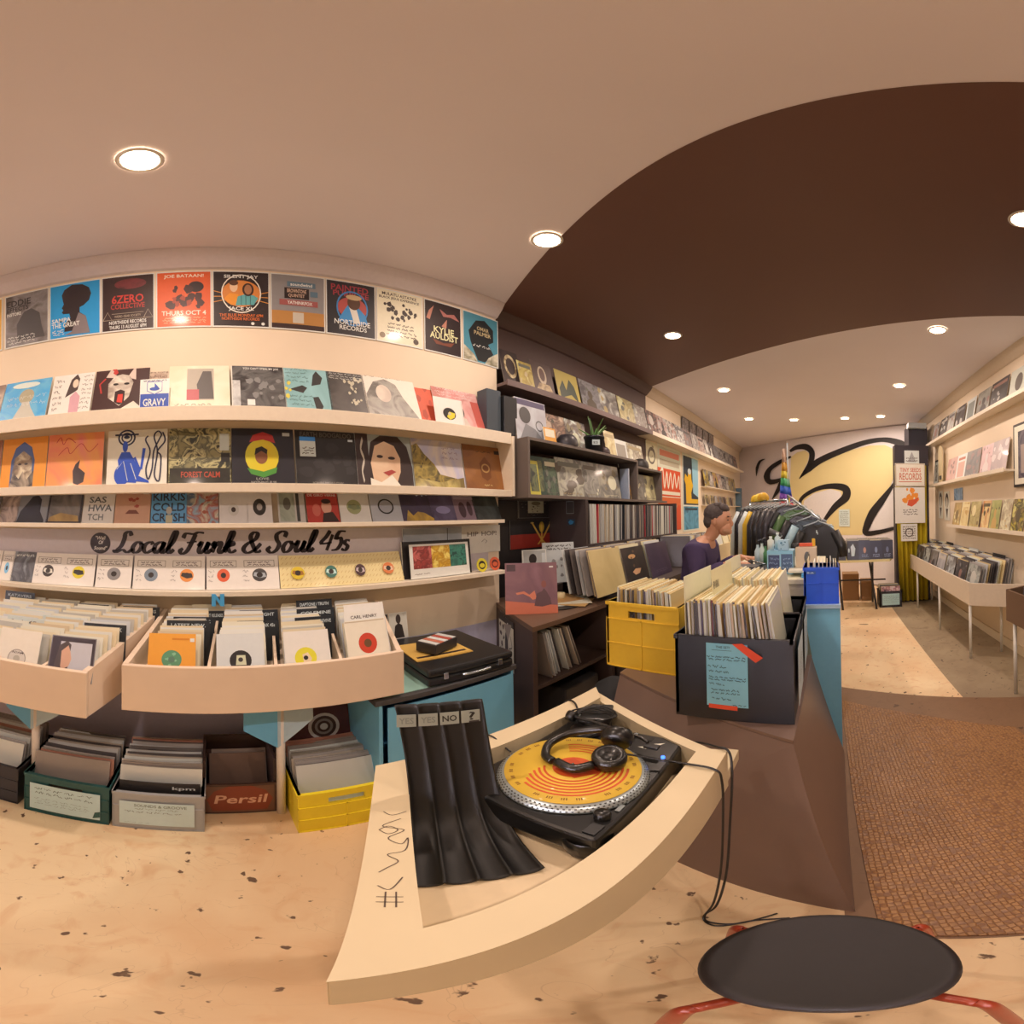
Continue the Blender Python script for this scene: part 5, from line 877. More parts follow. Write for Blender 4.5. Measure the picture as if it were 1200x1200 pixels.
# spines must face the room: turn them so the narrow edge looks out
for i in range(3):
    pass
def faceout(px0, px1, py, z, x, fr, it, label, h=.30, lean=R(12), cat='record', group=None, name='record_album', side='#8a7464', t=.006):
    return wallsheet(name, px0, px1, py, z, z+h*cos(lean), x, fr, it, label, cat, group, t, lean, side)
rgn = random.Random(21)
def rart(pal, seed):
    rg = random.Random(seed); s = [('b', .08, .08, .92, .92, rg.randint(3, 9), seed, rg.choice(pal), rg.uniform(.06, .22))]
    k = rg.randint(0, 3)
    if k == 0: s.append(('e', rg.uniform(.35, .65), rg.uniform(.4, .65), .2, .22, rg.choice(pal)))
    if k == 1: s.append(('r', .1, .78, .9, .9, rg.choice(pal)))
    if k == 2: s += figure(rg.choice(pal), rg.uniform(.4, .6))
    s.append(('s', .12, .04, .88, .12, 1, seed, rg.choice(pal), .014)); return s
# row inside the unit
yel = ['#a88a5c', '#c8a878', '#8a7454', '#5c4c3c', '#d8c098', '#6c6454', '#e0cca8']
inside = [(622, 634, '#c8b040', 'narrow yellow-green', .24), (624, 641, '#1f3a2c', 'dark green framed', .28), (641, 656, ('#26302a','#4c5c40','#1c241e',12), 'dark green', .28), (655, 686, ('#8a7c6c','#b8a88c','#6c6054',9), 'plastic-wrapped grey', .30), (686, 704, ('#7c7064','#9c8e7c','#5c5248',9), 'plastic-wrapped taupe', .30), (704, 728, ('#6c6258','#8a7c6c','#b09c80',9), 'plastic-wrapped brown', .30),
          (739, 748, ('#c88c44','#5c4c40','#e0b070',8), 'orange-patched', .27), (748, 758, ('#6c6054','#9c8c78',8), 'dim grey brown', .27), (758, 769, ('#e0c890','#8a7454',6), 'cream-bordered', .27)]
for i, (a, c, fr, nm, h) in enumerate(inside):
    x = ux-.06 if i not in (0,) else ux-.04
    faceout(a, c, 555, zbm+.001, x, fr, rart(yel, 100+i) if not isinstance(fr, str) else [('r',.1,.1,.9,.9,('#1f2a22','#6c6a40','#2c4434',10))], nm+' album facing out inside the brown shelf unit', h, R(9), group='albums inside the brown shelf unit')
b = B(); b.box(-.045, -.01, 0, .045, .01, .285, M('#a8a8b4', .2, coat=.6)); o = b.build('record_album'); tag(o, 'silver-edged album end-on beside the divider of the brown shelf unit', 'record', 'albums inside the brown shelf unit'); put(o, ux-.06, yy(732, 560, ux-.06), zbm+.001, 0)
# on top of the unit
faceout(606, 642, 490, zt0+.021, ux-.10, ('#b8a8a4','#d0c4bc',5), [('r',.02,.84,.98,.98,'#4a3c58'),('e',.3,.6,.18,.2,'#4c4440'),('o',.75,.4,.1,.13,'#6c6460'),('p',[(.1,.02),(.3,.4),(.6,.3),(.9,.02)],'#8a807c')], 'grey album in a purple-topped plastic cover on top of the brown shelf unit', .31, R(6), t=.04)
for i, (a, c, fr, nm) in enumerate([(642, 667, ('#a8785c','#6c4c3c','#d0a888',9), 'brown and pink'), (666, 690, ('#e8dcc4','#8a7464','#3c302a',9), 'cream and black'), (712, 724, ('#e0c48c','#c0985c',8), 'yellowish'), (724, 738, '#f0e0c8', 'white-framed'), (738, 756, ('#b8a080','#8a7458','#d8c4a0',9), 'dusty beige')]):
    faceout(a, c, 520, (zt0 if a < 724 else zt1)+.021, ux-.20, fr, [('r',.12,.12,.88,.85,'#a08c78')] if isinstance(fr, str) else rart(yel, 130+i), nm+' album leaning on the wall above the brown shelf unit', .30, R(10), group='albums on top of the brown shelf unit')
o = sheet('cd_case', .13, .12, .01, '#e89a3c', [('r',.1,.4,.9,.9,'#f0d8b4')], '#f0dcc0', 'small orange and white case on top of the brown shelf unit', 'case'); put(o, ux-.06, yy(646, 508, ux-.06), zt0+.021, R(90), R(10))
# aloe in a pot
t = thing('potted_aloe', 'small aloe plant in a black pot on the brown shelf unit', 'plant', (ux-.10, yy(696, 515, ux-.10), zt0+.021))
b = B(); b.lathe([(.001, 0), (.066, 0), (.084, .13), (.09, .13), (.09, .145), (.078, .145), (.076, .12), (.001, .12)], '#16181a', n=28); b.build('pot', t)
b = B(); b.X = Matrix.Translation((.062, -.062, .06)) @ Matrix.Rotation(R(45), 4, 'Z'); b.box(-.032, -.002, 0, .032, .001, .045, '#d8d8d0'); art(b, .064, .045, -.002, [T(.15,.2,.6,.5,'$25','#3c3c3c')]); b.build('price_sticker', t)
for k, (a, ln, bend) in enumerate(((200, .10, .10), (250, .20, .03), (-80, .17, .05), (-20, .16, .10), (80, .15, .12), (110, .12, .06), (20, .1, .08))):
    u = V((cos(R(a)), sin(R(a)), 0)); pts = [u*.012+V((0, 0, .12)), u*(.02+bend*.35)+V((0, 0, .12+ln*.5)), u*(.03+bend)+V((0, 0, .12+ln))]; P = spline(pts, 4)
    b = B(); b.tube(P, [.013*(1-i/len(P))+.001 for i in range(len(P))], M('#5c7a3c', .4, coat=.3), 8); b.build('leaf', t)
# caps
for px, lab, c1, c2, z in ((664, 'dark cap with a striped lining lying on the brown shelf unit left of the aloe', '#2c2628', '#c8b8a8', zt0), (750, 'dark mesh cap standing on the lower right part of the brown shelf unit', '#2b2420', '#3c302a', zt1), (707, 'small dark folded cap right of the aloe pot on the brown shelf unit', '#3c2826', '#8a5c4c', zt0)):
    t = thing('baseball_cap', lab, 'cap', (ux-.08, yy(px, 520, ux-.08), z+.0215), R(-30)); s = 1 if px != 707 else .7
    b = B(); b.lathe([(.085*s, 0), (.088*s, .02*s), (.08*s, .06*s), (.055*s, .09*s), (.02*s, .10*s), (.001, .1*s)], c1, n=20); b.build('crown', t)
    b = B(); P = [(.07*s*cos(R(a)), .07*s*sin(R(a)), .008) for a in range(-150, -29, 20)]; Q = [(.09*s*cos(R(a)), .155*s*sin(R(a)), .002) for a in range(-150, -29, 20)]; b.strip(P, Q, c2); o = b.build('brim', t); sd = o.modifiers.new('thick', 'SOLIDIFY'); sd.thickness = .005
# panel wall below: flag, prints, stickers
px_ = XB+.006
b = B(); b.box(XB, 1.83, DZ, XB+.004, 2.44, 1.555, '#2e2624'); tag(b.build('back_panel'), 'dark painted board on the wall behind the brown desk', 'board')
wallsheet('wall_print', 607, 645, 602, 1.42, 1.62-.065, px_+.004, '#2a2423', [('l',[(.02,.02),(.98,.02),(.98,.98),(.02,.98),(.02,.02)],.012,'#c0b0a0'),('b',.1,.1,.9,.9,30,4,'#7c6c60',.04)], 'black print with pale speckles on the dark board', 'picture', None, .002)
wallsheet('price_tag', 619, 637, 598, 1.46, 1.60-.045, px_+.012, '#d8c8a8', [('e',.5,.8,.3,.16,'#8a7c60'),('b',.1,.05,.9,.6,8,4,'#5c5448',.1)], 'pale tag hanging from the brown shelf unit over the speckled print', 'tag', None, .002)
wallsheet('wall_print', 645, 664, 591, 1.47, 1.555, px_+.004, '#2c2624', [('l',[(.05,.98),(.1,.1),(.9,.05),(.98,.9)],.05,'#c8bcb0')], 'small black card with a white rim on the dark board', 'picture', None, .002)
o = wallsheet('flag', 598, 663, 640, 1.19, 1.405, px_+.008, '#1f1b1c', [('r',0,0,1,.5,'#9c2a1e'),('l',[(.36,.9),(.52,.3),(.60,.1)],.03,'#d8a040'),('l',[(.7,.9),(.56,.35),(.46,.1)],.03,'#d8a040'),('e',.53,.74,.045,.2,'#c89a2c'),('l',[(.53,.9),(.53,.1)],.02,'#d8a040'),('e',.36,.9,.03,.03,'#e8b860'),('e',.7,.9,.03,.03,'#e8b860')], 'black and red cloth with crossed golden spears on the dark board', 'flag', None, .004)
o = sheet('photo_card', .075, .10, .002, '#3c3634', [('l',[(.03,.03),(.97,.03),(.97,.97),(.03,.97),(.03,.03)],.05,'#b8aca0')], '#3c3634', 'small grey framed card on the end of the dark record shelving', 'picture'); put(o, -1.87, 2.437, 1.45, 0)
o = sheet('sticker', .07, .05, .002, '#2c3c48', [('p',[(.1,.5),(.4,.9),(.9,.6),(.7,.2),(.3,.1)],'#4c9cd0')], '#2c3c48', 'small blue bird sticker on the end of the dark record shelving', 'sticker'); put(o, -1.86, 2.437, 1.36, 0)
# face-out albums on the ledge, leaning in groups
groups = [(692, 704, '#c8bcb0', 'white-edged', -1.52, .28, 0), (700, 735, ('#d8b478','#c8a468',3), 'large plain manila', -1.40, .315, 0), (737, 762, ('#2a211e','#3c2c26',5), 'black photographic', -1.40, .30, 1), (765, 788, ('#3a2a3c','#4a3848',4), 'dark plum', -1.42, .30, 2)]
for i, (a, c, fr, nm, x, h, g) in enumerate(groups):
    it = [] if g == 0 else [('e',.4,.75,.16,.06,'#d89a60'),('p',[(.3,.35),(.45,.42),(.7,.4),(.6,.28),(.4,.26)],'#e0a070'),('b',.3,.5,.6,.9,4,3,'#6c4c34',.06)] if g == 1 else [('s',.2,.1,.8,.2,2,3,'#6c5460',.012)]
    faceout(a, c, 665, .892, x, fr, it, nm+' album at the front of a leaning batch on the dark ledge', h, R(14), t=.006)
for gi, (x0, yc, n) in enumerate([(-1.43, atx(717, 665, -1.4).y, 12), (-1.43, atx(749, 665, -1.4).y, 12), (-1.45, atx(776, 665, -1.42).y, 12)]):
    for k in range(n-2): lps(x0-.012-.022*k, yc+random.uniform(-.02, .05), .892, R(90), R(12))
for k in range(10): lps(-1.52, 3.72+.045*k, .892, R(20), R(8))
# ================================================================= LEDGES UNDER THE CEILING, LEFT WALL
for y0, y1, m_, nm in ((1.80, 4.02, M('#6c5048', .5), 'long brown ledge of albums high in the brown band'), (4.02, 8.9, shw, 'long cream ledge of albums high on the rear left wall')):
    t = thing('wall_ledge', nm, 'shelf', (XB, 0, 2.36)); b = B(); b.box(.001, y0, 0, .20, y1, .022, m_); b.box(.2, y0, -.01, .21, y1, .036, m_); b.build('ledge_board', t)
top = [(592, 613, ('#4a3a34','#3a2c28',6), 'dark with a cream wheel', [('o',.5,.55,.24,.34,('#d8b888','#8a6c4c',20))]), (611, 628, ('#c8a858','#a8843c','#e0c880',8), 'mustard', None), (627, 652, '#5c443c', 'brown with a pale head', [('e',.5,.6,.2,.28,'#c8a888'),('e',.5,.62,.13,.2,'#6c4c40'),('p',[(.05,.02),(.3,.35),(.8,.35),(.98,.02)],('#c8a070','#8a6848',16))]), (656, 682, '#b8984c', 'mustard with green cut-out figures', [('p',[(.1,.1),(.1,.4),(.3,.7),(.4,.4),(.6,.8),(.8,.6),(.9,.1),(.6,.3)],'#4a4a3a')]), (684, 706, ('#6c605c','#8a7c74','#5c504c',8), 'grey brown', None), (706, 727, ('#5c504a','#8a7a6c','#c8b8a4',8), 'smoky with a pale border', None), (728, 748, ('#c8ac70','#a88c58','#e0cc98',7), 'pale gold', None), (746, 760, ('#a89484','#8a7464','#c8b8a4',8), 'beige blotched', None)]
for i, (a, c, fr, nm, it) in enumerate(top):
    faceout(a, c, 465, 2.384, XB+.15 if i != 1 else XB+.17, fr, it if it is not None else rart(yel, 160+i), nm+' album on the brown ledge, '+word(i)+' from its left end', .31 if i != 1 else .24, R(12), group='albums on the brown ledge')
gry = ['#6c605c', '#8a7c74', '#4a3e3a', '#b8a494', '#c8b09c', '#3a302e', '#9c6c5c', '#d0bca8']
y = 4.06; i = 0
while y < 8.6:
    w = rgn.uniform(.28, .33); pal = rgn.sample(gry, 3)
    nm = {'#6c605c': 'grey', '#8a7c74': 'taupe', '#4a3e3a': 'dark brown', '#b8a494': 'beige', '#c8b09c': 'pale tan', '#3a302e': 'almost black', '#9c6c5c': 'reddish', '#d0bca8': 'cream'}[pal[0]]
    o = sheet('record_album', .31, .31, .005, (pal[0], pal[1], pal[0], 9), rart(gry, 200+i), pal[2], nm+' album on the rear cream ledge, '+word(i)+' from the brown band', 'record', 'albums on the rear left cream ledge'); put(o, XB+.15, y+.155, 2.384, R(90), R(12)); y += w; i += 1
for k in range(5):
    a = 5.6+.34*k; o = sheet('record_album', .30, .22, .004, ('#3c2c28','#8a7468','#2c2220',12), [], '#2c2220', 'dark small print pinned above the cream ledge, '+word(k)+' from the brown band', 'picture', 'small prints above the cream ledge'); o.name = 'wall_print'; put(o, XB+.02, a, 2.70, R(90), 0)
# posters on the rear left wall
def wpost(px0, px1, pyt, pyb, fr, it, lab, name='wall_poster'):
    x = XB+.006; y0 = yy(px0, (pyt+pyb)/2, x); y1 = yy(px1, (pyt+pyb)/2, x); pm = (px0+px1)/2; z1 = atx(pm, pyt, x).z; z0 = atx(pm, pyb, x).z
    o = sheet(name, y1-y0, z1-z0, .002, fr, it, WH, lab, 'poster'); return put(o, x, (y0+y1)/2, z0, R(90))
wpost(757, 770, 518, 560, '#e8d0a8', [('e',.5,.62,.34,.24,'#6c5c4c'),('e',.5,.6,.24,.16,'#e0c8a0'),('b',.2,.1,.8,.9,8,4,'#8a7454',.08)], 'cream poster with a dark ring, left of the orange poster')
wpost(771, 798, 523, 622, '#f0dcb8', [('r',.02,.72,.98,.96,'#d8c8a8'),('r',.08,.86,.92,.93,'#d87858'),('r',.08,.76,.92,.82,'#b8a080'),('r',.0,.40,.98,.72,'#d8481e'),('l',[(.06,.48),(.1,.66),(.2,.7),(.26,.5),(.36,.68),(.42,.5),(.52,.68),(.6,.5),(.7,.68),(.78,.52),(.9,.66),(.94,.5)],.035,'#f4dcb8',1),('r',.05,.42,.95,.46,'#f4dcb8'),('r',.0,.3,.98,.39,'#d8602c'),('r',.04,.04,.6,.28,('#c8b878','#8a8450',5)),('r',.74,.0,.98,.3,'#d8481e'),('p',[(.55,.3),(.62,.1),(.74,.02),(.7,.2),(.82,.3)],'#c88c60')], 'cream and orange concert poster with looping white lettering on the rear left wall')
wpost(800, 819, 534, 622, '#f0e0c0', [('r',.05,.34,.95,.97,'#20303c'),('p',[(.55,.97),(.62,.5),(.95,.45),(.95,.97)],'#9cc0c8'),('p',[(.2,.36),(.18,.6),(.1,.66),(.15,.74),(.3,.7),(.34,.8),(.5,.8),(.52,.68),(.62,.6),(.5,.5),(.52,.42),(.95,.42),(.95,.36)],'#e8a81c'),('e',.4,.78,.1,.04,'#c8c4b8'),('r',.05,.02,.95,.32,('#3c7c90','#5c9cac','#2c6478',4)),('r',.12,.27,.88,.30,'#1c3440')], 'blue and yellow poster with a figure on the rear left wall')
# small shelves beyond the posters
for z, nm in ((atx(840, 572, XB+.1).z, 'upper'), (atx(840, 592, XB+.1).z, 'lower')):
    t = thing('wall_shelf', nm+' short cream shelf on the rear left wall beyond the blue and yellow poster', 'shelf'); b = B(); b.box(XB+.001, 6.35, z-.015, XB+.12, 8.9, z, shw); b.build('shelf_board', t)
    for k in range(8):
        pal = rgn.sample(gry+['#c8a040', '#e0b868'], 3); h = .30 if nm == 'upper' else .18
        o = sheet('record_album' if nm == 'upper' else 'record_single', h*.98, h, .004, (pal[0], pal[1], 9), rart(gry, 240+k+(20 if nm == 'upper' else 0)), pal[2], 'sleeve on the '+nm+' short cream shelf, '+word(k)+' from the blue and yellow poster', 'record', 'sleeves on the '+nm+' short cream shelf'); put(o, XB+.08, 6.5+.29*k, z+.001, R(90), R(10))
b = B(); b.box(XB+.002, 8.92, 0, XB+.14, 9.0, 2.0, M('#5c6c74', .5)); tag(b.build('shelf_upright'), 'grey blue upright post at the far end of the rear left wall', 'post')
t = thing('record_bin', 'long cream record bin along the rear left wall behind the seated man', 'record bin')
cb = M('#ecc894', .5); b = B(); b.box(XB+.003, 4.35, .80, -1.36, 4.37, 1.12, cb); b.box(XB+.003, 6.28, .80, -1.36, 6.30, 1.05, cb); b.box(-1.38, 4.37, .80, -1.36, 6.28, 1.02, cb); b.box(XB+.003, 4.37, .80, -1.38, 6.28, .82, cb); b.build('bin_box', t)
for x, y in ((-1.42, 4.4), (-1.42, 6.2), (-2.0, 4.4), (-2.0, 6.2)): b = B(); b.tube([(x, y, 0), (x, y, .80)], .015, cb, 10); b.build('leg', t)
for c_ in range(5):
    for k in range(12): lps(-1.45-.044*k, 4.62+.36*c_, .83, R(90), R(14))
# ================================================================= SERVICE COUNTER AND WHAT STANDS ON IT
t = thing('service_counter', 'tall cream and pale blue service counter where the man works', 'counter'); CZ = 1.035
b = B(); b.box(-.68, 2.32, 0, -.02, 3.5, CZ-.03, M('#d8bc98', .5)); b.build('base', t); b = B(); b.box(-.70, 2.31, CZ-.03, -.01, 3.52, CZ, M('#e8cca4', .4)); b.build('top', t, .003)
t = thing('dj_mixer', 'black mixer and controller on the service counter under the man\'s hands', 'mixer', (-.47, 2.62, CZ), R(-8))
b = B(); b.box(-.13, -.16, 0, .17, .16, .03, '#1c1a1a'); b.build('deck', t, .004)
b = B(); b.box(-.11, -.14, .03, .03, .02, .05, '#2c2a2c'); b.build('panel', t, .002)
for i in range(3):
    for j in range(4): b = B(); b.lathe([(.008, 0), (.007, .015), (.001, .016)], '#6c6460', (.06+.035*i, -.1+.05*j, .03), 10); b.build('knob', t)
b = B(); b.tube([(-.07, .08, .06), (.05, .03, .05)], .005, met, 8); b.lathe([(.018, 0), (.018, .035), (.001, .04)], '#2c2a2c', (-.08, .09, .03), 14); b.build('arm', t)
def bx(name, x0, y0, z0, x1, y1, z1, m_, label, cat='box', items=None, bev=.003, mname='front_print'):
    t = thing(name, label, cat, ((x0+x1)/2, (y0+y1)/2, z0)); hx, hy = (x1-x0)/2, (y1-y0)/2
    b = B(); b.box(-hx, -hy, 0, hx, hy, z1-z0, m_); b.build('body', t, bev)
    if items: b = B(); art(b, 2*hx, z1-z0, -hy-.0002, items, -hx); b.build(mname, t)
    return t
bx('cardboard_box', -.385, 2.50, CZ, -.215, 2.66, CZ+.155, '#a8c8d8', 'white and blue carton with dark blue panels on the service counter', items=[('r',.05,.12,.48,.82,'#3c4460'),('r',.54,.12,.97,.95,'#4c5c74'),('s',.08,.2,.46,.75,3,5,'#8a94a8',.02),('s',.58,.2,.95,.75,3,6,'#9ca8b8',.02),('r',0,.86,1,1,'#9cc8dc')])
bx('cardboard_box', -.20, 2.50, CZ+.045, -.065, 2.62, CZ+.175, '#d8b490', 'beige carton with a leaf print on the service counter', items=[('e',.55,.5,.14,.3,'#4c4438'),('l',[(.45,.2),(.65,.8)],.03,'#8a7c60')])
b = B(); b.box(-.24, 2.40, CZ+.025, -.06, 2.64, CZ+.044, M('#f0d8b8', .4)); tag(b.build('sleeve_stack', None, .004), 'low stack of cream sleeves under the beige carton on the service counter', 'sleeves')
bx('storage_box', -.155, 2.36, CZ-.0+.0005, -.055, 2.66, CZ+.024, '#5ca4c8', 'light blue flat box at the corner of the service counter', items=None)
for x, y, z, r, hh, c, nm in ((-.365, 2.54, CZ+.156, .022, .09, '#f4ecdc', 'white spray bottle'), (-.33, 2.62, CZ+.156, .02, .11, '#d8dcd8', 'pale glass bottle'), (-.295, 2.56, CZ+.156, .018, .07, '#b8d0d8', 'light blue tub')):
    t = thing('bottle', nm+' standing on the blue and white carton', 'bottle', (x, y, z)); b = B(); b.lathe([(.001, 0), (r, 0), (r, hh*.7), (r*.4, hh*.82), (r*.4, hh*.88)], c, n=18); b.build('body', t); b = B(); b.lathe([(r*.5, hh*.88), (r*.5, hh), (.001, hh)], '#e8e0d4', n=14); b.build('cap', t)
bx('cardboard_box', -.315, 2.51, CZ+.156, -.245, 2.55, CZ+.225, '#b0c4cc', 'small pale carton with a blue picture on top of the blue and white carton', items=[('b',.1,.1,.9,.8,5,4,'#4c7488',.18)])
t = thing('stapler', 'orange and yellow tape gun lying on the beige carton', 'tool', (-.12, 2.56, CZ+.178), R(10)); b = B(); b.box(-.06, -.015, 0, .03, .015, .022, '#d8502c'); b.build('body', t, .004); b = B(); b.box(.025, -.016, .0, .045, .016, .05, '#e8a82c'); b.build('handle', t, .004); b = B(); b.lathe([(.022, 0), (.022, .02), (.012, .02)], '#1c1a1a', (-.085, 0, .0), 16); b.build('roll', t)
for k, (px, c, hh) in enumerate(((893, '#e8e4d8', .13), (897, '#4c7c4c', .11), (888, '#c8ccc8', .12), (902, '#d8d4c8', .10))):
    x = aty(px, 650, 2.80).x; t = thing('bottle', ['white pump', 'green', 'clear', 'cream'][k]+' bottle standing on the service counter behind the blue and white carton', 'bottle', (x, 2.80, CZ)); b = B(); b.lathe([(.001, 0), (.022, 0), (.024, hh), (.01, hh+.03), (.01, hh+.05)], c, n=16); b.build('body', t); b = B(); b.tube([(0, 0, hh+.05), (0, 0, hh+.08), (.03, 0, hh+.085)], .006, '#2c2c2c', 8); b.build('pump', t)
t = thing('clamp_lamp', 'grey jointed lamp arm standing on the service counter', 'lamp', (aty(908, 640, 2.75).x, 2.75, CZ)); b = B(); b.tube([(0, 0, 0), (-.03, 0, .14), (.05, 0, .24)], .006, '#c8c4bc', 8); b.build('arm', t); b = B(); b.tube([(.05, 0, .24), (-.04, 0, .27)], [.012, .025], '#4c4844', 12); b.build('lamp_head', t)
# blue crate of singles on the light blue post
t = thing('counter_end_post', 'light blue painted upright post at the aisle end of the counters', 'post', (0, 0, 0)); b = B(); b.add([(x, y, z) for z, xs in ((0, (-.0, .066)), (.92, (-.125, .066))) for x, y in ((xs[0], 2.06), (xs[1], 2.06), (xs[1], 2.28), (xs[0], 2.28))], [(3, 2, 1, 0), (4, 5, 6, 7), (0, 1, 5, 4), (1, 2, 6, 5), (2, 3, 7, 6), (3, 0, 4, 7)], M('#94d0f4', .45)); b.build('panel', t); b = B(); b.box(-.13, 2.05, .92, .07, 2.29, .94, M('#c8d8f0', .4)); b.build('cap', t)
b = B(); b.box(.066, 2.06, 0, .0672, 2.28, .92, M('#d0d4ec', .4)); b.build('side_strip', t)
crate('record_crate', 'royal blue plastic crate of singles on the light blue post', -.125, .062, 2.08, 2.28, .9405, .20, '#1c4fb8', front='y', handle=False, ribs=(2, 1))
o = sheet('sticker', .05, .016, .001, '#3c5c9c', [T(.1,.2,.7,.6,'B-A','#d8e0f0')], '#3c5c9c', 'small letter label on the royal blue crate', 'label'); put(o, -.085, 2.0735, 1.105, 0)
for k in range(9):
    o = base7.copy(); COL.objects.link(o); put(o, -.10+.019*k, 2.18, .955+(.05 if k % 3 == 0 else .035), R(90), R(4)); o.rotation_euler.x = R(random.uniform(-4, 4)); tag(o, 'single sleeve standing in the royal blue crate', 'record', 'singles in the royal blue crate')
b = B(); b.box(-.07, 2.02, 1.02, -.02, 2.04, 1.021, '#fff') if False else None
# ================================================================= MAN AT THE COUNTER
t = thing('bar_stool', 'plain dark stool the man sits on behind the crates', 'stool', (-.98, 2.86, 0)); b = B(); b.lathe([(.001, 0), (.17, 0), (.17, .05), (.001, .05)], '#2c2422', (0, 0, .60), 28); b.build('seat', t)
for a in (45, 135, 225, 315): b = B(); b.tube([(.12*cos(R(a)), .12*sin(R(a)), .60), (.19*cos(R(a)), .19*sin(R(a)), 0)], .014, '#2c2422', 8); b.build('leg', t)
def skin(name, pts, edges, rad, m_, parent, sub=2, root=0):
    me = bpy.data.meshes.new(name); me.from_pydata([tuple(p) for p in pts], edges, []); o = bpy.data.objects.new(name, me); COL.objects.link(o); o.parent = parent
    s = o.modifiers.new('skin', 'SKIN'); s.use_smooth_shade = True
    for i, r in enumerate(rad): v = me.skin_vertices[0].data[i]; v.radius = r if isinstance(r, tuple) else (r, r); v.use_root = (i == root)
    u = o.modifiers.new('sub', 'SUBSURF'); u.levels = sub; u.render_levels = sub
    me.materials.append(mm(m_)); return o
sk = M('#d08c68', .5, k=.95)
X0, Y0 = -1.0, 2.86
pts = [(X0, Y0, .74), (X0+.01, Y0, .90), (X0+.03, Y0, 1.06), (X0+.07, Y0, 1.19), (X0+.115, Y0, 1.245), (X0+.155, Y0, 1.30), (X0+.185, Y0, 1.375), (X0+.18, Y0, 1.43),
       (X0+.06, Y0-.17, 1.165), (X0+.10, Y0-.235, .96), (X0+.30, Y0-.20, 1.075), (X0+.06, Y0+.17, 1.165), (X0+.10, Y0+.235, .96), (X0+.30, Y0+.10, 1.085),
       (X0+.03, Y0-.10, .71), (X0+.22, Y0-.14, .68), (X0+.16, Y0-.14, .12), (X0+.03, Y0+.10, .71), (X0+.22, Y0+.14, .68), (X0+.16, Y0+.14, .12), (X0+.24, Y0-.14, .05), (X0+.24, Y0+.14, .05), (X0+.37, Y0-.19, 1.088), (X0+.37, Y0+.08, 1.095)]
ed = [(0,1),(1,2),(2,3),(3,4),(4,5),(5,6),(6,7),(3,8),(8,9),(9,10),(3,11),(11,12),(12,13),(0,14),(14,15),(15,16),(0,17),(17,18),(18,19),(16,20),(19,21),(10,22),(13,23)]
rad = [(.14,.12),(.125,.105),(.14,.11),(.12,.09),.052,.055,.088,.075,.055,.04,.026,.055,.04,.026,.085,.06,.04,.085,.06,.04,.035,.035,.03,.03]
man = thing('person', 'man in a dark purple jumper looking down, hands on the mixer, seated behind the crates', 'person', (0, 0, 0))
body = skin('body', pts, ed, rad, sk, man)
# face: nose, brow, chin, ear as small forms growing out of the head
b = B()
def ell(c, r, m_, rot=0, n=14):
    vs = []; fs = []
    for i in range(n//2+1):
        ph = pi*i/(n//2)
        for k in range(n): vs.append(V(c)+Matrix.Rotation(rot, 3, 'Y') @ V((r[0]*sin(ph)*cos(2*pi*k/n), r[1]*sin(ph)*sin(2*pi*k/n), r[2]*cos(ph))))
    for i in range(n//2):
        for k in range(n): fs.append((i*n+k, (i+1)*n+k, (i+1)*n+(k+1) % n, i*n+(k+1) % n))
    b.add(vs, fs, m_, True)
hx, hz = X0+.19, 1.39
ell((hx+.005, Y0, hz), (.098, .077, .105), sk, R(18)); ell((hx+.05, Y0, hz-.065), (.055, .055, .06), sk, R(20))
ell((hx+.098, Y0, hz-.028), (.02, .014, .028), sk, R(-15)); ell((hx+.078, Y0, hz+.02), (.02, .05, .014), sk); ell((hx+.082, Y0, hz-.098), (.024, .026, .018), sk)
ell((hx-.005, Y0-.078, hz-.015), (.016, .009, .030), sk, R(10)); ell((hx-.005, Y0+.078, hz-.015), (.016, .009, .030), sk, R(10)); b.build('head', man)
b = B(); ell((hx+.092, Y0, hz-.066), (.012, .024, .006), '#a05c48'); b.build('lips', man)
for s in (-1, 1): b = B(); ell((hx+.083, Y0+s*.033, hz-.003), (.01, .014, .006), '#2c1c18'); b.build('eye', man); b = B(); ell((hx+.088, Y0+s*.033, hz+.022), (.01, .022, .005), '#3c2820'); b.build('eyebrow', man)
b = B(); ell((hx+.06, Y0, hz-.082), (.046, .0565, .034), M('#b8805e', .8, bump=.3, scale=60), R(20)); b.build('stubble', man)
b = B(); hr = M('#4a3a34', .7, bump=.8, scale=45, var=.4)
ell((hx-.018, Y0, hz+.042), (.098, .086, .085), hr, R(12)); ell((hx-.055, Y0, hz-.005), (.06, .078, .072), hr, R(10)); ell((hx+.045, Y0-.0, hz+.085), (.045, .066, .034), hr, R(30)); ell((hx-.0, Y0+.0, hz+.105), (.05, .055, .028), hr)
b.build('hair', man)
jp = [pts[i] for i in (1, 2, 3, 8, 9, 10, 11, 12, 13, 0)]+[(X0+.095, Y0, 1.225)]
jr = [(.155,.135),(.17,.135),(.15,.115),.085,.068,.042,.085,.068,.042,(.165,.145),.068]
skin('jumper', jp, [(9,0),(0,1),(1,2),(2,3),(3,4),(4,5),(2,6),(6,7),(7,8),(2,10)], jr, M('#43314c', .85, bump=.4, scale=14, var=.12), man, root=9)
skin('trousers', [pts[0], pts[14], pts[15], pts[16], pts[17], pts[18], pts[19]], [(0,1),(1,2),(2,3),(0,4),(4,5),(5,6)], [(.165,.14),.10,.075,.055,.10,.075,.055], '#2c3040', man)
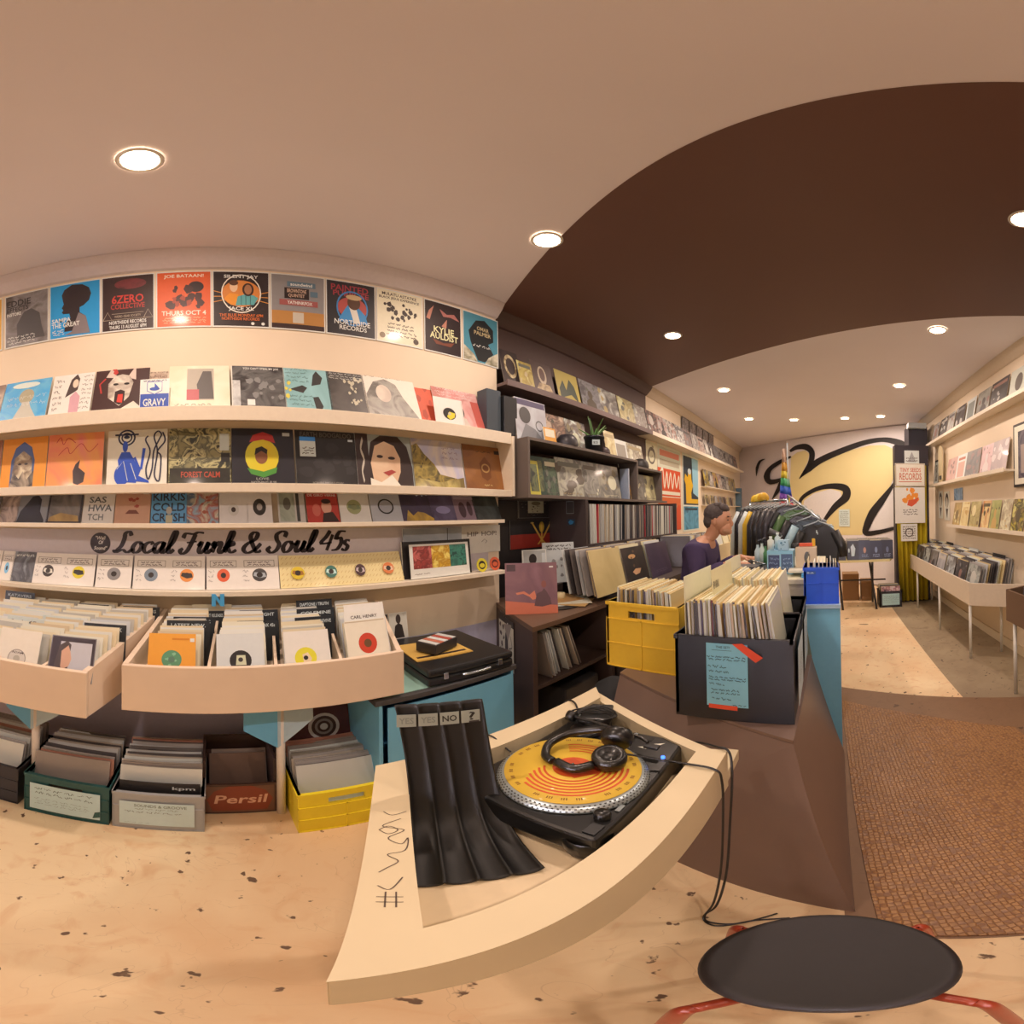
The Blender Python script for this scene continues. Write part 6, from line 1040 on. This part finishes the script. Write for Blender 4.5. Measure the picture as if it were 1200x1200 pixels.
for s, w in ((-1, V((X0+.37, Y0-.19, 1.088))), (1, V((X0+.37, Y0+.08, 1.095)))):
    P = [w-V((.03, 0, 0)), w+V((.02, 0, 0)), w+V((.05, 0, -.004))]; E = [(0, 1), (1, 2)]; r_ = [(.026,.018), (.032,.016), (.03,.013)]
    for k, (dy, L_) in enumerate(((-.028, .06), (-.010, .072), (.010, .068), (.027, .054))):
        base = len(P); P += [w+V((.055, dy*.9, -.006)), w+V((.055+L_*.5, dy*1.1, -.008)), w+V((.055+L_*.95, dy*1.15, -.026))]; E += [(2, base), (base, base+1), (base+1, base+2)]; r_ += [.010, .0088, .0075]
    base = len(P); P += [w+V((.02, -s*.03, -.01)), w+V((.05, -s*.055, -.022))]; E += [(1, base), (base, base+1)]; r_ += [.011, .009]
    skin('hand', P, E, r_, sk, man, 1)
# ================================================================= CLOTHES RACK
t = thing('clothes_rack', 'chrome clothes rack in front of the mural', 'clothes rack')
RA = V((-.98, 5.0, 1.57)); RB = V((-.42, 4.30, 1.57))
b = B(); b.tube([RA, RB], .014, met, 12); b.build('rail', t)
for p in (RA, RB): b = B(); b.tube([p, V((p.x, p.y, .03))], .014, met, 12); b.tube([V((p.x-.2, p.y-.15, .015)), V((p.x+.2, p.y+.15, .015))], .014, met, 10); b.build('upright', t)
WA = V((-.42, 4.30, 1.62)); WB = V((-.06, 4.02, 1.36)); b = B(); b.tube([V((-.42, 4.3, 1.57)), WA, WB], .012, met, 10); b.build('sloping_arm', t)
def garment(p, ang, c, sl, label, coat=True, wd=.23, ln=.70, stripe=None):
    g = thing('hanging_jacket' if coat else 'hanging_t_shirt', label, 'jacket' if coat else 't-shirt', tuple(p), ang, 'clothes on the rack')
    th = .028; 
    outl = [(-.06,-.045),(.06,-.045),(.12,-.06),(wd-.04,-.10),(wd,-.20),(wd-.015,-ln),(-wd+.015,-ln),(-wd,-.20),(-wd+.04,-.10),(-.12,-.06)]
    n = len(outl); b = B(); b.add([(x, y, z) for y in (-th, th) for x, z in outl], [tuple(range(n))[::-1], tuple(range(n, 2*n))]+[(i, (i+1) % n, n+(i+1) % n, n+i) for i in range(n)], c); b.build('torso', g, .012)
    for s in (-1, 1):
        b = B(); L_ = .58 if coat else .26; b.tube([(s*(wd-.045), 0, -.115), (s*(wd+.03), -.01, -.26), (s*(wd+.045), -.015, -.115-L_)], [.05, .05, .042], sl, 10); b.build('sleeve', g)
    b = B(); b.tube([(-.055, -th*.6, -.045), (0, -th*1.1, -.075), (.055, -th*.6, -.045)], .012, stripe or c, 8); b.build('collar', g)
    b = B(); b.tube([(-.16, 0, -.062), (-.02, 0, -.015), (0, 0, 0), (.02, 0, -.015), (.16, 0, -.062)], .006, '#d8d0c8', 8); b.tube(spline([(0, 0, 0), (0, 0, .022), (.016, 0, .036), (.026, 0, .02)], 4), .0025, met, 6); b.build('hanger', g); return g
rd = (RB-RA).normalized(); rang = math.atan2(rd.y, rd.x)
cl = [('#1f1d20', '#e8e0dc', 'black jacket with white sleeves'), ('#1c1a1e', '#1c1a1e', 'plain black jacket'), ('#232024', '#e4dcd8', 'black baseball jacket with white sleeves'), ('#1c1a1e', '#e0a824', 'black top with yellow sleeves'), ('#28262a', '#28262a', 'dark grey jacket'), ('#181618', '#181618', 'plain black hooded jacket'), ('#242224', '#2a282c', 'charcoal jacket'), ('#1c1a1c', '#241f24', 'black zipped jacket')]
for k, (c, s, nm) in enumerate(cl):
    garment(RA+(RB-RA)*((k+.6)/8)+V((0, 0, -.024)), rang+R(90)+R(180), c, s, nm+' on the chrome rack, '+word(k)+' from the far left end', True)
cl2 = [('#2a2826', '#2a2826', 'black t-shirt'), ('#4c6434', '#4c6434', 'olive green t-shirt'), ('#241f20', '#241f20', 'dark t-shirt'), ('#3c4448', '#b8c8cc', 'grey t-shirt with pale blue sleeves'), ('#1a1918', '#1a1918', 'black t-shirt with white chest mark')]
for k, (c, s, nm) in enumerate(cl2):
    g = garment(WA+(WB-WA)*((k+.7)/5)+V((0, 0, -.03)), R(8-4*k), c, s, nm+' on the sloping rack arm, '+word(k)+' from the back', False, .21, .62)
    if k == 4: b = B(); b.box(-.02, -.031, -.13, -.008, -.0295, -.10, '#f0e8e0'); b.box(-.008, -.031, -.145, .0, -.0295, -.12, '#f0e8e0'); b.build('chest_mark', g)
t = thing('cap_bunch', 'yellow and black caps hung on the end of the chrome rack', 'caps', tuple(RA+V((.14, -.2, .0))))
for k in range(3): b = B(); b.lathe([(.07, -.02), (.075, .01), (.06, .05), (.03, .07), (.001, .075)], ['#e0a820', '#f0c040', '#d89a20'][k], (.05*k-.02, -.045*k, .015+.01*k), 16); b.build('cap', t)
t = thing('jean_garment', 'dark blue denim garment hanging low at the left end of the chrome rack', 'jeans', (-1.03, 4.78, 1.10)); b = B(); b.box(-.14, -.03, -.55, .02, .03, 0, '#243a5c'); b.box(.03, -.03, -.55, .12, .03, 0, '#243a5c'); b.box(-.14, -.03, 0, .12, .03, .06, '#243a5c'); b.build('cloth', t, .02)
b = B(); b.tube([(-.97, 4.78, 1.155), (-.97, 4.78, 1.58)], .004, met, 6); b.build('strap', t)
# rainbow flag on a pole
t = thing('rainbow_flag', 'rainbow striped flag hanging from a thin pole in front of the mural', 'flag', (-.44, 4.55, 0)); b = B(); b.tube([(0, 0, 0), (0, 0, 2.25)], .007, '#c8c4bc', 10); b.build('pole', t)
fc = ['#e8b898', '#f0a848', '#f0c848', '#5cac6c', '#4c6cc0', '#9a5cac', '#f06c64']; b = B(); zs_ = [2.18, 2.02, 1.92, 1.84, 1.75, 1.66, 1.58, 1.50]
for i in range(7):
    n = 10; L = []; Q = []
    for j in range(n+1):
        u = j/n
        for LL, z, q in ((L, zs_[i], i/7), (Q, zs_[i+1], (i+1)/7)): w_ = .03+.15*q; LL.append((-.045+w_*(u-.35), .02*sin(u*9)-.02, z-.05*u*q))
    b.strip(L, Q, fc[i])
o = b.build('cloth', t); sd = o.modifiers.new('thick', 'SOLIDIFY'); sd.thickness = .002
b = B(); b.tube([(.005, 0, 1.62), (.0, 0, 1.30)], [.02, .026], '#e8b020', 10); b.build('yellow_tail', t)
# ================================================================= MURAL ON THE SLANTED BACK WALL
def onwall(px, py, off=0):
    r = ray(px, py); q = F0+fn*off; o = V((0, 0, CH)); nn = V((fn.x, fn.y, 0)); k = (q-o).dot(nn)/r.dot(nn); return o+r*k
t = thing('wall_mural', 'cream and white mural with sweeping black brush strokes on the back wall', 'mural')
b = B(); c4 = [onwall(921, 512, .03), onwall(1063, 497, .03)]; z1 = min(c4[0].z, c4[1].z, CEIL-.02); 
PA, PB = c4; P4 = [(PA.x, PA.y), (PB.x, PB.y), (PB.x-fn.x*.028, PB.y-fn.y*.028), (PA.x-fn.x*.028, PA.y-fn.y*.028)]
b.prism(P4, .02, z1, M('#f4d8cc', .6)); b.build('panel', t)
def poly(pts, off, m_, name):
    b = B(); b.add([onwall(860+x/3.529, 360+y/3.529, off) for x, y in pts], [tuple(range(len(pts)))], m_); b.build(name, t)
cream = M('#e8c484', .5, var=.04, scale=3)
poly([(236,620),(262,600),(295,592),(312,606),(305,640),(285,680),(282,700),(330,660),(450,600),(560,572),(625,570),(668,590),(686,625),(662,700),(640,760),(590,840),(550,900),(530,942),(350,942),(300,900),(262,820),(232,760)], .034, cream, 'cream_fill')
poly([(290,800),(330,770),(400,752),(440,762),(448,790),(420,820),(380,870),(350,915),(300,890),(284,850)], .036, '#fae0d4', 'pale_fill')
poly([(655,740),(668,760),(662,905),(600,922),(575,918),(570,900),(600,860)], .036, '#fae0d4', 'pale_fill')
poly([(680,575),(706,590),(712,620),(695,650),(688,620)], .036, '#fae8dc', 'pale_fill')
def brush(pts, ws, name='brush_stroke', off=.04):
    P = spline([(x, y, 0) for x, y in pts], 6); n = len(P); L = []; Q = []
    for i, p in enumerate(P):
        d = P[min(i+1, n-1)]-P[max(i-1, 0)]; d.normalize(); f = i/(n-1)*(len(ws)-1); k = min(int(f), len(ws)-2); w = (ws[k]+(ws[k+1]-ws[k])*(f-k))/2
        L.append(onwall(860+(p.x-d.y*w)/3.529, 360+(p.y+d.x*w)/3.529, off)); Q.append(onwall(860+(p.x+d.y*w)/3.529, 360+(p.y-d.x*w)/3.529, off))
    b = B(); b.strip(L, Q, M('#1a1414', .5), False); b.build(name, t)
brush([(128,628),(108,638),(96,665),(93,698)], [2, 10, 12, 2])
brush([(232,596),(260,580),(298,578),(322,600),(318,640),(292,682),(270,710)], [10, 18, 26, 24, 22, 14, 2])
brush([(272,706),(310,668),(360,632),(450,592),(540,560),(610,548),(660,554),(700,572),(712,605),(700,640)], [2, 26, 26, 24, 20, 18, 24, 32, 36, 24])
brush([(236,618),(190,640),(150,668),(136,700),(150,722),(196,712),(214,690)], [8, 16, 18, 26, 22, 14, 4])
brush([(214,690),(196,730),(174,770),(158,795)], [22, 22, 14, 2])
brush([(700,640),(672,712),(652,745),(612,800),(575,850),(552,900),(546,934),(600,930),(664,914)], [24, 10, 14, 28, 34, 30, 22, 18, 12])
brush([(276,826),(276,798),(306,770),(360,746),(420,740),(462,752),(462,786),(420,824),(384,868),(356,912)], [8, 14, 16, 18, 24, 32, 34, 26, 16, 8])
o = paper('notice', .20, .26, '#f0ecdc', [('s',.1,.1,.9,.92,9,4,'#6c7468',.02)], 0, 0, 0, 0, 'white printed notice pinned low in the middle of the mural', 'notice'); p = onwall(869+118/3.529*1+9.5, 616, .045)
p = onwall(989.5, 617, .046); put(o, p.x, p.y, p.z, math.atan2(fd.y, fd.x)); 
p_ = onwall(989.5, 597, .046); o.scale = (1, 1, (p_.z-p.z)/.26); o.scale.x = (onwall(995.5, 607, .046)-onwall(983, 607, .046)).length/.20
# dark unit, air vent at the right top of the mural
t = thing('wall_speaker', 'black boxy fittings between the mural and the yellow curtain', 'speaker', (0, 0, 0)); xs = aty(1064, 520, 6.3).x; x2 = aty(1086, 520, 6.3).x
b = B(); b.box(xs, 6.25, aty(1075, 543, 6.3).z, x2, 6.6, aty(1075, 500, 6.3).z, '#2a2428'); b.build('cabinet', t, .01); b = B(); b.box(xs-.02, 6.15, aty(1070, 502, 6.2).z, xs+.28, 6.3, aty(1070, 496, 6.2).z, '#d8d0cc'); b.build('pale_box', t, .004)
# ================================================================= YELLOW CURTAIN AND PRINTS
cy = 5.85; xa = aty(1049, 600, cy).x; xb = aty(1086, 600, cy).x; cm = M('#c8a41c', .8, bump=.1)
b = B(); n = 60; L = []; Q = []
for j in range(n+1):
    u = j/n; x = xa+(xb-xa)*u; L.append((x-.0, cy+.03*sin(u*38), 2.12)); Q.append((x+.06*(1-u)+.01*sin(u*20), cy+.035*sin(u*38+.4), .03))
b.strip(Q, L, cm); o = b.build('curtain'); sd = o.modifiers.new('thick', 'SOLIDIFY'); sd.thickness = .004; tag(o, 'mustard yellow curtain hanging to the floor beside the right bins', 'curtain')
b = B(); b.box(xa+.02, cy+.08, 0, xb+.06, cy+.26, 2.45, M('#33282a', .6)); struct(b, 'pillar_1')
b = B(); b.tube([(xa-.02, cy, 2.13), (xb+.04, cy, 2.13)], .012, '#3c3030', 10); tag(b.build('curtain_rail'), 'dark rail carrying the yellow curtain', 'rail')
def fpost(p0, p1, q0, q1, fr, it, lab, name='wall_poster', y=5.76, cat='poster', t_=.012):
    x0 = aty(p0, (q0+q1)/2, y).x; x1 = aty(p1, (q0+q1)/2, y).x; z1 = aty((p0+p1)/2, q0, y).z; z0 = aty((p0+p1)/2, q1, y).z
    o = sheet(name, x1-x0, z1-z0, t_, fr, it, WH, lab, cat); return put(o, (x0+x1)/2, y, z0, 0)
fpost(1049, 1084, 543, 570, '#f4dcc0', [('l',[(.02,.03),(.98,.03),(.98,.97),(.02,.97),(.02,.03)],.03,'#a88464'),T(.16,.62,.7,.18,'TINY SEEDS','#c8583c'),T(.14,.28,.74,.3,'RECORDS','#c8684c'),('l',[(.12,.2),(.88,.2)],.03,'#c8583c')], 'cream framed print with red block lettering, upper of the prints before the yellow curtain')
fpost(1049, 1084, 571, 613, '#f8e4d0', [('b',.3,.6,.75,.95,9,8,'#f08a2c',.13),('p',[(.4,.5),(.44,.64),(.62,.66),(.8,.72),(.72,.56),(.55,.46)],'#d8502c'),('s',.25,.22,.75,.4,3,7,'#2c2420',.016)], 'white print with an orange flame-haired head, below the framed red lettering')
fpost(1056, 1075, 614, 634, '#f0dcc8', [('s',.1,.1,.9,.9,6,8,'#6c5850',.03),('o',.5,.5,.2,.26,'#5c4c44')], 'small white ink drawing, lowest of the prints before the yellow curtain')
fpost(1060, 1077, 528, 543, '#e8dcd0', [('p',[(.2,.1),(.5,.9),(.8,.1)],'#a89c94'),('s',.1,.1,.9,.5,2,8,'#6c5c54',.03)], 'small pale house-shaped card above the framed red lettering')
# ================================================================= TABLE OF RECORDS BEFORE THE MURAL
ty0 = 5.42; tz = .74; tx0 = aty(978, 657, ty0).x; tx1 = aty(1046, 655, 5.7).x
t = thing('trestle_table', 'cream-topped table on black trestle legs before the mural', 'table')
b = B(); b.prism([(tx0, ty0), (tx1-.08, ty0+.05), (tx1+.02, ty0+.35), (tx1+.02, ty0+.62), (tx0, ty0+.75)], tz-.03, tz, M('#e8c88c', .5)); b.build('top', t)
for x in (tx0+.06, tx1-.32):
    for s in (-1, 1): b = B(); b.tube([(x, ty0+.35-s*.22, tz-.03), (x+.05, ty0+.35+s*.24, 0)], .016, '#241e1e', 8); b.build('leg', t)
b = B(); b.tube([(tx0+.08, ty0+.35, .4), (tx1-.1, ty0+.35, .4)], .012, '#241e1e', 8); b.build('stretcher', t)
for k in range(5):
    x = tx0+.10+.165*k; fr = ['#1f1c22', '#1f1c22', '#3a3844', '#34323e', '#2c2a34'][k]
    it = [('p',[(.35,.2),(.3,.7),(.5,.85),(.7,.6),(.6,.2)],'#e0dcd8'),('e',.14,.5,.06,.12,'#e8e4e0')] if k in (0, 1) else [('e',.5,.5,.12,.16,['#c88c70','#8a8c9c','#6c6c7c'][k-2]),('s',.2,.1,.8,.3,2,k,'#a8a8b8',.02)]
    if k == 0: it = [('e',.5,.3,.12,.12,'#e8e4e0'),('r',.46,.3,.54,.8,'#d8d4d0')]
    o = sheet('record_album', .165 if k else .12, .27, .006, fr, it, '#2c2428', ['black album with a white keyhole shape', 'black album with a white figure', 'slate album with a small tan face', 'slate album with a grey oval', 'dark slate album'][k]+' at the front of the trestle table', 'record'); put(o, x, ty0+.05+.014*k, tz+.001, 0, R(6))
    for j in range(14): lps(x, ty0+.10+.014*k+.034*j, tz+.001, random.uniform(-.03, .03), R(6), .158 if k else .12, .275)
for px0, px1, y, h, nm in ((988, 1007, 6.15, None, 'taller'), (1010, 1024, 6.1, None, 'smaller')):
    x0 = aty(px0, 700, y).x; x1 = aty(px1, 700, y).x; h = aty(px0, 673 if nm == 'taller' else 681, y).z
    t = thing('cardboard_box', nm+' brown cardboard carton on the floor under the trestle table', 'box', ((x0+x1)/2, y+.15, 0)); w = (x1-x0)/2
    b = B(); b.box(-w, -.14, 0, w, .14, h, M('#9c6c44', .7)); b.build('carton', t, .004); b = B(); b.box(-w, -.02, h, w, .02, h+.0012, '#b88c60'); b.build('seam_tape', t)
y = 5.60; x0 = aty(1031, 700, y).x; x1 = aty(1057, 700, y).x; h = aty(1045, 693, y).z
crate('record_crate', 'small black crate of albums with a pale label on the floor by the yellow curtain', x0, x1, y, y+.3, 0, h, '#1f1d20', front='y', handle=False, solid=True)
for k in range(8): lps((x0+x1)/2, y+.03+.032*k, .014, 0, R(3), x1-x0-.04, h+.06)
o = sheet('record_album', (x1-x0)-.05, h+.06, .003, ('#e8c8c0','#c88c8c','#6c4c54',18), [], '#c89c94', 'pink patterned album at the front of the small black crate by the yellow curtain', 'record'); put(o, (x0+x1)/2, y+.018, .014, 0)
paper('paper_label', (x1-x0)*.78, h*.72, '#c8dcd8', [('s',.05,.2,.95,.85,4,5,'#5c706c',.012)], (x0+x1)/2, y-.0012, h*.14, 0, 'pale blue label on the front of the small black crate')
# ================================================================= RIGHT WALL
def rsheet(name, y0, y1, z, h, x, fr, it, lab, cat='record', group=None, lean=R(10), t_=.005):
    o = sheet(name, abs(y1-y0), h, t_, fr, it, '#c8a888', lab, cat, group); return put(o, x, (y0+y1)/2, z, R(-90), lean)
def rx(px, py, x): return atx(px, py, x).y
for z, y0, y1, nm, d in ((2.475, 2.3, 6.05, 'top', .14), (1.815, 3.27, 6.05, 'middle', .13), (1.232, 2.3, 5.05, 'lowest', .13)):
    t = thing('wall_shelf', nm+' cream shelf on the right wall', 'shelf', (XR, 0, z)); b = B(); b.box(-d, y0, -.02, -.001, y1, 0, shw); b.box(-d-.008, y0, -.026, -d, y1, .012, shw); b.build('shelf_board', t)
rt = [(5.95, 5.62, ('#8a7468','#b8a494',9)), (5.55, 5.2, ('#4a403a','#2c2622',6)), (5.18, 4.9, ('#a89484','#c8b8a4',9)), (4.85, 4.5, ('#3c3230','#5c504a',6)), (4.45, 4.15, '#d8ccbc'), (4.10, 3.75, ('#8a7c6c','#a89a88',9)), (3.72, 3.32, ('#4c4440','#3c3430',6)), (3.28, 2.92, '#c8b8a0'), (2.88, 2.5, ('#9cb0a4','#c8c8b4',9))]
for i, (a, c, fr) in enumerate(rt):
    nm = ['brown mottled', 'nearly black', 'tan', 'dark', 'pale framed', 'grey brown', 'charcoal', 'cream', 'pale green'][i]
    rsheet('record_album', a, c, 2.477, .31, XR-.085, fr, [('r',.15,.15,.85,.85,'#8a8478')] if i == 4 else [('e',.5,.5,.2,.3,'#6c5c50')] if i == 7 else rart(gry, 300+i), nm+' album on the top shelf of the right wall, '+word(i)+' from the curtain end', group='albums on the top right wall shelf')
rm = [(5.25, 4.85, ('#e0b09c','#d89c88',5), 'pink'), (4.85, 4.5, '#f4e4d4', 'white'), (4.5, 4.05, ('#8a7c74','#9c8c80',6), 'grey'), (4.02, 3.72, ('#e8b8ac','#d8a498',5), 'rose'), (3.72, 3.35, ('#c8a89c','#b89c94',5), 'plastic-wrapped mauve')]
for i, (a, c, fr, nm) in enumerate(rm):
    rsheet('record_album', a, c, 1.817, .33, XR-.08, fr, [('r',.15,.1,.85,.7,'#e0a890'),('r',.15,.78,.85,.88,'#c8785c')] if i == 1 else rart(['#e8c8b8', '#c89888', '#a88478'], 320+i), nm+' album on the middle shelf of the right wall', group='albums on the middle right wall shelf')
t = thing('skateboard_deck', 'cream skateboard deck standing upright on the middle shelf of the right wall', 'skateboard', (XR-.07, rx(1102, 560, XR-.07), 1.817), R(-90)); b = B(); n = 16
o_ = [(.10*cos(a), .11+.11*sin(a)) for a in [pi+pi*i/n for i in range(n+1)]]+[(.10*cos(a), .46+.11*sin(a)) for a in [pi*i/n for i in range(n+1)]]
N = len(o_); b.add([(x, y, z) for y in (0, .012) for x, z in o_], [tuple(range(N)), tuple(reversed(range(N, 2*N)))]+[(i, N+i, N+(i+1) % N, (i+1) % N) for i in range(N)], '#dcb888'); b.build('deck', t); b = B(); b.box(-.06, -.001, .06, .06, -.0002, .12, '#4c4440'); b.build('print', t)
rsheet('picture_frame', 5.98, 5.72, 1.817, .40, XR-.05, '#241c1a', [('r',.12,.08,.88,.92,'#d8ccb8'),('r',.25,.15,.75,.8,('#3c3430','#b8a890',12))], 'narrow black framed picture at the curtain end of the middle shelf', 'picture frame', None, R(5), .015)
low = [(5.0, 4.72, ('#c8a060','#a8804c',7), 'golden'), (4.70, 4.42, ('#d8b070','#e8c890',6), 'straw'), (4.38, 4.08, ('#a88c54','#c8ac70',9), 'olive gold'), (4.02, 3.80, ('#e8c080','#c87848',7), 'orange cream'), (3.78, 3.55, ('#9c9454','#b8a868',7), 'moss green'), (3.52, 3.3, ('#e0c8a0','#a88c6c',12), 'speckled cream'), (3.28, 3.05, ('#c0a040','#3c3424','#d8bc6c',9), 'yellow and black'), (3.02, 2.7, ('#d89058','#e8b888',7), 'peach'), (2.68, 2.38, ('#b86c4c','#d8a078',7), 'rust')]
for i, (a, c, fr, nm) in enumerate(low): rsheet('record_album', a, c, 1.234, .30, XR-.075, fr, rart(['#e8c890', '#8a6c44', '#c89858', '#5c4c34'], 340+i), nm+' album on the lowest shelf of the right wall', group='albums on the lowest right wall shelf')
for i, (a, c, z) in enumerate(((5.85, 5.62, 1.30), (5.55, 5.3, 1.28))): rsheet('wall_print', a, c, z, .42, XR-.006, '#ecd8bc', [('e',.5,.68,.3,.26,'#2c2420'),('e',.5,.6,.18,.2,'#d8c0a4'),('p',[(.3,.4),(.5,.05),(.7,.4)],'#4c3c34')], 'cream print with a dark-haired head pinned on the right wall, '+('nearer the curtain' if i == 0 else 'further from the curtain'), 'picture', None, 0, .002)
rsheet('wall_print', 5.1, 4.75, 1.56, .16, XR-.006, ('#5c7c98','#8aa0b0','#4c5c74',6), [], 'small blue grey print pinned above the lowest shelf of the right wall', 'picture', None, 0, .002)
t = thing('framed_picture', 'large black framed picture with a cream mount at the right edge of the right wall', 'picture', (XR-.02, 2.93, 1.64), R(-90))
b = B(); b.box(-.36, -.005, 0, .36, .018, .60, M('#1c1614', .4)); b.build('frame', t, .003); b = B(); b.quad((-.335, -.006, .025), (.335, -.006, .025), (.335, -.006, .575), (-.335, -.006, .575), '#f0d8b8'); b.build('mount', t); b = B(); art(b, .52, .44, -.0065, [('r',0,0,1,1,('#3c3440','#6c5c60','#2c2830',6)),('r',.1,.1,.5,.7,'#a88c7c'),('r',.55,.3,.9,.8,'#4c5468')], z0=.08); b.build('picture_print', t)
# right hand record bins
def rbin(name, label, pts, z0, z1, m_, legs, zf=None):
    """plan polygon from the wall round the front and back to the wall"""
    t = thing(name, label, 'record bin'); T_ = .02
    for i in range(len(pts)-1):
        a = V(pts[i]); c = V(pts[i+1]); d = (c-a).normalized(); nn = V((-d.y, d.x)) ; b = B()
        P = [a, c, c+nn*T_, a+nn*T_]; P = P if (P[1]-P[0]).cross(P[2]-P[1]) > 0 else P[::-1]
        b.prism([(p.x, p.y) for p in P], z0, z1, m_); b.build('side_board', t)
    b = B(); P = [V(p) for p in pts]; P = P if sum((P[i]-P[0]).cross(P[(i+1) % len(P)]-P[0]) for i in range(len(P))) > 0 else P[::-1]
    b.prism([(p.x, p.y) for p in P], z0-.013, z0-.0006, m_); b.build('bottom_board', t)
    for x, y in legs: b = B(); b.tube([(x, y, 0), (x, y, z0-.0135)], .014, M('#e0cab4', .45), 12); b.build('leg', t)
wb = M('#e0bfa0', .5)
rbin('record_bin', 'long cream record bin on thin legs along the right wall', [(XR-.003, 6.85), (1.27, 6.85), (1.27, 3.34), (XR-.003, 3.0)], .555, .755, wb, [(1.285, 3.36), (1.285, 4.35), (1.285, 5.45), (1.62, 5.9), (1.62, 3.4), (1.285, 6.6)])
rbin('record_bin', 'dark brown record bin at the right edge beyond the rubber mat', [(XR-.003, 2.75), (1.28, 2.60), (1.28, .9), (XR-.003, .9)], .605, .835, M('#6c4a34', .5), [(1.30, 2.5), (1.30, 1.0), (1.70, 2.5), (1.70, 1.0)])
y = 3.50; c_ = 0
names = ['first', 'second', 'third', 'fourth', 'fifth', 'sixth', 'seventh', 'eighth', 'ninth']
while y < 6.7 and c_ < 9:
    o = sheet('record_album', .31, .31, .004, [('#8a8478','#b8ac9c','#6c645c',9), ('#3c3432','#5c504c',6), ('#c8bcb0','#6c5c54',9), ('#a89890','#c8b4a8',5), ('#8a7c74','#5c504a',7)][c_ % 5], rart(gry, 400+c_), '#8a7464', 'album at the front of the right wall bin, '+names[c_]+' column from its near end', 'record'); put(o, 1.325, y, .60, R(-90), R(14))
    for k in range(14):
        if False: lp('floor', 1.345+.028*k, y+random.uniform(-.01, .03), .60+.004*k, R(-90), R(12), 'album standing in the %s column of the right wall bin' % names[c_], 'albums in the %s column of the right wall bin' % names[c_])
        else: lps(1.345+.026*k, y+random.uniform(-.01, .03), .60+.004*k, R(-90), R(12))
    y += .352; c_ += 1
for k, (yy_, c) in enumerate(((3.6, '#1f1d20'), (4.3, '#e8d8c4'), (5.2, '#2a2628'))): o = sheet('divider_card', .30, .36, .003, c, [], c, ['black', 'cream', 'dark grey'][k]+' divider card standing at the back of the right wall bin', 'divider card'); put(o, 1.66, yy_, .62, R(-90), R(6))
for k in range(8): lps(1.36+.045*k, 2.38, .64, R(-90), R(10))
ROWS.X = Matrix.Identity(4); tag(ROWS.build('album_rows'), 'distant rows of albums packed in the far bins and on the trestle table', 'records', kind='stuff')
